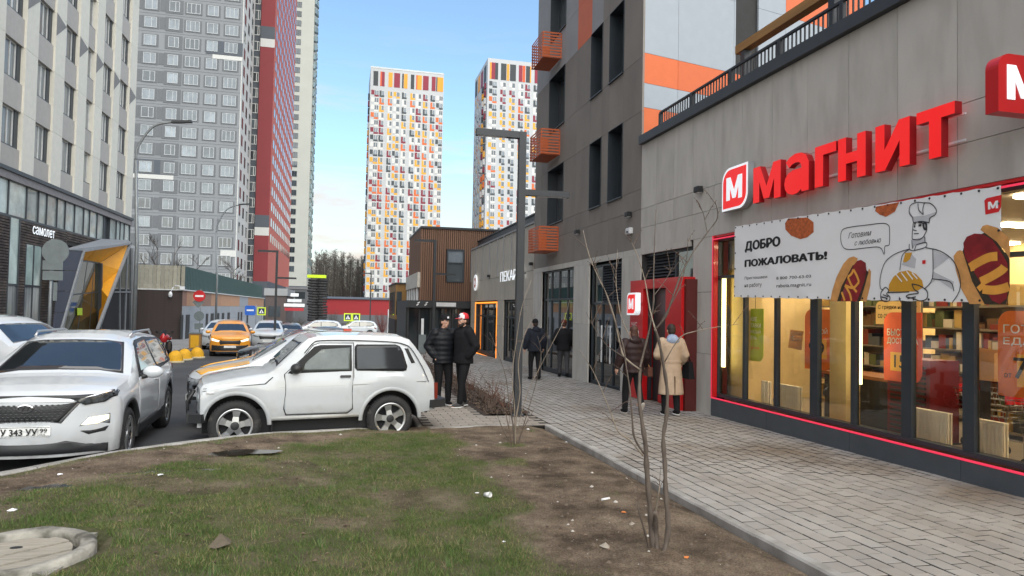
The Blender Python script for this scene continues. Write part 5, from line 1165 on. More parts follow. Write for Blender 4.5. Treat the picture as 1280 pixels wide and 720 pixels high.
M_tg = mat('tower_grey', srgb(124, 127, 131), .75, var=.05, scale=.3, rnd=.02); M_tgd = mat('tower_surround', srgb(98, 101, 105), .75, var=.08); M_tw = mat('tower_white', srgb(190, 190, 187), .7, var=.04); M_td = mat('tower_dark', srgb(74, 80, 88), .7)
M_pane2 = mat('curtain_pane', srgb(108, 116, 122), .1, var=.3, scale=.6, rnd=.55, spec=.7)
M_wf2 = mat('tower_window_frame', srgb(166, 170, 173), .5)
TY = 115.0
tw = thing('grey_tower', 'tall grey panel apartment tower with white side wall behind the brick garage', 'tower', (-24, TY, -2))
obj('wall', MB().box(-34, -16.72, TY+.02, 128, -3, 66), M_tg, tw); obj('side_wall', MB().box(-16.719, -16.6, TY, 128.0, -3, 66), M_tw, tw)
for i in range(9):   # pale storey-high piers in low relief
    pass
cols_t = [(-30.85, 1.75, .3), (-27.4, 1.5, .5), (-24.95, 2.0, .25), (-21.9, 1.6, .25), (-19.25, 1.9, .25)]
meshes = [grid_tower_window(w_, 1.62, M_wf2, M_pane2, M_tgd, s_, 2 if w_ > 1.85 else 1) for _, w_, s_ in cols_t]
for k in range(-13, 10):
    z = 38.55+2.8*k
    for (x, w_, s_), mm in zip(cols_t, meshes): put_win(tw, mm, (x+random.uniform(-.02, .02), TY, z))
    bx('storey_joint', tw, -34, -16.73, TY-.004, TY+.019, z-.62, z-.585, M_tgd)
for x0, x1 in ((-32.6, -31.5), (-28.6, -28.0)): pass
for k in range(-13, 10):
    if k in (-6, 1): continue
    z = 38.55+2.8*k; bx('niche_panel', tw, -32.0, -31.2, TY-.02, TY+.019, z-.1, z+1.75, M_tgd); bx('niche_panel', tw, -28.7, -27.95, TY-.02, TY+.019, z-.1, z+1.75, M_tgd)
bx('white_band', tw, -21.0+.0, -16.59, TY-.05, TY+.018, 40.25, 40.9, M_tw); bx('dark_band', tw, -22.0, -16.59, TY-.045, TY+.018, 40.95, 43.1, M_td); bx('white_band', tw, -33, -26.0, TY-.05, TY+.018, 20.75, 21.4, M_tw); bx('dark_band', tw, -33, -26.0, TY-.028, TY+.018, 21.45, 23.7, M_td)
bx('white_band', tw, -18.9, -16.59, TY-.05, TY+.018, 9.2, 10.2, M_tw)
sw = MB(); sw.box(0, 1.5, -.02, .02, 0, 1.7); swm = sw.mesh('window', M_pane)
for k in range(-14, 10):
    for y in (116.3, 120.2, 124.4): put('window', swm, tw, (-16.58, y, 38.4+2.8*k), math.pi/2)
rt_ = thing('red_tower', 'tall red apartment tower with coral striped side behind the grey tower', 'tower', (-14.5, 128, -2))
M_tr = mat('tower_red', srgb(122, 44, 48), .7, var=.06, scale=.4); M_coral = mat('tower_coral', srgb(180, 96, 84), .7, var=.05)
RXs = -13.15
obj('wall', MB().box(-15.55, RXs-.02, 128.0, 176, -3, 78), M_tr, rt_); obj('recess_wall', MB().box(-17.4, -15.56, 128.6, 140, -3, 78), M_td, rt_); obj('side_wall', MB().box(RXs-.019, RXs, 128.02, 176, 6, 78), M_coral, rt_); bx('side_base', rt_, RXs-.019, RXs+.01, 128.02, 176, -3, 5.99, M_td)
for z0, z1, mt in ((49.1, 51.3, M_td), (47.6, 49.08, M_tw), (15.45, 17.6, M_td), (14.0, 15.43, M_tw), (-3, 5.9, M_td)): bx('band', rt_, -15.56, RXs+.005, 127.97, 127.999, z0, z1, mt)
rec = grid_tower_window(1.0, 1.7, M_wframe, M_pane, None, 0, 1); swr = MB(); swr.box(0, 2.0, -.02, .02, 0, 1.5); swrm = swr.mesh('window', M_pane)
for k in range(-12, 14):
    z = 38.55+2.8*k; put_win(rt_, rec, (-16.75, 128.6, z))
for k in range(-9, 13):
    for j in range(12): put('window', swrm, rt_, (RXs+.02, 130+3.85*j, 38.7+2.85*k), math.pi/2)
CY_ = 228.0
c0, c1, c2 = onY(366, 100, CY_).x, onY(390.5, 100, CY_).x, onX(395.5, 100, onY(390.5, 100, CY_).x)
ct = thing('cream_tower', 'pale cream apartment tower standing beyond the red tower', 'tower', (c0, CY_, -3))
M_tc = mat('tower_cream', srgb(168, 169, 162), .75, var=.04, scale=.3)
obj('wall', MB().box(c0-3, c1, CY_, c2.y, 8, 128), M_tc, ct); bx('base', ct, c0-3.01, c1+.02, CY_-.03, c2.y, -4, 7.99, M_td)
cw = grid_tower_window(1.9, 1.8, M_td, M_pane, None, 0, 1); sw2 = MB(); sw2.box(0, 2.2, -.5, .02, 0, 1.6); sw2m = sw2.mesh('balcony', mat('balcony_glass', srgb(120, 138, 140), .2, rnd=.3))
for k in range(38):
    z = 12.5+3.03*k; put_win(ct, cw, (c0+.2, CY_, z))
    for j in range(3): put('balcony', sw2m, ct, (c1, CY_+3+(c2.y-CY_)*.3*j, z), math.pi/2)
# white towers with coloured accents
def accent_mat():
    M = bpy.data.materials.new('accent_panel'); M.use_nodes = True; t = M.node_tree; p = t.nodes['Principled BSDF']; p.inputs['Roughness'].default_value = .6
    oi = t.nodes.new('ShaderNodeObjectInfo'); cr = t.nodes.new('ShaderNodeValToRGB'); cr.color_ramp.interpolation = 'CONSTANT'; e = cr.color_ramp.elements
    e[0].position = 0; e[0].color = (*srgb(206, 206, 204), 1); e[1].position = .28; e[1].color = (*srgb(220, 160, 50), 1)
    for ps, c in ((.50, srgb(125, 34, 54)), (.68, srgb(60, 68, 74)), (.86, srgb(205, 100, 45))): q_ = e.new(ps); q_.color = (*c, 1)
    t.links.new(oi.outputs['Random'], cr.inputs[0]); t.links.new(cr.outputs[0], p.inputs['Base Color']); return M
M_acc = accent_mat(); M_tww = mat('tower_pure_white', srgb(180, 183, 186), .7, var=.03, scale=.2)
A_or, A_red, A_dk, A_y = mat('accent_orange', srgb(226, 150, 44), .6), mat('accent_maroon', srgb(132, 30, 52), .6), mat('accent_dark', srgb(48, 54, 58), .6), mat('accent_vermilion', srgb(206, 84, 40), .6)
M_pane3 = mat('tower_glass', srgb(92, 102, 112), .12, var=.2, scale=1, rnd=.5, spec=.7)
def acc_window(w):
    mb = MB(); h = 1.75; aw = w*.42
    mb.box(0, aw, -.05, .02, -.75 if w < 2.2 else 0, h, 1); mb.box(aw, w, -.04, .02, -.75, -.05, 1)
    mb.box(aw+.02, w, -.03, .02, 0, h, 0)
    for i in range(3 if w > 2.4 else 2): x = aw+.02+(w-aw-.1)*i/(2 if w > 2.4 else 1); mb.box(x, x+.12, -.07, -.031, 0, h, 2)
    mb.box(aw+.02, w, -.068, -.032, h-.12, h-.002, 2)
    return mb.mesh('window', [M_pane3, M_acc, M_wframe])
t1 = thing('accent_tower', 'white apartment tower with yellow and maroon accents, standing clear in the middle of the sky', 'tower', (21, 265, -3), group='white towers with coloured accents')
T1Y = 265.0; X0 = onY(460.5, 200, T1Y).x; X1 = onY(552.5, 200, T1Y).x
obj('wall', MB().box(X0, X1, T1Y, T1Y+22, -4, 93), M_tww, t1)
k45 = lambda x: X0+(x-50)/(463-50)*(X1-X0)
colsx = [(56, 98), (102, 128), (149, 173), (180, 215), (227, 253), (274, 301), (307, 336), (347, 373), (389, 415), (422, 460)]
am = [acc_window(k45(c)-k45(a)) for a, c in colsx]
for k in range(29):
    z = 85.2-2.86*(k+1)+.4
    for (a_, c_), me in zip(colsx, am): put('window', me, t1, (k45(a_), T1Y, z))
    bx('storey_joint', t1, X0, X1, T1Y-.01, T1Y+.01, z-.98, z-.86, M_wframe)
tops = [(56, 66, None), (66, 92, A_dk), (104, 112, A_y), (112, 128, A_red), (150, 172, A_or), (181, 214, A_red), (226, 234, A_dk), (236, 256, A_or), (275, 294, A_dk), (305, 312, A_y), (312, 337, A_or), (344, 376, A_red), (394, 416, A_red), (420, 426, A_dk), (427, 460, A_or)]
for a_, c_, mt in tops:
    if mt: bx('crown_panel', t1, k45(a_), k45(c_), T1Y-.08, T1Y, 86.2, 91.8, mt)
bx('roof_rail', t1, X0, X1, T1Y+.5, T1Y+.6, 93.6, 93.75, M_wframe); bx('roof_edge', t1, X0-.1, X1+.1, T1Y-.1, T1Y+.3, 93.001, 93.3, M_wframe)
sd = MB(); sd.box(0, 1.6, -.6, .02, -.5, 1.6); sdm = sd.mesh('balcony', M_acc)
for k in range(29): put('balcony', sdm, t1, (X0, T1Y+6, 85.6-2.86*(k+1)), -math.pi/2)
t2 = thing('accent_tower', 'white apartment tower with coloured accents on two sides, half hidden by the dark block', 'tower', (60, 255, -3), group='white towers with coloured accents')
T2Y = 255.0; P0 = onY(609.5, 100, T2Y).x; P1 = onY(700, 100, T2Y).x; side_y = onX(593.5, 120, P0).y
obj('wall', MB().box(P0, P1, T2Y, side_y, -4, 97.8), M_tww, t2)
pxw = lambda x: onY(585+x/6, 120, T2Y).x
colsx = [(158, 216), (242, 284), (309, 352), (378, 416), (428, 466), (491, 530), (545, 590), (605, 650)]
for k in range(22):
    z = 89.6-2.95*(k+1)+.6
    for a_, c_ in colsx:
        w_ = round(pxw(c_)-pxw(a_), 1); key = ('acc', w_)
        if key not in _bc: _bc[key] = acc_window(w_)
        put('window', _bc[key], t2, (pxw(a_), T2Y, z))
    for j in range(5):
        if ('acc', 2.5) not in _bc: _bc[('acc', 2.5)] = acc_window(2.5)
        put('window', _bc[('acc', 2.5)], t2, (P0, side_y-1.5-(side_y-T2Y-4)*j/5, z), -math.pi/2)
        if j in (3, 4): put('balcony', sdm, t2, (P0, side_y-4.5-(side_y-T2Y-4)*j/5, z), -math.pi/2)
for a_, c_, mt in ((160, 172, A_or), (172, 200, A_red), (200, 222, A_dk), (244, 284, A_dk), (288, 306, A_or), (312, 356, A_dk), (378, 404, A_red), (406, 426, A_y), (432, 462, A_dk), (462, 470, A_or), (497, 530, A_red), (548, 580, A_or)): bx('crown_panel', t2, pxw(a_), pxw(c_), T2Y-.08, T2Y, 89.8, 96.2, mt)
for j in range(4): bx('crown_panel', t2, P0-.08, P0, T2Y+3+(side_y-T2Y)*.23*j, T2Y+7+(side_y-T2Y)*.23*j, 89.8, 96.2, (A_dk, A_red, A_or, A_dk)[j])
# ================================================================== far end of the street
hill = MB(); n = 40; vs = []; fs = []
for i in range(n+1):
    for j in range(9):
        x = -120+360*i/n; y = 280+30*j; z = -2.6+15*sstep((j-.5)/4)+2.5*nz2(x*.02, y*.02, 1, 2); vs.append((x, y, z))
for i in range(n):
    for j in range(8): fs.append((i*9+j, i*9+j+1, (i+1)*9+j+1, (i+1)*9+j))
hill.add(vs, fs, 0, True); obj('hill', hill, mat('woodland_floor', (.045, .036, .028), .95, var=.3, scale=.2), kind='structure')
fo = MB(); rs = random.Random(3)
for i in range(680):
    x = rs.uniform(-50, 60); y = 290+70*rs.random()**1.3; zb = -2.6+15*sstep(((y-280)/30-.5)/4); h = rs.uniform(19, 23)+(7.5 if y < 312 else 3)+2*nz2(x*.05, y*.05, 1, 9); r_ = rs.uniform(.08, .18); pale = 1 if rs.random() < .2 else 0
    lean = rs.uniform(-.6, .6); fo.tube([(x, y, zb-1), (x+lean*.3, y, zb+h*.4), (x+lean, y, zb+h*.9)], [r_, r_*.7, .03], 4, pale, cap=False)
    for b_ in range(64):
        t_ = rs.uniform(.22, .97); zz = zb+h*t_*.92; l = (1.12-t_)*rs.uniform(1.6, 4.6)+.6; a_ = rs.random()*6.28; up = rs.uniform(.4, 1.1)*l; bx_, by_ = x+lean*t_, y
        e_ = (bx_+math.cos(a_)*l*.8, by_+math.sin(a_)*l*.8, zz+up); wd = rs.uniform(.03, .07)
        fo.add([(bx_-wd, by_, zz), (bx_+wd, by_, zz+.08), e_], [(0, 1, 2)], 2)
        for c_ in range(3):
            q_ = rs.uniform(.35, .95); m_ = (bx_+(e_[0]-bx_)*q_, by_+(e_[1]-by_)*q_, zz+(e_[2]-zz)*q_)
            fo.add([(m_[0]-.05, m_[1], m_[2]), (m_[0]+.05, m_[1], m_[2]+.04), (m_[0]+rs.uniform(-1.1, 1.1), m_[1]+rs.uniform(-.6, .6), m_[2]+rs.uniform(.2, 1.3))], [(0, 1, 2)], 2)
obj('forest', fo, [mat('bark_dark', (.08, .068, .058), .9), mat('birch_bark', (.34, .32, .28), .9), mat('bare_twigs', (.115, .098, .082), .9, rnd=0)], kind='stuff', fix=False)
rd = thing('red_hall', 'long low red hall in front of the bare forest at the end of the street', 'building', (2, 190, -3))
ra, rb_ = onY(404, 370, 190), onY(460, 378, 190)
obj('wall', MB().box(ra.x, rb_.x+12, 190, 205, -3.2, 3.9), mat('hall_red', srgb(150, 38, 44), .7, var=.08), rd); obj('roof', MB().add([(ra.x-.3, 189.6, 3.901), (rb_.x+12, 189.6, 3.901), (rb_.x+12, 205, 4.6), (ra.x-.3, 205, 4.6), (ra.x-.3, 189.6, 3.75), (rb_.x+12, 189.6, 3.75)], [(0, 1, 2, 3), (4, 5, 1, 0)]), M_td, rd)
bx('base', rd, ra.x-.05, rb_.x+12, 189.9, 189.999, -3.2, -.4, M_tgd)
lo = thing('low_building', 'low dark brown building with grey roof left of a lamp post down the street', 'building', (-11, 112, -2)); a0, a1 = onY(331, 400, 110), onY(357, 400, 110)
obj('wall', MB().box(a0.x, a1.x, 110, 125, -3, 3.2), mat('low_brown', srgb(84, 74, 72), .8, var=.1), lo); bx('roof', lo, a0.x-.2, a1.x+.2, 109.8, 125, 3.201, 4.3, M_mgrey); bx('window', lo, a0.x+.5, a1.x-.8, 109.95, 109.999, 0, 1.6, M_pane)
lo = thing('low_building', 'low grey hall with slatted front between the cream tower and the dark tyre stack', 'building', (-8, 170, -2)); a0, a1 = onY(353, 400, 168), onY(386, 400, 168)
obj('wall', MB().box(a0.x, a1.x, 168, 180, -3, 5.6), M_tgd, lo); bx('roof', lo, a0.x-.2, a1.x+.2, 167.8, 180, 5.601, 6.1, M_tg); bx('window', lo, a0.x+1, a1.x-1, 167.95, 167.999, 3.4, 5, M_pane)

# striped block across the side street: out of frame, but mirrored in the windscreens
sb_ = thing('striped_block', 'white apartment block with yellow and maroon vertical stripes, mirrored in the crossover windscreen', 'building', (-15, 9, 0))
obj('wall', MB().box(-24, -15, -6, 21, -.6, 40), M_tww, sb_)
for k in range(9):
    y = -5.4+3*k; bx('stripe', sb_, -14.999, -14.9, y, y+.8, 1, 39.5, (A_or, A_red, A_y, A_red, A_or)[k % 5])
    for j in range(12): bx('window', sb_, -14.999, -14.95, y+1.1, y+2.6, 2+3.1*j, 3.8+3.1*j, M_pane)
# ================================================================== vehicles
def interp(tab, x):
    if x <= tab[0][0]: return tab[0][1]
    for (a, b), (c, d) in zip(tab, tab[1:]):
        if x <= c: return b+(d-b)*(x-a)/(c-a)
    return tab[-1][1]
def paint(name, col, rough=.28, var=.03, dirt=None): return mat(name, col, rough, var=var, scale=1.5, coat=1.0, spec=.5, dirt=dirt, grime=True)
M_white_car = paint('white_car_paint', (.56, .585, .61)); M_niva = paint('white_dusty_paint', (.49, .515, .535), .35, .04, ((.36, .35, .33), 3.0, .55, .9))
M_black_car = paint('black_car_paint', (.012, .012, .014), .2); M_silver = paint('silver_car_paint', (.38, .40, .42)); M_taxi_o = paint('taxi_orange', srgb(234, 156, 46)); M_yellow_s = paint('stripe_yellow', srgb(238, 170, 20)); M_grey_car = paint('grey_car_paint', (.12, .125, .13)); M_blue_s = paint('stripe_blue', srgb(46, 84, 150))
M_cglass = mat('car_glass', (.012, .014, .016), .02, var=.3, scale=1.5, spec=1.0, coat=1.0); M_cglass_l = mat('car_glass_pale', (.10, .115, .11), .04, var=.4, scale=2.2, spec=.5); M_tint = mat('car_glass_tinted', (.022, .024, .027), .05, var=.1, spec=.45)
M_rub = mat('rubber_black', (.012, .012, .013), .7); M_tyre = mat('tyre_rubber', (.022, .022, .023), .85, bump=.3, dirt=((.10, .09, .08), 6, .55, .8)); M_plas = mat('black_plastic', (.022, .023, .025), .5); M_alloy = mat('alloy_silver', (.52, .53, .54), .3, metal=.85); M_alloyd = mat('alloy_dark', (.08, .08, .085), .3, metal=.7); M_chr = mat('chrome', (.7, .7, .7), .12, metal=1); M_lens = mat('headlamp_lens', (.25, .27, .29), .06, spec=.9, var=.5, scale=14); M_lensd = mat('headlamp_dark', (.05, .055, .06), .05, spec=.9, var=.6, scale=18); M_tail = mat('tail_lamp', (.16, .022, .012), .15); M_drl = mat('running_light', (.9, .85, .7), .3, emit=(1, .88, .62), es=.8); M_amber = mat('amber_lens', (.7, .25, .02), .2)
TT = [i/16 for i in range(-16, 17)]
class Car:
    def __init__(s, **k):
        s.__dict__.update(dict(tumble=.28, crown=.035, kf=.22, kr=.16, sill=.30, noseh=.75, xb=.55, rnd=.09, sh=.95)); s.__dict__.update(k)
        s.x1 = s.top[-1][0]; s.x0 = s.top[0][0]
    def hw(s, x): return interp(s.width, x)
    def low(s, x):
        z = interp(s.sillt, x)
        for xc in s.wx:
            d = abs(x-xc)
            if d < s.Ra: z = max(z, s.R+math.sqrt(s.Ra**2-d*d))
        return z
    def sec(s, x):
        zt = interp(s.top, x); zb = min(interp(s.belt, x), zt-.03); w = s.hw(x); zl = min(s.low(x), zb-.04); h = zt-zb; wr = w-.03-s.tumble*h
        g = lambda f: zl+(zb-zl)*f
        return [(w-.12, zl), (w-.02, zl), (w-.004, g(.3)), (w, g(.6)), (w-.008, g(.82)), (w-.03, zb), (wr, zb+h*.80), (max(wr-min(s.rnd, h*.4), .05), zb+h*s.sh), (wr*.55, zt+s.crown*.75), (0, zt+s.crown)]
    def side_y(s, x, z):
        P = s.sec(x)[1:8]
        if z <= P[0][1]: return P[0][0]
        for (a, b), (c, d) in zip(P, P[1:]):
            if z <= d: return a+(c-a)*((z-b)/(d-b) if d > b else 0)
        return P[-1][0]
    def D(s, x, y, z):
        w = max(s.hw(max(min(x, s.x1), s.x0)), .1); e = (abs(y)/w)**2.6
        if x > s.x1-s.xb: t = (x-(s.x1-s.xb))/s.xb; x -= s.kf*e*t*t+s.rake(z)*t*t
        if x < s.x0+s.xb: t = ((s.x0+s.xb)-x)/s.xb; x += s.kr*e*t*t
        return (x, y, z)
    def rake(s, z): return 0.0
    def S(s, sd):
        def f(x, z, d=0):
            y = s.side_y(x, z); y2 = s.side_y(x, z+.02); n_ = Vector((0, 1, -(y2-y)/.02)).normalized()
            return s.D(x, sd*(y+n_.y*d), z+n_.z*d)
        return f
    def T(s):
        def zf(x, y):
            P = s.sec(x)[5:]; P = P[::-1]; y = abs(y)
            for (a, b), (c, d) in zip(P, P[1:]):
                if y <= c: return b+(d-b)*((y-a)/(c-a) if c > a else 0)
            return P[-1][1]
        def f(x, y, d=0):
            z = zf(x, y); dz = (zf(x+.01, y)-zf(x-.01, y))/.02; n_ = Vector((-dz, 0, 1)).normalized(); q = s.D(x, y, z); return (q[0]+n_.x*d, q[1], q[2]+n_.z*d)
        return f
    def FF(s):
        def f(y, z, d=0): q = s.D(s.x1, y, z); return (q[0]+d, q[1], q[2])
        return f
    def body(s, root, mt, name='body'):
        xs = set(np.round(np.arange(s.x0, s.x1, .06), 3)) | {s.x1} | {p[0] for p in s.top} | {p[0] for p in s.belt}
        for xc in s.wx:
            for a in np.linspace(0, math.pi, 17): xs.add(round(xc+s.Ra*math.cos(a), 3))
            xs |= {round(xc+s.Ra+.002, 3), round(xc-s.Ra-.002, 3)}
        xs = sorted(x for x in xs if s.x0 <= x <= s.x1); mb = MB(); rows = []
        for x in xs:
            P = s.sec(x); ring = [s.D(x, y, z) for y, z in P]+[s.D(x, -y, z) for y, z in P[::-1][1:]]; rows.append(ring)
        k = len(rows[0]); vs = [p for r in rows for p in r]
        mb.add(vs, [(i*k+j, i*k+j+1, (i+1)*k+j+1, (i+1)*k+j) for i in range(len(rows)-1) for j in range(k-1)], 0, True)
        P = s.sec(s.x1); cap = []
        for i in range(10):
            y, z = P[i] if i < 7 else P[7]
            for t in TT: cap.append(s.D(s.x1, y*t, z))
        NT = len(TT); cap = cap[:8*NT]+[s.D(s.x1, P[7][0]*t, P[7][1]+(P[9][1]-P[7][1])*(1-abs(t)**1.6)) for t in TT]
        mb.add(cap, [(i*NT+j, i*NT+j+1, (i+1)*NT+j+1, (i+1)*NT+j) for i in range(8) for j in range(NT-1)], 0, True)
        P = s.sec(s.x0); cap = [s.D(s.x0, y*t, z) for (y, z) in P for t in (-1, 0, 1)]
        mb.add(cap, [(i*3+j, i*3+j+1, (i+1)*3+j+1, (i+1)*3+j) for i in range(9) for j in range(2)], 0, True)
        me = mb.mesh(name, mt); fixn(me)
        bm2 = bmesh.new(); bm2.from_mesh(me); bmesh.ops.dissolve_degenerate(bm2, dist=1e-4, edges=bm2.edges); bm2.to_mesh(me); bm2.free()
        me.set_sharp_from_angle(angle=math.radians(s.__dict__.get('crisp', 30))); o = obj(name, me, None, root)
        ub = MB(); w = s.hw(0)-.16
        ub.box(s.x0+.6, s.x1-.62, -w, w, .22, .55)
        for xc in s.wx:
            for sd in (1, -1):
                n = 18; ring = []
                for i in range(n+1): a = math.pi*i/n; ring += [(xc+(s.Ra-.004)*math.cos(a), sd*(s.hw(xc)-.03), s.R+(s.Ra-.004)*math.sin(a)), (xc+(s.Ra-.004)*math.cos(a), sd*(s.hw(xc)-.40), s.R+(s.Ra-.004)*math.sin(a))]
                ub.add(ring, [(2*i, 2*i+1, 2*i+3, 2*i+2) for i in range(n)]); ub.add([ring[2*i+1] for i in range(n+1)]+[(xc-s.Ra, sd*(s.hw(xc)-.40), .2), (xc+s.Ra, sd*(s.hw(xc)-.40), .2)][::1], [tuple(range(n+3))])
        obj('underbody', ub, M_rub, root); return o
    def patch(s, name, root, polys, fn, mt, d=.003, step=.12, lbl=None):
        mb = MB()
        for P in polys: patch(mb, P, fn, min(step, .055), 0, d)
        me = mb.mesh(name, mt); b = bmesh.new(); b.from_mesh(me); bmesh.ops.recalc_face_normals(b, faces=b.faces)
        r_ = bmesh.ops.solidify(b, geom=list(b.faces), thickness=.004); b.to_mesh(me); b.free()
        o = obj(name, me, None, root)
        if lbl: o['label'] = lbl
        return o
    def sides(s, name, root, P, mt, d=.003, step=.12, only=None):
        for sd in (1, -1):
            if only and sd != only: continue
            s.patch(name, root, [P], s.S(sd), mt, d, step)
def rrect(x0, x1, z0, z1, r, n=4):
    P = []
    for cx, cz, a0 in ((x1-r, z1-r, 0), (x0+r, z1-r, 90), (x0+r, z0+r, 180), (x1-r, z0+r, 270)):
        for i in range(n+1): a = math.radians(a0+90*i/n); P.append((cx+r*math.cos(a), cz+r*math.sin(a)))
    return P
def grow(P, g):
    c = Vector((sum(p[0] for p in P)/len(P), sum(p[1] for p in P)/len(P))); w = max(abs(p[0]-c.x) for p in P); h = max(abs(p[1]-c.y) for p in P)
    return [(c.x+(p[0]-c.x)*(1+g/w), c.y+(p[1]-c.y)*(1+g/h)) for p in P]
_wheel = {}
def wheel_meshes(R, wd, rim, style):
    key = (R, wd, rim, style)
    if key in _wheel: return _wheel[key]
    t = MB(); h = wd/2; ri = rim
    t.lathe([(ri, -h*.8), (ri+.02, -h), (R-.045, -h), (R-.01, -h*.78), (R, -h*.4), (R, h*.4), (R-.01, h*.78), (R-.045, h), (ri+.02, h), (ri, h*.8)], 36, axis='y')
    for k in range(44):
        a = 2*math.pi*k/44
        for q in (-.55, .1): 
            c, s_ = math.cos(a), math.sin(a); 
            t.add([((R-.004)*c-.018*s_, h*q, (R-.004)*s_+.018*c), ((R-.004)*c+.018*s_, h*q, (R-.004)*s_-.018*c), ((R-.004)*c+.018*s_, h*(q+.45), (R-.004)*s_-.018*c), ((R-.004)*c-.018*s_, h*(q+.45), (R-.004)*s_+.018*c), ((R+.007)*c-.016*s_, h*q, (R+.007)*s_+.016*c), ((R+.007)*c+.016*s_, h*q, (R+.007)*s_-.016*c), ((R+.007)*c+.016*s_, h*(q+.45), (R+.007)*s_-.016*c), ((R+.007)*c-.016*s_, h*(q+.45), (R+.007)*s_+.016*c)], [(4, 5, 6, 7), (0, 1, 5, 4), (1, 2, 6, 5), (2, 3, 7, 6), (3, 0, 4, 7)])
    r = MB(); r.lathe([(ri-.012, h*.2), (ri+.004, h*.80), (ri+.004, h*.9), (ri-.018, h*.84), (ri-.03, h*.1), (.02, h*.0)], 36, axis='y', mi=0)
    ns = 5 if style == 'five' else 10
    for k in range(ns):
        a = 2*math.pi*k/ns+.31; w0, w1 = (.047, .038) if style == 'five' else (.016, .012)
        c, s_ = math.cos(a), math.sin(a); P = lambda rr_, o_, y: (rr_*c-o_*s_, y, rr_*s_+o_*c)
        r0, r1 = .03, ri-.014
        vs = [P(r0, -w0, h*.80), P(r0, w0, h*.80), P((r0+r1)/2, w1, h*.72), P(r1, w0*1.25, h*.80), P(r1, -w0*1.25, h*.80), P((r0+r1)/2, -w1, h*.72)]
        vb = [(x, y-.05, z) for x, y, z in vs]
        r.add(vs+vb, [(0, 1, 2, 5), (5, 2, 3, 4), (1, 7, 8, 2), (2, 8, 9, 3), (4, 10, 11, 5), (5, 11, 6, 0)], 1)
    r.lathe([(ri-.030, h*.74), (ri-.022, h*.86), (ri+.003, h*.93), (ri+.006, h*.82)], 36, axis='y', mi=1, smooth=True)
    r.lathe([(.001, h*.9), (.03, h*.88), (.058, h*.82), (.062, h*.7)], 16, axis='y', mi=2)
    _wheel[key] = (fixn(t.mesh('tyre', M_tyre)), fixn(r.mesh('rim', [M_rub if style == 'five' else M_alloyd, M_alloy, M_plas if style == 'five' else M_alloy]))); return _wheel[key]
def wheels(s, root, wd=.2, rim=.2, style='five', inset=.0):
    ty, ri = wheel_meshes(s.R, wd, rim, style)
    for xc in s.wx:
        for sd in (1, -1):
            w = bpy.data.objects.new('wheel', ty); COL.objects.link(w); w.parent = root; w.location = (xc, sd*(s.hw(xc)-wd/2-.015-inset), s.R); w.rotation_euler = (random.random()*0, 0, 0 if sd > 0 else math.pi)
            r = bpy.data.objects.new('rim', ri); COL.objects.link(r); r.parent = w
            r.rotation_euler = (0, random.uniform(0, 1.2), 0)
def plate(root, fn, s, x0, x1, z0, z1, region=None):
    p = MB(); p.prism(rrect(x0, x1, z0, z1, .012, 3), lambda u, v, d: fn(u, v, d), .004, .016); o = obj('number_plate', p, mat('plate_white', (.75, .76, .75), .4), root)
    tm = MB(); w = x1-x0; f2 = lambda u, v, d=0: fn(u, v, .018)
    if s:
        text(tm, s, f2, x0+w*.04, x0+w*.75, z0+.016, z1-.022, bold=.03)
        text(tm, region, f2, x0+w*.80, x0+w*.94, z0+.042, z1-.022, bold=.012); text(tm, 'RUS', f2, x0+w*.80, x0+w*.90, z0+.014, z0+.032)
        for (a, b, c, d) in ((x0+w*.765, x0+w*.772, z0+.008, z1-.008),): tm.add([f2(a, c), f2(b, c), f2(b, d), f2(a, d)], [(0, 1, 2, 3)])
    for (a, b, c, d) in ((x0+.006, x1-.006, z0+.006, z0+.010), (x0+.006, x1-.006, z1-.010, z1-.006)): tm.add([f2(a, c), f2(b, c), f2(b, d), f2(a, d)], [(0, 1, 2, 3)])
    obj('plate_lettering', tm, M_ink, o, fix=False)
# ------------------------------------------------------------------ white three-door off-roader, side on
nv = thing('offroad_car', 'boxy white three door off-road car with five spoke wheels parked side-on behind the kerb', 'car', local=True)
def nz_(x, y): s_ = 318-10*(x-230)/700; return ((580-x)/318, (659-33*(x-230)/700-(.06*0)-y)/s_)
N = Car(top=[(-1.86, .56), (-1.84, .90), (-1.74, 1.10), (-1.48, 1.46), (-1.40, 1.555), (-1.28, 1.595), (-.8, 1.622), (-.3, 1.628), (0.0, 1.605), (.12, 1.575), (.21, 1.50), (.60, 1.12), (.68, 1.075), (1.1, 1.02), (1.45, .955), (1.55, .93), (1.59, .90), (1.61, .86)],
        belt=[(-1.86, .95), (-1.5, 1.04), (.6, 1.05), (.75, .99), (1.45, .905), (1.57, .88), (1.61, .83)], width=[(-1.86, .79), (-1.6, .82), (-1.2, .83), (1.3, .83), (1.6, .80)], sillt=[(-1.86, .46), (-1.55, .42), (-1.0, .40), (1.0, .40), (1.5, .42), (1.6, .46)], wx=[1.10, -1.10], R=.345, Ra=.43, crisp=14, tumble=.14, kf=.06, kr=.06, xb=.30, crown=.02, rnd=.04, sh=.975)
N.body(nv, M_niva)
door = [nz_(*p) for p in ((437, 318), (437, 470), (447, 498), (720, 490), (745, 470), (748, 320), (748, 172), (590, 176), (562, 186), (520, 240))]
N.sides('door_gap', nv, grow(door, .012), M_rub, .004, .15); N.sides('door', nv, door, M_niva, .010, .15)
fdw = [nz_(*p) for p in ((448, 314), (520, 238), (566, 192), (595, 183), (740, 180), (740, 299))]; fgl = [nz_(*p) for p in ((516, 300), (530, 262), (600, 204), (733, 191), (733, 296))]
N.sides('window_trim', nv, fdw, M_rub, .015, .2); N.sides('window', nv, fgl, M_cglass_l, .019, .2)
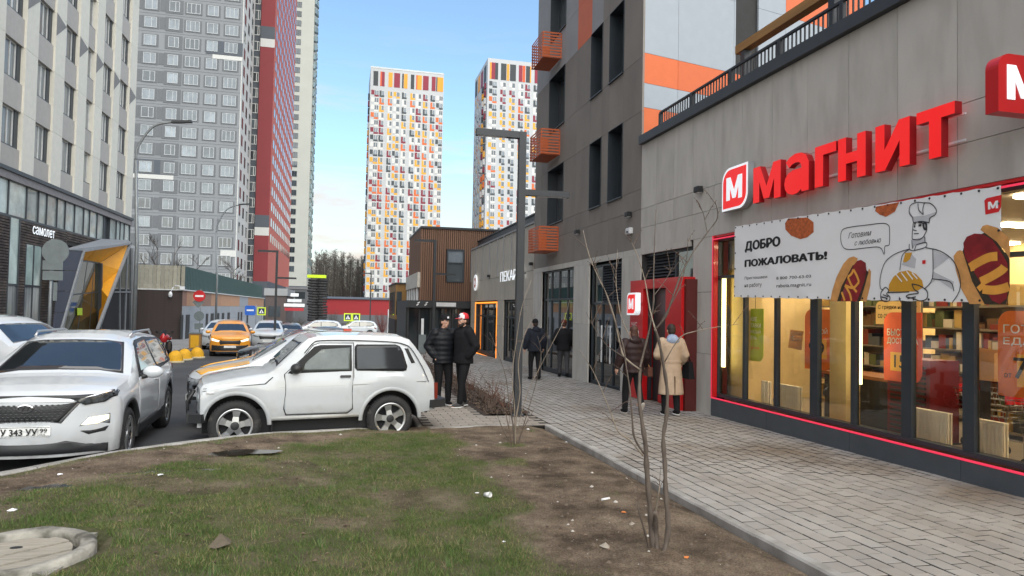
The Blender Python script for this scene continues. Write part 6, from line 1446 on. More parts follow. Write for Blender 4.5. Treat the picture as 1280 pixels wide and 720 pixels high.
rw = [nz_(*p) for p in ((770, 292), (760, 280), (760, 192), (770, 182), (950, 178), (972, 186), (985, 205), (1006, 272), (1000, 288), (985, 292))]
N.sides('window_trim', nv, grow(rw, .018), M_rub, .006, .2); N.sides('window', nv, rw, M_tint, .011, .2)
N.sides('air_vent', nv, [nz_(*p) for p in ((998, 190), (1016, 190), (1050, 256), (1032, 260))], M_rub, .006)
for sd in (1, -1):
    gm_ = MB(); ribbon(gm_, smooth_line([nz_(*p) for p in ((522, 222), (562, 176), (600, 164), (750, 160), (930, 163), (1000, 174), (1034, 196), (1082, 270), (1122, 345))], 5), .014, N.S(sd), 0, .016); obj('gutter_shadow_line', gm_, M_rub, nv)  # dark ribbon paints in the shadow line along the roof gutter
T_ = N.T()
N.patch('windscreen_trim', nv, [[(.56, -.66), (.20, -.58), (.20, .58), (.56, .66)]], T_, M_rub, .002, .2); N.patch('windscreen', nv, [[(.545, -.63), (.225, -.555), (.225, .555), (.545, .63)]], T_, M_cglass, .007, .2)
N.patch('rear_window', nv, [[(-1.49, -.52), (-1.70, -.58), (-1.70, .58), (-1.49, .52)]], T_, M_cglass, .006, .2)
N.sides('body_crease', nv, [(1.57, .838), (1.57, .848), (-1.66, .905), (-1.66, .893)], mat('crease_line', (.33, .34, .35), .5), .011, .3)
N.sides('bonnet_gap', nv, [(1.56, .868), (1.56, .876), (.72, .930), (.62, 1.02), (.605, 1.015), (.71, .920)], M_rub, .005, .3)
N.sides('sill_trim', nv, [(.62, .40), (.62, .45), (-.62, .45), (-.62, .40)], mat('sill_dusty', (.42, .42, .40), .6), .003, .3)
for sd in (1, -1):
    S = N.S(sd)
    for xc in N.wx:
        a_ = [math.pi*i/20 for i in range(21)]; mb = MB(); vs = []
        for a in a_:
            for rr_, d in ((N.Ra-.005, -.02), (N.Ra, .010), (N.Ra+.03, .013), (N.Ra+.055, .003)):
                x, z = xc+rr_*math.cos(a), N.R+rr_*math.sin(a); p = S(max(min(x, N.x1-.01), N.x0+.01), max(z, .40), d); vs.append((x, p[1], z))
        mb.add(vs, [(4*i+j, 4*i+j+1, 4*i+j+5, 4*i+j+4) for i in range(20) for j in range(3)], 0, True); obj('wheel_arch', mb, M_niva, nv)
    hb = MB(); hb.prism(rrect(-.49, -.33, .985, 1.02, .015), lambda u, v, d: S(u, v, d), .004, .032); obj('door_handle', hb, M_plas, nv)
    mm = MB(); y0 = S(.30, 1.08)[1]; mm.ball((.30, sd*(abs(y0)+.10), 1.14), (.085, .10, .075), 14); mm.tube([(.36, y0, 1.08), (.33, sd*(abs(y0)+.06), 1.12)], .03, 8); obj('mirror', mm, M_plas, nv)
    N.patch('side_lamp', nv, [[(1.50, .80), (1.50, .83), (1.38, .835), (1.38, .805)]], S, M_whitep, .008)
    tl_ = MB(); tl_.prism(rrect(.62, .87, 0, .0601, .01, 2), lambda u, v, d: (-1.795-v, sd*(.71+d), u), 0, .05); obj('tail_lamp', tl_, M_tail, nv)
    fl = MB(); fl.box(.60, .615, sd*.60, sd*.80, .12, .42); obj('mud_flap', fl, M_rub, nv)
wheels(N, nv, .205, .238, 'five')
bb = MB(); bb.bar((1.66, -.72, .47), (1.66, .72, .47), .12, .13).bar((1.66, .70, .47), (1.50, .80, .47), .12, .12).bar((1.66, -.70, .47), (1.50, -.80, .47), .12, .12)
for sd in (1, -1): bb.tube([(1.71, sd*.36, .42), (1.73, sd*.36, .66), (1.64, sd*.36, .80)], .022, 8)
bb.tube([(1.64, -.36, .80), (1.70, -.2, .81), (1.70, .2, .81), (1.64, .36, .80)], .022, 8); obj('front_bumper', bb, M_plas, nv)
rb_ = MB(); rb_.bar((-1.93, -.74, .55), (-1.93, .74, .55), .13, .13).bar((-1.93, .72, .55), (-1.72, .80, .55), .12, .12).bar((-1.93, -.72, .55), (-1.72, -.80, .55), .12, .12); obj('rear_bumper', rb_, M_plas, nv)
tb = MB(); tb.bar((-1.6, 0, .40), (-1.92, 0, .40), .07, .07).tube([(-1.92, 0, .40), (-1.95, 0, .46)], .02, 8).ball((-1.95, 0, .49), .03, 10); tb.bar((-1.8, .3, .48), (-1.8, .3, .34), .04, .04); obj('tow_bar', tb, M_plas, nv)
rr_ = MB()
for sd in (1, -1): rr_.bar((-1.2, sd*.60, 1.60), (0.0, sd*.60, 1.60), .03, .02)
obj('roof_rail', rr_, M_niva, nv); obj('wiper', MB().bar((.58, .1, 1.155), (.45, .50, 1.275), .012, .012).bar((.58, -.4, 1.155), (.45, .02, 1.285), .012, .012), M_rub, nv)
gr_ = MB(); FFn = N.FF(); N.patch('grille', nv, [rrect(-.42, .42, .60, .84, .03)], FFn, M_plas, .004); 
for sd in (1, -1): obj('headlamp', MB().lathe([(.001, .02), (.06, .018), (.088, .0), (.095, -.02)], 20, (FFn(sd*.56, .74)[0], sd*.56, .74), 'x'), M_lens, nv)
obj('roof_light', MB().box(-.62, -.50, -.05, .05, 1.655, 1.685), mat('red_plastic', (.5, .05, .03), .4), nv)
w0 = onY(294, 533, 10.30); w1 = onY(488, 523.6, 10.66)
hd = math.atan2(w0.y-w1.y, w0.x-w1.x); mid = (w0+w1)/2; lft = Vector((-math.sin(hd), math.cos(hd), 0))
nv.location = (mid.x-lft.x*.82, mid.y-lft.y*.82, mid.z-.345); nv.rotation_euler = (0, -(w0.z-w1.z)/2.2, hd)
GNIVA = mid.z-.345
# ------------------------------------------------------------------ white crossover, three-quarter front
tu = thing('crossover_car', 'white crossover car with black mesh grille and lit running lights facing the lawn', 'car', local=True)
H = Car(top=[(-2.24, .60), (-2.22, 1.0), (-2.14, 1.14), (-1.95, 1.36), (-1.72, 1.52), (-1.5, 1.575), (-.8, 1.635), (-.2, 1.645), (.2, 1.61), (.42, 1.555), (1.16, 1.13), (1.3, 1.10), (1.8, 1.045), (2.05, .99), (2.17, .93), (2.22, .88)],
        belt=[(-2.24, .98), (-1.6, 1.08), (.9, 1.04), (1.3, 1.0), (2.0, .92), (2.22, .80)], width=[(-2.24, .80), (-1.9, .88), (-1.3, .925), (1.3, .925), (1.9, .90), (2.22, .84)], sillt=[(-2.24, .42), (-1.8, .34), (-1, .28), (1, .28), (1.9, .26), (2.22, .26)], wx=[1.335, -1.335], R=.36, Ra=.425, tumble=.36, kf=.34, kr=.22, xb=.75)
H.body(tu, M_white_car)
F_ = H.FF(); T_ = H.T()
def both(P): return [P, [(-y, z) for y, z in P]]
H.patch('front_lip', tu, [[(-.80, .265), (.80, .265), (.80, .37), (.60, .39), (.42, .445), (-.42, .445), (-.60, .39), (-.80, .37)]], F_, M_plas, .006, .1)
H.patch('bonnet_guard', tu, [[(2.205, -.50), (2.205, .50), (2.13, .70), (2.11, .66), (2.15, .45), (2.15, -.45), (2.11, -.66), (2.13, -.70)]], T_, M_plas, .014, .1)
H.patch('grille_chrome', tu, [[(-.545, .90), (.545, .90), (.36, .655), (-.36, .655)]], F_, M_alloy, .005, .1)
H.patch('grille', tu, [[(-.515, .895), (.515, .895), (.335, .672), (-.335, .672)]], F_, M_plas, .010, .1)
gm_ = MB()
for i in range(-9, 10):
    for j in range(7):
        y = i*.055+(j % 2)*.0275; z = .69+.031*j; lim = .335+(z-.672)/.223*.175
        if abs(y) > lim-.03: continue
        p = F_(y, z, .016); gm_.add([(p[0], p[1]-.022, p[2]), (p[0]+.012, p[1], p[2]+.009), (p[0], p[1]+.022, p[2]), (p[0]+.004, p[1], p[2]-.009)], [(0, 1, 2, 3)])
obj('grille_mesh', gm_, mat('grille_piano', (.03, .03, .032), .2), tu, kind='stuff', fix=False)
em_ = MB()
for i in range(28):
    a, b = 2*math.pi*i/28, 2*math.pi*(i+1)/28
    em_.add([F_(.085*math.cos(a), .845+.045*math.sin(a), .024), F_(.085*math.cos(b), .845+.045*math.sin(b), .024), F_(.070*math.cos(b), .845+.034*math.sin(b), .027), F_(.070*math.cos(a), .845+.034*math.sin(a), .027)], [(0, 1, 2, 3)])
for P in ([(-.038, .818), (-.028, .818), (.0, .873), (-.010, .873)], [(.012, .818), (.022, .818), (.048, .873), (.038, .873)], [(-.026, .839), (.030, .845), (.033, .851), (-.022, .846)]): em_.add([F_(y, z, .025) for y, z in P], [(0, 1, 2, 3)])
obj('emblem', em_, M_chr, tu, fix=False)
H.patch('headlight_trim', tu, both([(.50, .925), (.60, .90), (.80, .925), (.845, .965), (.845, 1.02), (.80, 1.015)])[:1]+both([(.50, .925), (.60, .90), (.80, .925), (.845, .965), (.845, 1.02), (.80, 1.015)])[1:], F_, M_chr, .004, .1)
def hfix(P): return P
for sd in (1, -1):
    S = H.S(sd)
    H.patch('headlight', tu, [[(y*sd, z) for y, z in ((.47, .925), (.58, .855), (.76, .875), (.825, .925), (.825, .985), (.62, .955))]], F_, M_lensd, .014, .08)
    H.patch('headlight', tu, [[(2.2, .90), (2.2, .955), (1.86, 1.0), (1.80, .985), (1.98, .93)]], S, M_lensd, .010, .08)
    H.patch('running_light', tu, [[(y*sd, z) for y, z in ((.55, .62), (.62, .70), (.80, .715), (.80, .66), (.70, .62))]], F_, M_drl, .010, .08)
    H.patch('lamp_recess', tu, [[(y*sd, z) for y, z in ((.53, .605), (.61, .715), (.81, .73), (.81, .605))]], F_, M_lens, .004, .08)
    H.patch('fog_recess', tu, [[(y*sd, z) for y, z in ((.54, .55), (.80, .575), (.77, .52), (.62, .50))]], F_, M_plas, .005, .08)
    S_ = S
    win = [(.78, 1.09), (.30, 1.475), (.12, 1.52), (-.45, 1.545), (-1.35, 1.50), (-1.62, 1.40), (-1.78, 1.22), (-1.55, 1.14), (-.6, 1.10)]
    H.patch('window_trim', tu, [grow(win, .025)], S, M_plas, .011, .15)
    H.patch('window', tu, [[(.70, 1.105), (.30, 1.455), (.12, 1.50), (-.34, 1.52), (-.34, 1.105)]], S, M_cglass, .016, .15); H.patch('window', tu, [[(-.40, 1.11), (-.40, 1.52), (-1.18, 1.495), (-1.3, 1.15)]], S, M_cglass, .016, .15); H.patch('window', tu, [[(-1.24, 1.485), (-1.55, 1.40), (-1.70, 1.23), (-1.37, 1.16)]], S, M_cglass, .016, .15)
    d1 = [(.92, .42), (.92, .95), (.80, 1.06), (-.36, 1.075), (-.36, .42)]; d2 = [(-.38, .42), (-.38, 1.075), (-1.35, 1.11), (-1.28, .85), (-.98, .60), (-.92, .42)]
    for dd in (d1, d2): H.patch('door_gap', tu, [grow(dd, .010)], S, M_rub, .003, .2); H.patch('door', tu, [dd], S, M_white_car, .008, .2)
    for xh in (-.18, -1.1): hb = MB(); hb.prism(rrect(xh-.11, xh+.11, .935, .965, .012), lambda u, v, d: S_(u, v, d), .008, .035); obj('door_handle', hb, M_white_car, tu)
    H.patch('sill_cladding', tu, [[(.9, .28), (.9, .42), (-.9, .42), (-.9, .28)]], S, M_plas, .006, .3)
    for xc in H.wx:
        a_ = [math.pi*(i-1.5)/20 for i in range(24)]; mb = MB(); vs = []
        for a in a_:
            for q_, d in ((H.Ra-.006, -.02), (H.Ra, .010), (H.Ra+.055, .012), (H.Ra+.06, .0)):
                x, z = xc+q_*math.cos(a), H.R+q_*math.sin(a); p = S(max(min(x, H.x1-.01), H.x0+.01), max(z, .27), d); vs.append((p[0], p[1], z))
        mb.add(vs, [(4*i+j, 4*i+j+1, 4*i+j+5, 4*i+j+4) for i in range(23) for j in range(3)], 0, True); obj('arch_cladding', mb, M_plas, tu)
    y0 = abs(S(.66, 1.07)[1]); mm = MB(); mm.ball((.66, sd*(y0+.15), 1.12), (.075, .135, .09), 16); o = obj('mirror', mm, M_white_car, tu); obj('mirror_stem', MB().tube([(.70, sd*y0*.99, 1.05), (.68, sd*(y0+.08), 1.07)], .035, 8), M_plas, o)
    obj('roof_rail', MB().tube([(.15, sd*.60, 1.60), (0, sd*.62, 1.66), (-1.1, sd*.61, 1.66), (-1.35, sd*.59, 1.59)], .018, 8), M_alloy, tu)
    H.patch('tail_lamp', tu, [[(-2.2, .92), (-2.2, 1.02), (-1.85, 1.06), (-1.9, .97)]], S, M_tail, .008)
H.patch('windscreen_trim', tu, [[(1.13, -.76), (.43, -.60), (.43, .60), (1.13, .76)]], T_, M_plas, .002, .12); H.patch('windscreen', tu, [[(1.10, -.73), (.46, -.575), (.46, .575), (1.10, .73)]], T_, M_cglass, .008, .12)
obj('wiper', MB().bar((1.13, .45, 1.16), (1.02, -.15, 1.245), .015, .015).bar((1.13, -.1, 1.16), (1.05, -.62, 1.2), .015, .015), M_rub, tu); obj('rear_view_mirror', MB().box(.50, .52, -.1, .1, 1.48, 1.53), M_plas, tu)
wheels(H, tu, .225, .245, 'ten')
plate(tu, F_, 'У 343 УУ', -.26, .26, .515, .628, '99')
tu.location = (-3.677, 11.38, -.38); tu.rotation_euler = (0, 0, math.radians(-87.1))
# ------------------------------------------------------------------ everyday cars for the street
def street_car(name, label, kind, body_mt, group=None, roof_mt=None, stripe=None, lamps=True, lower=None, rails=False, wheel='ten'):
    t = thing(name, label, 'car', group=group, local=True)
    if kind == 'sedan':
        C = Car(top=[(-2.2, .62), (-2.17, .98), (-2.0, 1.07), (-1.6, 1.10), (-1.05, 1.36), (-.7, 1.435), (-.2, 1.46), (.2, 1.43), (.45, 1.36), (1.05, .99), (1.25, .95), (1.8, .86), (2.1, .76), (2.2, .68)], belt=[(-2.2, .90), (-1.5, .98), (1.0, .92), (1.5, .84), (2.2, .62)], width=[(-2.2, .76), (-1.8, .84), (-1, .88), (1, .88), (1.8, .85), (2.2, .78)], sillt=[(-2.2, .34), (-1.7, .27), (0, .2), (1.7, .2), (2.2, .22)], wx=[1.33, -1.33], R=.315, Ra=.37, tumble=.42, kf=.36, kr=.25, xb=.7)
        win = [(.80, .985), (.28, 1.31), (.1, 1.345), (-.5, 1.365), (-.95, 1.29), (-1.42, 1.08), (-1.25, 1.03)]; ws = [(1.0, .47)]; xs = -.30; zl = .64
    else:
        C = Car(top=[(-2.15, .66), (-2.12, 1.1), (-2.0, 1.28), (-1.78, 1.52), (-1.5, 1.6), (-.8, 1.65), (-.2, 1.65), (.15, 1.61), (.38, 1.53), (1.08, 1.13), (1.25, 1.09), (1.8, 1.0), (2.05, .92), (2.15, .84)], belt=[(-2.15, 1.0), (-1.5, 1.08), (1.0, 1.04), (1.5, .98), (2.15, .78)], width=[(-2.15, .82), (-1.7, .89), (-1, .92), (1, .92), (1.8, .89), (2.15, .83)], sillt=[(-2.15, .40), (-1.7, .32), (0, .27), (1.7, .25), (2.15, .27)], wx=[1.3, -1.3], R=.355, Ra=.415, tumble=.34, kf=.32, kr=.2, xb=.7)
        win = [(.85, 1.09), (.30, 1.46), (.1, 1.51), (-.5, 1.545), (-1.4, 1.50), (-1.72, 1.38), (-1.75, 1.2), (-1.4, 1.12)]; ws = [(1.02, .42)]; xs = -.30; zl = .83
    C.body(t, body_mt); F_ = C.FF(); T_ = C.T()
    for sd in (1, -1):
        S = C.S(sd); C.patch('window_trim', t, [grow(win, .02)], S, M_chr if rails else M_plas, .003, .25); C.patch('window', t, [win], S, M_cglass, .007, .25)
        C.patch('door_gap', t, [[(xs, .40), (xs+.012, .40), (xs+.012, win[0][1]), (xs, win[0][1])]], S, M_rub, .003, .4); C.patch('door_pillar', t, [[(xs-.02, win[0][1]), (xs+.03, win[0][1]), (xs+.03, win[3][1]-.01), (xs-.02, win[3][1]-.01)]], S, M_plas, .012, .4)
        C.patch('headlight', t, [[(y*sd, z) for y, z in ((.44, zl-.05), (.52, zl-.12), (.80, zl-.06), (.80, zl+.05))]], F_, M_drl if lamps else M_lens, .008, .1)
        y0 = abs(S(.72, win[0][1])[1]); mm = MB(); mm.ball((.70, sd*(y0+.13), win[0][1]+.04), (.07, .12, .08), 12); obj('mirror', mm, body_mt, t)
        C.patch('tail_lamp', t, [[(C.x0+.04, zl), (C.x0+.04, zl+.14), (C.x0+.4, zl+.2), (C.x0+.4, zl+.08)]], S, M_tail, .008)
        C.patch('sill_cladding', t, [[(.85, .24), (.85, .38), (-.85, .38), (-.85, .24)]], S, M_plas, .005, .4)
        for xh in (-.15, -1.0): hb = MB(); hb.prism(rrect(xh-.1, xh+.1, win[0][1]-.13, win[0][1]-.10, .012, 2), lambda u, v, d: S(u, v, d), .004, .03); obj('door_handle', hb, M_chr if rails else body_mt, t)
        if stripe: C.patch('stripe', t, [[(2.0, .70), (1.97, .86), (1.5, .968), (1.02, 1.028), (1.02, .86), (1.5, .80)]], S, stripe, .010, .25)
        if rails: obj('roof_rail', MB().tube([(.1, sd*.60, 1.62 if kind != 'sedan' else 1.43), (-.1, sd*.6, 1.69 if kind != 'sedan' else 1.49), (-1.1, sd*.6, 1.67 if kind != 'sedan' else 1.44)], .016, 6), M_alloy, t)
    x_, x2 = ws[0]; yw = .72; C.patch('windscreen', t, [[(x_, -yw), (x2, -yw*.78), (x2, yw*.78), (x_, yw)]], T_, M_cglass, .006, .15)
    C.patch('grille', t, [[(-.50, zl-.02), (.50, zl-.02), (.42, zl-.24), (-.42, zl-.24)]], F_, M_plas, .006, .12)
    lowp = [(-.80, C.low(C.x1)+.01), (.80, C.low(C.x1)+.01), (.80, zl-.25), (-.80, zl-.25)]
    C.patch('lower_bumper', t, [lowp if lower else [(-.6, .28), (.6, .28), (.5, .40), (-.5, .40)]], F_, M_plas, .004, .12)
    plate(t, lambda u, v, d=0: F_(u, v, d+.006), None, -.26, .26, .44, .55)
    if roof_mt: C.patch('bonnet', t, [[(C.x1-.12, -.60), (1.12, -.70), (1.12, .70), (C.x1-.12, .60)]], T_, roof_mt, .004, .15); C.patch('roof_panel', t, [[(.34, -.52), (-1.4, -.55), (-1.4, .55), (.34, .52)]], T_, roof_mt, .004, .15)
    wheels(C, t, .21, .225, wheel)
    if kind == 'suv': globals()['SUV'] = C
    return t
def place(t, px, py, hdg, dz=0): p = onroad(px, py); t.location = (p.x, p.y, p.z+dz); t.rotation_euler = (math.atan(SLOPE)*-math.sin(math.radians(hdg))*0, 0, math.radians(hdg)); return p
SL = lambda x, y: road_z(x, y)
def put_car(t, x, y, hdg): t.location = (x, y, SL(x, y)); t.rotation_euler = (0, 0, math.radians(hdg))
tx1 = street_car('taxi', 'white taxi with a yellow bonnet stripe parked right behind the white off-road car', 'suv', M_white_car, stripe=M_yellow_s, lamps=False, lower=True); put_car(tx1, -.62, 13.3, 186); tx1.scale = (.93, .98, .98)
for sd in (1, -1): SUV.patch('bonnet_stripe', tx1, [[(2.02, sd*.40), (1.08, sd*.52), (1.06, sd*.84), (1.6, sd*.84), (2.02, sd*.74)]], SUV.T(), M_yellow_s, .009, .1)
bk1 = street_car('parked_car', 'black saloon with bright window trim parked beyond the yellow striped taxi', 'sedan', M_black_car, lamps=False, rails=True); put_car(bk1, -.55, 17.2, 188)
tx2 = street_car('taxi', 'orange and white taxi with lit headlights facing the camera beside the yellow hemispheres', 'suv', M_taxi_o, roof_mt=None, stripe=M_white_car, lower=True); p = onroad(281, 446); put_car(tx2, p.x-.1, p.y+2.2, -82)
wc = street_car('parked_car', 'white hatchback facing the camera right behind the orange taxi', 'suv', M_white_car, lamps=False); p = onroad(333, 437); put_car(wc, p.x-.2, p.y+3.0, -86)
gc = street_car('parked_car', 'dark grey saloon low beside the tall black lamp post down the street', 'sedan', M_grey_car, lamps=False); p = onroad(357, 434); put_car(gc, p.x, p.y+4, -86)
lc = street_car('parked_suv', 'white high roofed car at the left edge behind the white crossover, facing right', 'suv', M_white_car, lamps=False, rails=False); q_ = onroad(18, 470); lc.scale = (1.06, 1.06, 1.09); lc.location = (-7.25, 17.4, road_z(0, 17.4)); lc.rotation_euler = (0, 0, math.radians(-25))
def far_car(src, label, x, y, hdg, mt=None):
    c = dup(src, (x, y, road_z(x, y)), math.radians(hdg), label); return c
far_car(wc, 'white car second in the row behind the orange taxi, only its roof showing', -6.9, 43.5, -88); far_car(gc, 'grey car third in the row behind the orange taxi, dim under the grey panels', -7.1, 50.5, -88)
far_car(gc, 'dark car far down the left kerb in front of the low brown building', -7.0, 78, -90); far_car(wc, 'pale silver car nose out in the far parking row under the dark tyre stack', -2.2, 62, 186)
far_car(wc, 'small white car far along the street below the red hall', -3.4, 118, -90); far_car(gc, 'dark car in the far parking row beyond the white roof of the off-road car', -1.0, 33, 187); far_car(bk1, 'black car parked between the grey saloon and the silver car row', -1.2, 24.5, 187); far_car(wc, 'white car parked far right of the street in front of the crossing signs', 1.2, 70, 186)
# ================================================================== street furniture
M_post = mat('post_dark', srgb(44, 47, 51), .5, var=.06); M_galv = mat('galvanised', srgb(128, 132, 134), .45, metal=.4); M_signback = mat('sign_back_grey', srgb(108, 116, 118), .5, metal=.2)
def t_lamp(base, htop, arm_l, arm_r, drop, label, w=.13):
    t = thing('street_lamp', label, 'street lamp', base, group='black square section street lamps')
    x, y, z = base
    bx('post', t, x-w/2, x+w/2, y-w/2, y+w/2, z, z+htop, M_post); bx('base_plate', t, x-.11, x+.11, y-.11, y+.11, z, z+.03, M_post)
    bx('arm', t, x-arm_l, x-w/2-.001, y-.06, y+.06, z+htop-.12, z+htop, M_post); bx('arm', t, x+w/2+.001, x+arm_r, y-.06, y+.06, z+htop-drop-.11, z+htop-drop, M_post)
    bx('light_panel', t, x-arm_l+.03, x-.3, y-.04, y+.04, z+htop-.124, z+htop-.121, M_whitep); bx('light_panel', t, x+.3, x+arm_r-.03, y-.04, y+.04, z+htop-drop-.114, z+htop-drop-.111, M_whitep)
    for dx in (-.08, .08): obj('bolt', MB().lathe([(.001, .02), (.014, .02), (.014, 0)], 6, (x+dx, y-.08, z+.03)), M_galv, t)
    return t
t_lamp((3.10, 12.12, prof(12.12)), 5.17, .86, .90, 1.05, 'tall black two armed street lamp standing at the planting bed edge, nearest of all')
p = onwalk(541, 440); t_lamp((p.x, p.y, p.z), 5.95, 1.1, 1.1, 1.75, 'black two armed street lamp in front of the brown slatted cafe')
p = onwalk(343, 432); t_lamp((p.x, p.y, p.z-.16), 5.9, 1.1, 1.15, 1.6, 'black two armed street lamp standing left of the parked cars below the red tower')
p = onY(462.5, 400, 75); t_lamp((p.x, 75, prof(75)), 6.6, 1.1, 1.2, 1.7, 'distant black two armed street lamp in front of the white coloured tower')
def curved_lamp(px, top, arm, base_y, label):
    q0 = onY(px, 420, base_y); z = prof(base_y); t1_ = onY(*top, base_y); a1 = onY(*arm, base_y)
    t = thing('tall_street_lamp', label, 'street lamp', (q0.x, base_y, z), group='tall grey curved street lamps')
    pts = [(q0.x, base_y, z), (q0.x, base_y, z+(t1_.z-z)*.5), (t1_.x, base_y, t1_.z-.9)]
    obj('post', MB().tube(pts, [.085, .07, .055], 10), M_galv, t)
    cv = smooth_line([(t1_.x, t1_.z-.9), (t1_.x+.06, t1_.z-.35), (t1_.x+(a1.x-t1_.x)*.3, t1_.z+(a1.z-t1_.z)*.62), (a1.x-.6*np.sign(a1.x-t1_.x), a1.z-.06)], 5)
    obj('arm', MB().tube([(u, base_y, v) for u, v in cv], .045, 8), M_galv, t); s_ = np.sign(a1.x-t1_.x)
    obj('lamp_head', MB().bar((a1.x-.75*s_, base_y, a1.z-.08), (a1.x, base_y, a1.z), .2, .09), M_post, t)
curved_lamp(167, (171, 172), (240, 152), 30.0, 'tall grey curved street lamp in front of the grey tower, arm towards the road')
curved_lamp(269, (271, 275), (312, 255), 54.0, 'tall grey curved street lamp rising behind the no entry sign')
curved_lamp(609.5, (612, 232), (598, 216), 66.0, 'thin curved street lamp seen above the brown cafe roof')
# signs
def pole(t, x, y, z0, z1, r=.03): obj('pole', MB().tube([(x, y, z0), (x, y, z1)], r, 8), M_galv, t)
c = onroad(249, 426); c = Vector((c.x, c.y, prof(c.y))); q = onY(249, 370, c.y-.1)
sg = thing('no_entry_sign', 'round red no entry sign with white bar on a grey pole by the panel garage', 'road sign', tuple(c))
pole(sg, c.x, c.y, c.z, q.z+.5); r_ = 6.6/860*c.y
obj('disc', MB().lathe([(.001, -.015), (r_, -.015), (r_, .015), (.001, .015)], 24, (q.x, c.y-.05, q.z), 'y'), mat('road_red', srgb(190, 26, 34), .4), sg)
bx('white_bar', sg, q.x-r_*.68, q.x+r_*.68, c.y-.072, c.y-.066, q.z-r_*.16, q.z+r_*.16, M_inkw)
d = onY(248, 378, c.y); obj('diamond_plate', MB().prism([(d.x-.42, d.z), (d.x, d.z-.42), (d.x+.42, d.z), (d.x, d.z+.42)], lambda u, v, dd: (u, c.y-.03+dd, v), 0, .012), M_signback, sg)
d = onY(249, 395, c.y); obj('round_plate', MB().lathe([(.001, -.01), (.36, -.01), (.36, .01), (.001, .01)], 20, (d.x, c.y-.04, d.z), 'y'), M_signback, sg); bx('lower_plate', sg, d.x-.3, d.x+.3, c.y-.045, c.y-.035, d.z-1.0, d.z-.55, M_signback)
c = Vector((-10.3, 23.0, prof(23))); sg = thing('sign_post', 'grey post with a round sign and stacked plates seen from the back at the left', 'road sign', tuple(c))
top = onY(66, 299, 23.0); pole(sg, top.x, 23.0, c.z-.2, top.z, .05)
m_ = onY(66, 314, 22.9); obj('round_plate', MB().lathe([(.001, -.012), (.36, -.012), (.36, .012), (.001, .012)], 24, (m_.x+.06, 22.93, m_.z), 'y'), M_signback, sg)
for (x0, y0, x1, y1) in ((53, 326, 79, 337), (53, 339, 79, 350), (66, 353, 72, 376)):
    a_, b_ = onY(x0, y1, 22.93), onY(x1, y0, 22.93); bx('plate', sg, a_.x, b_.x, 22.92, 22.935, a_.z, b_.z, M_signback)
for z in (m_.z-.15, m_.z+.15): bx('clamp', sg, m_.x-.12, m_.x+.12, 22.936, 22.96, z-.02, z+.02, M_galv)
M_sy = mat('sign_yellow_green', srgb(196, 214, 50), .5, emit=(.6, .8, .05), es=.12); M_sb = mat('sign_blue', srgb(34, 96, 190), .4)
def crossing(px, py, Y, s, label, n=1):
    q = onY(px, py, Y); t = thing('crossing_sign', label, 'road sign', (q.x, Y, prof(Y)))
    pole(t, q.x, Y, prof(Y)-.1, q.z+s*.6)
    for k in range(n):
        cx = q.x+(k-(n-1)/2)*s*1.12; f_ = lambda u, v, dd: (cx+u*s, Y-.06-dd, q.z+v*s)
        obj('board', MB().prism([(-.55, -.55), (.55, -.55), (.55, .55), (-.55, .55)], f_, 0, .02), M_sy, t); obj('field', MB().prism([(-.4, -.4), (.4, -.4), (.4, .4), (-.4, .4)], f_, .0205, .025), mat('sign_navy', srgb(22, 40, 70), .4), t)
        obj('triangle', MB().prism([(-.3, -.28), (.3, -.28), (0, .3)], f_, .0255, .028), M_inkw, t)
        ms = MB(); ms.prism([(-.04, -.1), (.04, -.1), (.05, .06), (-.05, .06)], f_, .0285, .03); ms.prism([(-.1, -.26), (-.05, -.26), (.03, -.1), (-.03, -.1)], f_, .0285, .03); ms.prism([(.05, -.26), (.1, -.26), (.04, -.1), (-.02, -.1)], f_, .0286, .0301); obj('walker_symbol', ms, M_ink, t)
crossing(327, 389, 62, .62, 'single yellow edged pedestrian crossing sign beside the blue sign', 1); crossing(440, 396.5, 72, .72, 'pair of yellow edged pedestrian crossing signs above the white car roof', 2)
q = onY(313, 388, 61); t = thing('blue_sign', 'small round-cornered blue sign hanging beside the single crossing sign', 'road sign', (q.x, 61, prof(61))); obj('board', MB().prism(rrect(q.x-.42, q.x+.42, q.z-.4, q.z+.4, .15), lambda u, v, d: (u, 60.9-d, v), 0, .04), M_sb, t); pole(t, q.x+.45, 61, prof(61)-.1, q.z+.5); bx('white_stripe', t, q.x-.28, q.x+.28, 60.85, 60.858, q.z-.05, q.z+.08, M_inkw)
q = onY(368, 380, 95); t = thing('direction_sign', 'white and red direction boards stacked on a pole down the left pavement', 'road sign', (q.x, 95, prof(95))); pole(t, q.x, 95, prof(95), q.z+1.8)
for dz, w_, mt in ((1.2, .5, M_inkw), (.45, .9, M_whitep), (-.15, 1.3, M_inkw), (-.7, 1.2, mat('board_red', srgb(170, 40, 50), .5))): bx('board', t, q.x-w_, q.x+w_, 94.9, 94.95, q.z+dz-.2, q.z+dz+.2, mt)
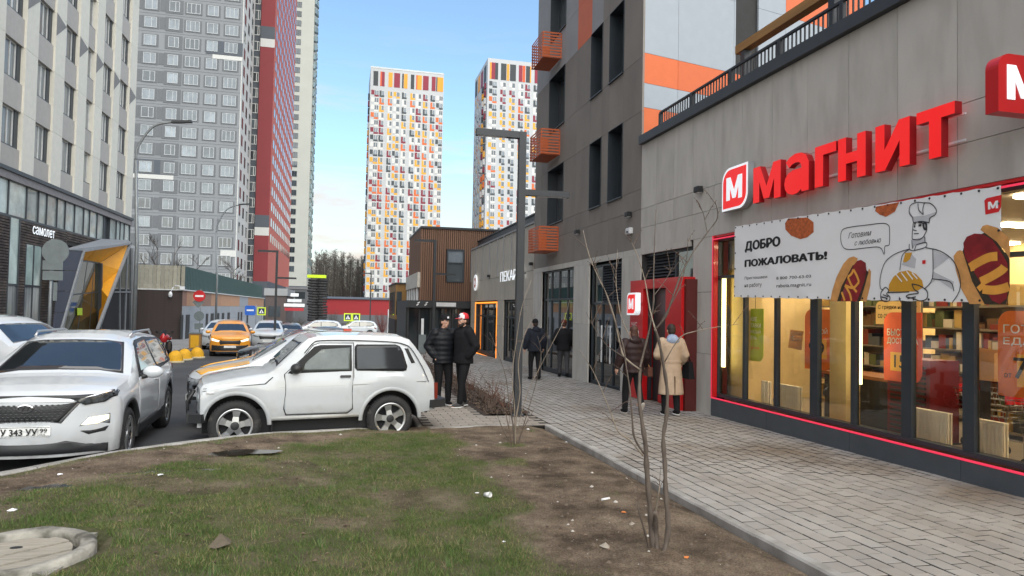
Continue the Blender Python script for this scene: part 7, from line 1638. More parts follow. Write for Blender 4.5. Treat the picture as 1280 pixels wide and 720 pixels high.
# yellow concrete hemispheres
M_ycon = mat('yellow_concrete', srgb(214, 160, 30), .75, var=.12, scale=6, bump=.3, dirt=(srgb(120, 100, 60), 7, .6, .8)); M_ystripe = mat('pale_concrete', srgb(190, 180, 150), .8)
prof_ = [(.30, 0), (.30, .06)]+[(.29*math.cos(a), .10+.36*math.sin(a)) for a in np.linspace(0, math.pi/2*.98, 9)]
hm = MB().lathe(prof_, 22); hme = fixn(hm.mesh('dome', M_ycon)); bme = fixn(MB().lathe([(.34, -.05), (.34, .03), (.30, .05), (.001, .05)], 22).mesh('base_ring', M_ystripe)); eye = fixn(MB().tube([(-.05, 0, .44), (-.05, 0, .50), (.05, 0, .50), (.05, 0, .44)], .012, 6).mesh('lifting_eye', M_galv))
for (px, py), l in zip(((219, 453), (230.5, 450), (246, 447.5)), ('yellow concrete half sphere bollard nearest the white crossover', 'yellow concrete half sphere bollard in the middle of the three', 'yellow concrete half sphere bollard nearest the orange taxi')):
    p = onroad(px, py); t = thing('bollard', l, 'bollard', (p.x, p.y, p.z+.02), group='yellow concrete half spheres along the kerb', local=True)
    for n_, me in (('dome', hme), ('base_ring', bme), ('lifting_eye', eye)): o = bpy.data.objects.new(n_, me); COL.objects.link(o); o.parent = t
p = onwalk(243, 436); t = thing('utility_box', 'small ochre and grey utility cabinet on the far pavement behind the bollards', 'utility box', (p.x, p.y, p.z)); bx('cabinet', t, p.x-.28, p.x+.28, p.y, p.y+.4, p.z, p.z+.78, M_ochre); bx('lid', t, p.x-.31, p.x+.31, p.y-.03, p.y+.43, p.z+.781, p.z+.84, M_signback); bx('door', t, p.x-.2, p.x+.2, p.y-.02, p.y-.001, p.z+.06, p.z+.7, M_ycon)
# red motorcycle
p = onroad(205, 447); x, y, z = p.x-.3, p.y+1.6, p.z
mt_ = thing('motorcycle', 'red motorcycle parked at the kerb behind the crossover', 'motorcycle', (x, y, z))
for yy_ in (-.65, .65): obj('wheel', MB().lathe([(.22, -.05), (.30, -.06), (.32, 0), (.30, .06), (.22, .05)], 20, (x, y+yy_, z+.32), 'x'), M_tyre, mt_); obj('hub', MB().lathe([(.02, -.04), (.2, -.02), (.2, .02), (.02, .04)], 10, (x, y+yy_, z+.32), 'x'), M_alloyd, mt_)
fb = MB(); fb.ball((x, y-.1, z+.82), (.16, .30, .16), 12); fb.ball((x, y-.48, z+.80), (.17, .2, .26), 12); fb.ball((x, y+.55, z+.75), (.11, .28, .1), 10); obj('fairing', fb, mat('moto_red', (.42, .015, .02), .25, coat=.4), mt_)
obj('engine', MB().box(x-.16, x+.16, y-.28, y+.2, z+.25, z+.62), M_alloyd, mt_); obj('seat', MB().ball((x, y+.3, z+.84), (.13, .32, .07), 10), M_rub, mt_); obj('fork', MB().tube([(x-.08, y-.65, z+.32), (x-.08, y-.4, z+1.0)], .025, 6).tube([(x+.08, y-.65, z+.32), (x+.08, y-.4, z+1.0)], .025, 6), M_alloy, mt_); obj('handlebar', MB().tube([(x-.36, y-.28, z+1.06), (x-.1, y-.4, z+1.02), (x+.1, y-.4, z+1.02), (x+.36, y-.28, z+1.06)], .018, 6), M_rub, mt_); obj('mirror', MB().ball((x-.33, y-.31, z+1.12), (.05, .02, .04), 8).ball((x+.33, y-.31, z+1.12), (.05, .02, .04), 8), M_rub, mt_); obj('screen', MB().add([(x-.14, y-.62, z+.95), (x+.14, y-.62, z+.95), (x+.1, y-.45, z+1.2), (x-.1, y-.45, z+1.2)], [(0, 1, 2, 3)]), M_tint, mt_)
# tyre stack landmark
tb0, tb1 = onY(385, 380, 108), onY(408, 380, 108); cx, w_ = (tb0.x+tb1.x)/2, (tb1.x-tb0.x)/2; z0, z1 = prof(108), onY(397, 350, 108).z
ts = thing('tyre_stack', 'tall leaning stack of black tyres topped with a lime green board down the street', 'tyre stack', (cx, 108, z0))
rs = random.Random(5); z = z0+1.2; k = 0
obj('core', MB().box(cx-.25, cx+.25, 107.8, 108.3, z0, z1), M_rub, ts)
while z < z1:
    o = MB(); jx = rs.uniform(-.12, .12)
    for (ox, oy) in ((-w_*.5, 0), (w_*.5, .2)): o.lathe([(w_*.30, .05), (w_*.52, 0), (w_*.60, .17), (w_*.52, .34), (w_*.30, .29)], 14, (cx+ox+jx, 108+oy, z))
    obj('tyre', o, M_tyre, ts); z += .40; k += 1
bx('lime_board', ts, cx-w_*1.15, cx+w_*.9, 107.4, 108.6, z1+.3, z1+.75, mat('lime_board', srgb(190, 220, 20), .5))
# small things near the far walkway
p = onwalk(527, 452); t = thing('noticeboard', 'slim pale grey stand between the lamp post and the two men', 'stand', (p.x, p.y, p.z)); bx('post', t, p.x-.05, p.x+.05, p.y-.04, p.y+.04, p.z, p.z+1.75, M_whitep); bx('panel', t, p.x-.15, p.x+.15, p.y-.06, p.y-.041, p.z+.3, p.z+1.1, M_signback); bx('foot', t, p.x-.2, p.x+.2, p.y-.15, p.y+.15, p.z-.02, p.z+.02, M_signback)
p = onroad(487, 418); t = thing('pale_totem', 'pale upright advertising totem beside the shrubs far along the pavement', 'totem', (p.x, 60, prof(60))); q = onY(489, 400, 60); bx('panel', t, q.x-.3, q.x+.3, 59.9, 60.1, prof(60)+.1, q.z+.9, M_whitep); bx('base', t, q.x-.4, q.x+.4, 59.8, 60.2, prof(60)-.1, prof(60)+.099, M_signback)
# concrete manhole ring with plank lid in the lawn
M_rc = mat('weathered_concrete', srgb(148, 145, 136), .9, var=.25, scale=9, bump=.8, bscale=35, dirt=(srgb(78, 76, 68), 6, .48, .68)); M_plank = mat('weathered_plank', srgb(146, 140, 128), .85, var=.22, scale=5, stretch=(1, 14, 1), bump=.4, rnd=.1)
rx, ry = RING.x, RING.y; rz_ = lawn_z(rx, ry)
mh = thing('manhole', 'round weathered concrete manhole ring with plank lid in the lawn corner', 'manhole', (rx, ry, rz_))
rm_ = MB(); rm_.lathe([(.36, -.16), (.36, .004), (.375, .016), (.435, .020), (.455, .006), (.46, -.16)], 48, (rx, ry, rz_)); o = obj('ring', rm_, M_rc, mh)
for v in o.data.vertices:
    n_ = nz2(v.co.x*3, v.co.y*3, 2, 5)*.010; v.co.z += n_; v.co.x += n_*.6
dirv = Vector((.80, .60, 0)); nrm = Vector((-.60, .80, 0)); o0 = -.33
for w_ in (.16, .17, .17, .155):
    a0, a1 = o0+.011, o0+w_-.011; n = 6; P = []
    R_ = .335
    for i in range(n+1):
        s_ = a0+(a1-a0)*i/n; P.append((s_, math.sqrt(max(R_*R_-s_*s_, 0))))
    P += [(s_, -h_) for s_, h_ in P[::-1]]
    obj('plank', MB().prism(P, lambda u, v, d: (rx-.02+nrm.x*u+dirv.x*v, ry+nrm.y*u+dirv.y*v, rz_+d), -.05, -.015+random.uniform(-.008, .006)), M_plank, mh); o0 += w_
obj('lid_base', MB().lathe([(.001, -.052), (.35, -.052), (.35, -.2)], 24, (rx, ry, rz_)), M_joint, mh); kn = MB()
for (u, v) in ((.05, -.1), (.1, .06), (-.12, -.2)): c_ = (rx-.02+nrm.x*u+dirv.x*v, ry+nrm.y*u+dirv.y*v, rz_-.008); kn.lathe([(.001, .002), (.022, .001), (.022, -.01)], 10, c_, sx=1.7)
obj('knot_hole', kn, M_ink, mh)
for P in (((122, 667.5), (100, 668), (104, 676)), ((79, 710), (40, 718), (58, 722))):
    q3 = [onlawn(*a_) for a_ in P]; mb = MB(); mb.add([(v.x, v.y, lawn_z(v.x, v.y)+.012) for v in q3]+[(v.x, v.y, lawn_z(v.x, v.y)-.08) for v in q3], [(0, 1, 2), (5, 4, 3), (0, 3, 4, 1), (1, 4, 5, 2), (2, 5, 3, 0)]); obj('slab_corner', mb, M_rc, mh)
# litter
def litter(px, py, mt, label, kind, s=.03):
    p = onlawn(px, py); z = soil_z(p.x, p.y); t = MB(); rs = random.Random(int(px*7+py))
    if kind == 'stick': t.tube([(p.x-s, p.y-.01, z+.012), (p.x+s, p.y+.012, z+.014)], [.010, .012], 8)
    elif kind == 'cup': t.lathe([(.001, 0), (s*.45, 0), (s*.6, s*1.6), (s*.56, s*1.6), (s*.4, .01)], 12, (0, 0, 0)); a_ = Matrix.Rotation(1.35, 4, 'X') @ Matrix.Rotation(.6, 4, 'Y'); t.v = [tuple((a_ @ Vector(v))+Vector((p.x, p.y, z+s*.5))) for v in t.v]
    else:
        vs = []; 
        for i in range(7):
            a_ = 6.283*i/7; r = s*rs.uniform(.6, 1.2); vs.append((p.x+r*math.cos(a_), p.y+r*math.sin(a_), z+rs.uniform(0, s*.35)))
        vs += [(p.x, p.y, z+s*(.9 if kind == 'stone' else .5)), (p.x+s*.3, p.y-s*.1, z+s*.45)]
        t.add(vs, [(i, (i+1) % 7, 7 if i < 4 else 8) for i in range(7)]+[(0, 7, 8), (4, 8, 7)])
    o = obj('litter' if kind != 'stone' else 'stone', t, mt); tag(o, label, 'litter' if kind != 'stone' else 'stone'); return o
M_pap = mat('litter_white', (.72, .72, .72), .7); M_orl = mat('litter_orange', srgb(200, 120, 60), .7); M_stone = mat('fieldstone', srgb(150, 142, 130), .85, bump=.5)
litter(596, 617, M_pap, 'crumpled white paper scrap on the grass, left of the white cup', 'scrap', .025); litter(606, 622, M_pap, 'small white crushed cup lying on the grass edge', 'cup', .045); litter(757, 625, M_pap, 'white rolled paper tube lying on the bare earth', 'stick', .045); litter(780, 641, M_orl, 'small orange wrapper on the bare earth left of the sapling', 'scrap', .028)
litter(757, 685, M_stone, 'pale rounded stone on the earth left of the sapling foot', 'stone', .045); litter(275, 684, mat('dry_clod', (.11, .09, .065), .95, bump=.8), 'dry brown clod of turf lying on the lawn', 'stone', .11); litter(200, 595, M_pap, 'white scrap near the puddle on the bare earth', 'scrap', .03); litter(75, 592, M_pap, 'pale scrap on the earth close to the left kerb', 'scrap', .03); litter(15, 638, M_pap, 'white paper shred on the earth at the far left', 'scrap', .035); litter(660, 537, M_pap, 'white scrap beside the small sapling near the pavement corner', 'scrap', .03); litter(708, 548, M_pap, 'white scrap on the earth against the walkway kerb', 'scrap', .025); litter(630, 678, M_pap, 'tiny white scrap on the grass near the bottom middle', 'scrap', .014); litter(790, 655, M_stone, 'flat pale stone chip just left of the sapling stems', 'stone', .03); litter(858, 702, M_orl, 'tan leaf-like scrap on the earth right of the sapling foot', 'scrap', .022)
# worn pale paver patches
# ================================================================== people
M_skin = mat('skin', srgb(196, 152, 130), .55, var=.06, scale=12); M_hair = mat('hair_dark', srgb(44, 32, 26), .6, var=.2, scale=40); M_hair_b = mat('hair_brown', srgb(72, 44, 32), .6, var=.2, scale=40)
def cloth(name, c, q=0.0, rough=.85):
    M = mat(name, c, rough, var=.12, scale=8, bump=.25, bscale=30, spec=.2)
    if q:
        t = M.node_tree; k = t.links.new; tc = t.nodes.new('ShaderNodeTexCoord'); w = t.nodes.new('ShaderNodeTexWave'); w.bands_direction = 'Z'; w.inputs['Scale'].default_value = q; w.inputs['Distortion'].default_value = 1.2; w.inputs['Detail'].default_value = 1
        k(tc.outputs['Object'], w.inputs['Vector']); b = t.nodes.new('ShaderNodeBump'); b.inputs['Strength'].default_value = .6; b.inputs['Distance'].default_value = .012; k(w.outputs['Fac'], b.inputs['Height']); k(b.outputs[0], t.nodes['Principled BSDF'].inputs['Normal'])
    return M
C_black = cloth('cloth_black', (.010, .010, .012)); C_puff = cloth('puffer_black', (.010, .011, .014), 3.2, .5); C_navy = cloth('parka_navy', (.016, .019, .028)); C_jean = cloth('jeans_grey', (.055, .055, .06)); C_brown = cloth('puffer_brown', (.030, .017, .017), 2.4, .5); C_beige = cloth('trench_beige', srgb(180, 158, 136)); C_blueh = cloth('hood_blue_grey', srgb(150, 165, 190)); C_trous = cloth('trousers_black', (.012, .012, .014))
def blob(name, mb, mt, root, vox=.012, smooth=6, mats=None):
    me = mb.mesh(name, mats or mt); o = bpy.data.objects.new(name, me); COL.objects.link(o)
    r = o.modifiers.new('r', 'REMESH'); r.mode = 'VOXEL'; r.voxel_size = vox; s = o.modifiers.new('s', 'SMOOTH'); s.factor = .5; s.iterations = smooth
    bpy.context.view_layer.update(); dg = bpy.context.evaluated_depsgraph_get(); nm = bpy.data.meshes.new_from_object(o.evaluated_get(dg)); bpy.data.objects.remove(o); bpy.data.meshes.remove(me)
    nm.name = name; nm.materials.clear(); nm.materials.append(mt); nm.polygons.foreach_set('use_smooth', [True]*len(nm.polygons))
    q = bpy.data.objects.new(name, nm); COL.objects.link(q); q.parent = root; return q
def limb(mb, pts, rad):
    mb.tube(pts, rad, 12)
    for p, r in zip(pts, rad): mb.ball(p, r*.98, 12)
def lath(mb, rows, y0=0.0, x0=0.0, n=20):
    """stack of ellipses: (z, rx, ry, dy)"""
    vs = [(x0+rx*math.cos(2*math.pi*k/n), y0+dy+ry*math.sin(2*math.pi*k/n), z) for z, rx, ry, dy in rows for k in range(n)]
    fs = [(i*n+k, i*n+(k+1) % n, (i+1)*n+(k+1) % n, (i+1)*n+k) for i in range(len(rows)-1) for k in range(n)]
    mb.add(vs, fs+[tuple(range(n))[::-1], tuple(range((len(rows)-1)*n, len(rows)*n))], 0, True)
def hand(mb, w, d, curl, side):
    """palm, four unequal curled fingers and a thumb from the side of the palm; d = forearm direction"""
    w, d = Vector(w), Vector(d).normalized(); f = Vector((0, 1, 0)); f = (f-d*f.dot(d)).normalized(); s = d.cross(f).normalized()
    pc = w+d*.045; mb.tube([w, w+d*.03, w+d*.085], [.024, .036, .034], 10); mb.ball(tuple(pc), (.022, .036, .045), 10)
    for i, (o, l) in enumerate(((-.030, .066), (-.010, .076), (.010, .072), (.029, .056))):
        b = w+d*.085+f*o; k1 = b+d*l*.45+s*side*curl*.012; k2 = k1+d*l*.35*(1-curl*.4)+s*side*curl*.022; k3 = k2+d*l*.25*(1-curl)+s*side*curl*.02
        mb.tube([b, k1, k2, k3], [.0098, .0095, .009, .008], 8)
    b = w+d*.028+f*-.030; mb.tube([b, b+d*.03-f*.022, b+d*.062-f*.026+s*side*.008], [.0125, .0115, .009], 8)
def person(label, loc, heading, h=1.78, legs=((0, 0, 0), (0, 0, 0)), arms=None, jacket=None, trousers=C_trous, shoe=C_black, sole=None, hair=None, cap=None, hood=None, coat=None, head_yaw=0.0, puff=1.0, width=1.0, beard=False, tilt=0.0):
    root = thing('person', label, 'person', loc, local=True, rot=heading); k = h/1.78; root.scale = (k, k, k)
    J = {}
    L_ = []
    for sd, (stride, lift, bend) in zip((-1, 1), legs):
        hip = Vector((sd*.095, 0, .93)); ank = Vector((sd*.10, stride, .09+lift)); mid = (hip+ank)/2; kn = Vector((sd*.105, mid.y+.03+bend, .49+lift*.6)); L_.append((hip, kn, ank))
    arms = arms or (((-.28, -.04, 1.16), (-.29, .06, .93)), ((.28, -.04, 1.16), (.29, .06, .93)))
    # ---- body: one continuous skin
    b = MB(); lath(b, [(.90, .15, .105, 0), (.98, .165, .11, 0), (1.10, .14, .095, .0), (1.25, .16, .105, .0), (1.38, .175, .105, 0), (1.45, .16, .085, 0), (1.49, .08, .06, 0)])
    limb(b, [(0, -.005, 1.44), (0, .005, 1.56)], [.062, .055])
    for hip, kn, ank in L_:
        limb(b, [hip, hip*.5+kn*.5, kn, kn*.62+ank*.38+Vector((0, -.012, 0)), ank], [.088, .078, .056, .055, .038]); b.ball((ank.x, ank.y+.06, ank.z-.05), (.042, .125, .038), 12)
    sh = []
    for sd, (el, wr) in zip((-1, 1), arms):
        s_ = Vector((sd*.185, 0, 1.43)); el, wr = Vector(el), Vector(wr); sh.append((s_, el, wr)); limb(b, [s_, s_*.5+el*.5, el, el*.5+wr*.5, wr], [.056, .046, .038, .036, .026]); hand(b, wr, wr-el, .55, -sd)
    hc = Vector((0, .022, 1.655)); cy, sy_ = math.cos(head_yaw), math.sin(head_yaw)
    def hp(x, y, z): y2 = y; return (hc.x+x*cy-y2*sy_, hc.y+x*sy_+y2*cy, hc.z+z)
    hd = MB(); hd.ball((0, -.005, .025), (.074, .094, .098), 20); hd.ball((0, .018, -.045), (.056, .070, .072), 18); hd.ball((0, .055, -.088), (.030, .026, .024), 12)
    hd.tube([(0, .088, .022), (0, .104, -.012), (0, .108, -.026)], [.008, .013, .011], 8); hd.ball((0, .104, -.027), (.016, .012, .009), 8); hd.ball((0, .088, -.056), (.024, .011, .006), 8); hd.ball((0, .086, -.067), (.020, .012, .007), 8); hd.ball((0, .080, .032), (.055, .016, .010), 10)
    for sd in (-1, 1): hd.ball((sd*.076, -.005, -.008), (.011, .02, .03), 10); hd.ball((sd*.038, .066, -.02), (.02, .02, .018), 8)
    b.add([hp(*v) for v in hd.v], hd.f, 0, True)
    body = blob('body', b, M_skin, root, .0085, 3)
    ey = MB()
    for sd in (-1, 1): ey.ball(hp(sd*.031, .082, .010), .0115, 8, 0); ey.ball(hp(sd*.031, .0915, .010), .0055, 8, 1); e0, e1 = hp(sd*.016, .094, .030), hp(sd*.048, .084, .032); ey.tube([e0, e1], .0045, 5, 1)
    obj('eyes', ey, [mat('eye_white', (.7, .68, .66), .3), M_hair], root, fix=False); obj('lips', MB().tube([hp(-.022, .091, -.060), hp(0, .099, -.059), hp(.022, .091, -.060)], [.003, .006, .003], 6), mat('lips', srgb(150, 92, 84), .5), root)
    if beard: bd = MB(); bd.ball(hp(0, .050, -.085), (.055, .05, .042), 14); bd.ball(hp(.04, .03, -.06), (.022, .045, .04), 10); bd.ball(hp(-.04, .03, -.06), (.022, .045, .04), 10); blob('beard', bd, M_hair, root, .008, 3)
    # ---- trousers
    t = MB(); lath(t, [(.88, .17, .125, 0), (.96, .178, .13, 0), (1.06, .165, .118, 0)])
    for hip, kn, ank in L_:
        lo = kn*.1+ank*.9; limb(t, [hip, hip*.5+kn*.5, kn, kn*.5+ank*.5, lo, ank+Vector((0, 0, .01))], [.105, .095, .075, .068, .062, .060])
    blob('trousers', t, trousers, root, .013, 4)
    for (hip, kn, ank), (stride, lift, bend) in zip(L_, legs):
        pit = -.9 if lift > .06 else 0.0; R_ = Matrix.Rotation(pit, 3, 'X'); s = MB(); s.ball((0, .05, -.042), (.050, .135, .040), 16); s.ball((0, -.03, -.01), (.048, .065, .055), 14); s.v = [tuple(R_ @ Vector(v)+ank+Vector((0, 0, 0))) for v in s.v]
        blob('shoe', s, shoe, root, .010, 3)
        so = MB(); so.ball((0, .052, -.075), (.054, .142, .016), 16); so.v = [tuple(R_ @ Vector(v)+ank) for v in so.v]; obj('sole', so, sole or M_rub, root)
    # ---- jacket or coat
    j = MB(); g = .030*puff; jm = jacket or coat
    hem = .84 if not coat else .42
    rowsj = [(hem, .185*width+g, .145+g, 0)] if not coat else [(hem, .255, .20, -.01), (.60, .24, .185, -.005), (.85, .215, .165, 0)]
    rowsj += [(.92, .18*width+g, .14+g, 0), (1.05, .168*width+g, .128+g, 0), (1.22, .185*width+g, .135+g, 0), (1.36, .20*width+g, .13+g, -.005), (1.44, .185*width+g*.8, .105+g*.8, -.005), (1.50, .10, .085, -.005), (1.535, .075, .075, 0)]
    lath(j, rowsj)
    for s_, el, wr in sh:
        en = el*.12+wr*.88; limb(j, [s_, s_*.5+el*.5, el, el*.5+wr*.5, en], [.072+g, .062+g, .055+g, .050+g, .042+g*.8])
    blob('jacket' if not coat else 'coat', j, jm, root, .014, 5)
    if coat: obj('belt', MB().lathe([(.205, 0), (.212, .01), (.212, .05), (.205, .06)], 24, (0, 0, 1.03), sy=.78), jm, root); obj('vent', MB().box(-.006, .006, -.215, -.16, .42, .78), mat('coat_fold', srgb(120, 98, 74), .9), root)
    if hood:
        hm_ = MB(); hm_.ball((0, -.085, 1.475), (.135, .085, .085), 16); hm_.ball((0, -.05, 1.53), (.105, .085, .06), 16); hm_.ball((0, -.02, 1.52), (.10, .10, .04), 14); blob('hood', hm_, hood, root, .012, 5)
    if hair:
        hr = MB(); hr.ball((0, -.018, .042), (.083, .098, .098), 18); hr.ball((0, -.045, -.01), (.078, .068, .075), 16); hr.v = [hp(*v) for v in hr.v]; blob('hair', hr, hair[0], root, .010, 3)
        if hair[1] == 'bun': hb = MB(); hb.ball(hp(0, -.105, .06), (.045, .04, .045), 12); obj('hair_bun', hb, hair[0], root)
        if hair[1] == 'long': hb = MB(); hb.ball(hp(0, -.06, -.07), (.085, .05, .11), 14); blob('hair_length', hb, hair[0], root, .01, 4)
    if cap:
        cm_ = MB(); n = 20; rows = [(.0, .088, .106), (.03, .088, .106), (.075, .078, .094), (.105, .05, .062), (.118, .008, .01)]
        vs = [hp(rx*math.cos(2*math.pi*q/n), -.008+ry*math.sin(2*math.pi*q/n), .045+z) for z, rx, ry in rows for q in range(n)]
        cm_.add(vs, [(i*n+q, i*n+(q+1) % n, (i+1)*n+(q+1) % n, (i+1)*n+q) for i in range(4) for q in range(n)], 0, True)
        if cap[1] is not None:
            for fi in range(len(cm_.f)):
                c_ = sum((Vector(cm_.v[q]) for q in cm_.f[fi]), Vector())/4-hc; yl = -c_.x*sy_+c_.y*cy
                if yl > .035: cm_.m[fi] = 1
        o = obj('cap', cm_, [cap[0], cap[1] or cap[0]], root)
        if cap[2] is not None:
            bm_2 = MB(); P = [(-.075, .07), (-.06, .13), (-.03, .165), (0, .172), (.03, .165), (.06, .13), (.075, .07), (0, .09)]
            bm_2.prism(P, lambda u, v, d: hp(u, v, .048+d-.10*max(0, v-.08)), 0, .007); obj('brim', bm_2, cap[2], o)
            obj('badge', MB().prism([(-.022, -.018), (.022, -.018), (.022, .018), (-.022, .018)], lambda u, v, d: hp(u, .093+d-.15*(v+.02), .09+v), .002, .008), M_inkw if cap[1] is None else mat('badge_blue', srgb(50, 60, 110), .6), o)
        else: obj('pompon_band', MB().tube([hp(.09*math.cos(a), -.008+.108*math.sin(a), .05) for a in np.linspace(0, 6.283, 20)], .012, 6), cap[0], o)
    return root
pock = (((-.31, -.08, 1.18), (-.20, .035, .96)), ((.31, -.08, 1.18), (.20, .035, .96)))
M_sole_w = mat('sole_white', (.75, .75, .74), .6); M_capw = mat('cap_white', (.72, .72, .72), .8); M_capr = mat('cap_red', (.55, .02, .03), .7)
a = onwalk(553, 506.5); person('man in black quilted puffer jacket and black cap behind the off-road car, facing camera', (a.x, a.y, prof(a.y)), math.radians(196), 1.80, ((.03, 0, 0), (-.02, 0, 0)), pock, C_puff, shoe=C_black, sole=M_sole_w, hair=(M_hair, 'short'), cap=(C_black, None, C_black), puff=1.25, width=1.05, head_yaw=math.radians(20))
a = onwalk(578, 508.5); person('bearded man in black jacket with a white and red cap standing in profile, facing left', (a.x, a.y, prof(a.y)), math.radians(112), 1.83, ((.12, 0, 0), (-.10, 0, 0)), pock, C_black, shoe=cloth('sneaker_mixed', (.06, .06, .06)), sole=M_sole_w, hair=(M_hair, 'short'), cap=(M_capr, M_capw, M_capr), puff=1.1, width=1.12, beard=True, hood=C_black)
a = onwalk(668, 474.5); person('walker in long navy parka and dark knit hat walking away near the shop windows', (a.x, a.y, prof(a.y)), math.radians(8), 1.76, ((.06, 0, 0), (-.10, .02, 0)), (((-.29, -.03, 1.17), (-.31, .04, .92)), ((.29, -.05, 1.18), (.30, .06, .94))), C_navy, hair=(M_hair, 'short'), cap=(C_black, None, None), puff=1.2, width=1.08, hood=C_navy)
a = onwalk(704, 471.5); person('walker in black jacket and grey jeans with reddish hat walking away by the four-pane window', (a.x, a.y, prof(a.y)), math.radians(-10), 1.76, ((.14, 0, 0), (-.12, .03, 0)), (((-.30, -.05, 1.18), (-.20, .13, 1.02)), ((.30, -.05, 1.18), (.24, .12, 1.0))), C_black, trousers=C_jean, hair=(M_hair_b, 'short'), cap=(cloth('hat_rust', srgb(96, 50, 42)), None, None), puff=1.2, width=1.05)
a = onwalk(791, 518); person('woman in dark brown hooded puffer jacket and black trousers walking towards the red entrance', (a.x, a.y, prof(a.y)), math.radians(2), 1.66, ((.16, 0, .02), (-.16, .16, .05)), (((-.30, -.04, 1.18), (-.34, .03, .94)), ((.29, -.02, 1.17), (.32, .12, .97))), C_brown, shoe=C_black, sole=mat('sole_pale', (.55, .5, .45), .7), hair=(M_hair_b, 'long'), puff=1.35, width=1.0, hood=C_brown)
hb_ = Vector((a.x+.32, a.y+.10, prof(a.y)+.80)); t = thing('handbag', 'small brown fringed handbag held by the woman in the brown puffer', 'bag', tuple(hb_)); obj('bag_body', MB().box(hb_.x-.03, hb_.x+.06, hb_.y-.13, hb_.y+.10, hb_.z-.09, hb_.z+.08), mat('leather_brown', srgb(90, 50, 36), .5), t); obj('strap', MB().tube([(hb_.x+.01, hb_.y-.1, hb_.z+.08), (hb_.x-.01, hb_.y-.04, hb_.z+.16), (hb_.x+.01, hb_.y+.07, hb_.z+.08)], .009, 6), mat('leather_tan', srgb(170, 120, 70), .5), t)
a = onwalk(838, 519.5); person('woman in long beige belted trench coat with pale blue hood walking to the red entrance', (a.x, a.y, prof(a.y)), math.radians(-4), 1.70, ((.05, 0, 0), (-.08, .02, 0)), (((-.28, .02, 1.18), (-.21, .17, 1.12)), ((.28, -.04, 1.18), (.27, .10, 1.02))), None, shoe=C_black, sole=M_sole_w, hair=(M_hair, 'short'), coat=C_beige, puff=.9, hood=C_blueh)
hb_ = Vector((a.x+.33, a.y-.02, prof(a.y)+.86)); t = thing('shoulder_bag', 'black shoulder tote bag of the woman in the beige trench coat', 'bag', tuple(hb_))
tb = MB(); tb.add([(hb_.x-.05, hb_.y-.15, hb_.z-.17), (hb_.x+.07, hb_.y-.15, hb_.z-.17), (hb_.x+.07, hb_.y+.16, hb_.z-.17), (hb_.x-.05, hb_.y+.16, hb_.z-.17), (hb_.x-.03, hb_.y-.12, hb_.z+.15), (hb_.x+.04, hb_.y-.12, hb_.z+.15), (hb_.x+.04, hb_.y+.13, hb_.z+.15), (hb_.x-.03, hb_.y+.13, hb_.z+.15)], [(0, 3, 2, 1), (4, 5, 6, 7), (0, 1, 5, 4), (1, 2, 6, 5), (2, 3, 7, 6), (3, 0, 4, 7)]); obj('bag_body', tb, C_black, t); obj('strap', MB().tube([(hb_.x, hb_.y-.10, hb_.z+.15), (hb_.x-.10, hb_.y-.07, hb_.z+.45), (hb_.x-.15, hb_.y, hb_.z+.56), (hb_.x-.10, hb_.y+.08, hb_.z+.42), (hb_.x, hb_.y+.11, hb_.z+.15)], .013, 6), C_black, t)
person('shopper in dark jacket and cap standing inside the shop among the racks', (8.9, 6.35, .03), math.radians(70), 1.78, ((0, 0, 0), (0, 0, 0)), pock, C_black, hair=(M_hair, 'short'), cap=(C_black, None, C_black), puff=1.1)
# ================================================================== bare saplings, shrubs and trees
M_bark = mat('sapling_bark', srgb(92, 82, 74), .9, var=.3, scale=25, stretch=(1, 1, .3), bump=.5); M_twig = mat('twig_brown', srgb(96, 80, 70), .9, var=.2, scale=12); M_twigp = mat('twig_pale', srgb(136, 124, 110), .9, var=.2, scale=12); M_twigr = mat('twig_red_brown', srgb(104, 66, 50), .9)
base = onlawn(820, 693); BYy = base.y
tr = thing('sapling', 'bare many stemmed young tree growing from the bare earth in the right foreground', 'tree', (base.x, base.y, soil_z(base.x, base.y)))
def traced(pts, r0, r1, dy, seed):
    """stem through photographed points, swinging in depth by dy"""
    P = smooth_line(pts, 4); n = len(P); out = []; rs = random.Random(seed); ph = rs.random()*6
    for i, (x, y) in enumerate(P):
        t = i/(n-1); q = onY(x, y, BYy+dy*t+.05*math.sin(ph+5*t)); out.append(tuple(q))
    rad = [(r0+(r1-r0)*i/(n-1))*.72*(1+.16*math.sin(i*2.1+seed)+.10*math.sin(i*5.3)) for i in range(n)]
    return out, rad
stems = [([(828, 697), (835, 667), (834, 637), (832, 613), (831, 580), (829, 547), (833, 520), (834, 490), (830, 460), (824, 428), (819, 412)], .030, .013, -.10), ([(818, 697), (815, 667), (812, 630), (808, 580), (807, 557), (802, 524), (799, 497), (800, 460)], .034, .016, .10), ([(822, 697), (820, 665), (819, 640)], .034, .022, 0)]
for i, (P, r0, r1, dy) in enumerate(stems): pts, rad = traced(P, r0, r1, dy, i); obj('stem', MB().tube(pts, rad, 9), M_bark, tr)
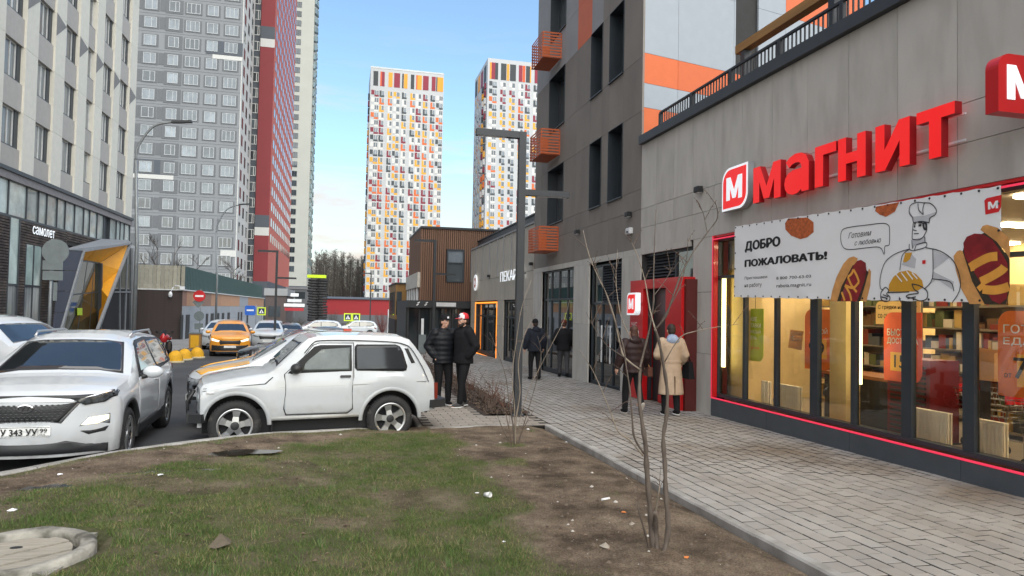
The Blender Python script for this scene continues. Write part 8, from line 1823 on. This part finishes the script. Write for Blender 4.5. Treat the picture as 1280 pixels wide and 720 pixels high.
brs = [([(819, 412), (832, 396), (840, 374), (851, 344), (868, 313), (884, 291), (897, 272), (894, 252)], .011, .004, -.25), ([(819, 412), (812, 385), (806, 350), (796, 318), (788, 300)], .009, .003, .2), ([(800, 460), (803, 447), (812, 410), (817, 377), (817, 347), (818, 310), (820, 262)], .013, .004, .3), ([(800, 462), (781, 447), (775, 430), (767, 394), (757, 365), (748, 347), (736, 318), (729, 288)], .011, .003, .35),
       ([(805, 567), (793, 547), (790, 520), (787, 485), (783, 460), (779, 432), (768, 400), (752, 352), (735, 312)], .012, .003, .0), ([(804, 570), (787, 550), (773, 540), (763, 515), (750, 483), (738, 458), (724, 438)], .009, .002, -.2), ([(820, 413), (836, 385), (850, 358), (858, 325), (860, 298)], .008, .003, -.1), ([(831, 452), (850, 422), (870, 414), (889, 410), (923, 405)], .007, .002, -.3),
       ([(812, 690), (806, 665), (798, 636), (797, 625)], .013, .006, -.05), ([(817, 660), (822, 625), (825, 603)], .010, .005, .05), ([(781, 447), (770, 440), (757, 430), (740, 405), (733, 390)], .006, .002, .3), ([(790, 425), (776, 395), (770, 350), (772, 312)], .006, .002, .25), ([(817, 370), (832, 350), (842, 330)], .004, .002, .3), ([(884, 291), (880, 270), (877, 262)], .004, .0015, -.25)]
rs = random.Random(11)
for i, (P, r0, r1, dy) in enumerate(brs): pts, rad = traced(P, r0, r1, dy, i+5); obj('branch', MB().tube(pts, rad, 6), M_twigp if i % 2 else M_bark, tr)
tw_ = MB()
for i, (P, r0, r1, dy) in enumerate(brs):
    pts, rad = traced(P, r0, r1, dy, i+5)
    for _ in range(4):
        k = rs.randrange(len(pts)//3, len(pts)); p = Vector(pts[k]); d = Vector((rs.uniform(-.6, .6), rs.uniform(-.4, .4), rs.uniform(.2, 1))).normalized()*rs.uniform(.06, .22); tw_.tube([p, p+d*.6+Vector((0, 0, .01)), p+d], [.0028, .002, .0012], 4, cap=False)
        for u in (.35, .7, 1.0): q = p+d*u; tw_.ball(tuple(q), .004, 5)
obj('twigs', tw_, M_twig, tr, kind='stuff')
def bush(name, label, cat, b, n, h, spread, mt, group=None, r=.008, seed=1, trunk=False, twigs=5, sub=1.0):
    rs = random.Random(seed); t = thing(name, label, cat, b, group=group); st = MB(); tg = MB(); b = Vector(b)
    for i in range(n):
        a = rs.random()*6.283; hh = h*rs.uniform(.55, 1.1); o = spread*rs.uniform(.15, 1); d = Vector((math.cos(a)*o, math.sin(a)*o, hh)); p0 = b+Vector((math.cos(a)*.04, math.sin(a)*.04, -.03))
        pts = [p0, p0+d*.35+Vector((rs.uniform(-.05, .05), rs.uniform(-.05, .05), 0))*h*.3, p0+d*.7+Vector((rs.uniform(-.06, .06), rs.uniform(-.06, .06), 0))*h*.3, p0+d]
        st.tube(pts, [r, r*.75, r*.5, r*.25], 5, cap=False)
        for _ in range(twigs):
            u = rs.uniform(.25, .95); j = min(int(u*3), 2); p = pts[j]+(pts[j+1]-pts[j])*(u*3-j); e = Vector((rs.uniform(-1, 1), rs.uniform(-1, 1), rs.uniform(.3, 1.3))).normalized()*h*rs.uniform(.08, .22)*sub; tg.tube([p, p+e*.55+Vector((0, 0, .01*h)), p+e], [r*.4, r*.3, r*.15], 4, cap=False)
    obj('stems', st, mt, t, kind='stuff', fix=False); obj('twigs', tg, mt, t, kind='stuff', fix=False); return t
sp = onlawn(643, 556); t = thing('sapling', 'small bare sapling of thin stems in front of the nearest black lamp post', 'tree', (sp.x, sp.y, soil_z(sp.x, sp.y)))
BYy = sp.y
for i, (P, r0) in enumerate((([(643, 559), (641, 530), (636, 500), (632, 470), (622, 440), (612, 415)], .016), ([(644, 559), (645, 525), (650, 490), (648, 455), (655, 420), (668, 395)], .017), ([(640, 559), (636, 535), (628, 505), (610, 480), (598, 462)], .010), ([(647, 559), (655, 530), (664, 500), (672, 470), (676, 440), (672, 420)], .012), ([(642, 559), (643, 510), (640, 470), (645, 430), (652, 385), (664, 350)], .012), ([(645, 559), (652, 540), (662, 522), (668, 510)], .008), ([(641, 559), (630, 540), (622, 520), (618, 508)], .008), ([(646, 540), (660, 490), (690, 430), (705, 400), (712, 375)], .007))):
    pts, rad = traced(P, r0, .003, random.uniform(-.3, .3), i+40); obj('stem', MB().tube(pts, rad, 6), (M_bark, M_twigp, M_twig)[i % 3], t)
    tg = MB()
    for _ in range(7):
        k = rs.randrange(len(pts)//4, len(pts)); p = Vector(pts[k]); d = Vector((rs.uniform(-1, 1), rs.uniform(-.6, .6), rs.uniform(.1, 1))).normalized()*rs.uniform(.08, .3); tg.tube([p, p+d*.5+Vector((0, 0, .02)), p+d], [.003, .0022, .0012], 4, cap=False)
    obj('twigs', tg, M_twig, t, kind='stuff', fix=False)
i = 0
spots = [(2.75, 12.9), (3.15, 13.2), (2.9, 14.0), (3.2, 14.8), (2.75, 15.6), (3.1, 16.6), (2.85, 17.8), (3.15, 19.0), (2.8, 20.6), (3.1, 22.4), (2.9, 24.6), (3.05, 27.2), (2.9, 30.2), (3.05, 33.4)]
for (x, y) in spots:
    bush('shrub', 'bare brown twiggy shrub in the mulched planting bed along the walkway', 'shrub', (x, y, prof(y)+.02), 15, .52, .40, (M_twig, M_twigr)[i % 2], 'bare shrubs in the planting bed', .0055, 60+i, sub=1.2); i += 1
M_btw = mat('far_bark', (.07, .06, .052), .9)
def bare_tree(label, b, h, seed, group='bare trees behind the garage'):
    rs = random.Random(seed); t = thing('bare_tree', label, 'tree', b, group=group); b = Vector(b); tk = MB(); cr = MB()
    tk.tube([b, b+Vector((.05, 0, h*.35)), b+Vector((-.05, 0, h*.7)), b+Vector((0, 0, h))], [.12, .09, .05, .015], 7)
    def grow_(p, d, l, r, lv):
        e = p+d*l; cr.tube([p, p+d*l*.5+Vector((rs.uniform(-.06, .06), rs.uniform(-.06, .06), .03))*l, e], [r, r*.75, r*.5], 4, cap=False)
        if lv < 3:
            for _ in range(4):
                nd = (d+Vector((rs.uniform(-.8, .8), rs.uniform(-.8, .8), rs.uniform(-.2, .7)))).normalized(); u = rs.uniform(.35, 1); grow_(p+d*l*u, nd, l*rs.uniform(.45, .7), r*.55, lv+1)
    for _ in range(12):
        u = rs.uniform(.28, .95); a = rs.random()*6.28; grow_(b+Vector((0, 0, h*u)), Vector((math.cos(a), math.sin(a), rs.uniform(.6, 1.2))).normalized(), h*.26*(1.15-u*.6), .045, 1)
    obj('trunk', tk, M_btw, t); obj('crown', cr, M_btw, t, fix=False)
for k, (px, Y, h, l) in enumerate(((196, 66, 7.4, 'bare tree behind the beige fence, leftmost of four'), (217, 72, 7.8, 'bare tree at the corner of beige and green fences'), (246, 80, 7.2, 'bare tree behind the green fence, left of the lamp post'), (290, 96, 7.8, 'bare tree behind the green fence near the white tower corner'))):
    q = onY(px, 350, Y); bare_tree(l, (q.x, Y, prof(Y)), h+.5, 90+k)
def small(px, py, Y, h, sp_, mt, l, seed, n=40): q = onY(px, py, Y); bush('shrub', l, 'shrub', (q.x, Y, prof(Y)), n, h, sp_, mt, None, .02, seed, sub=1.5)
small(478, 410, 84, 2.6, 1.6, mat('red_twigs', (.16, .05, .045), .9), 'reddish bare shrub thicket at the foot of the white tower', 5); small(492, 412, 92, 2.2, 1.4, mat('rust_twigs', (.15, .07, .05), .9), 'rust brown shrub behind the pale totem', 6); small(440, 412, 100, 2.4, 1.4, mat('spring_twigs', (.10, .11, .03), .9), 'greenish spring shrub behind the pair of crossing signs', 7); small(372, 415, 88, 1.8, 1.3, M_btw, 'dark bare bush beside the stacked direction boards', 8); small(415, 410, 120, 3.0, 1.4, M_btw, 'dark bare bush in front of the long red hall', 9)
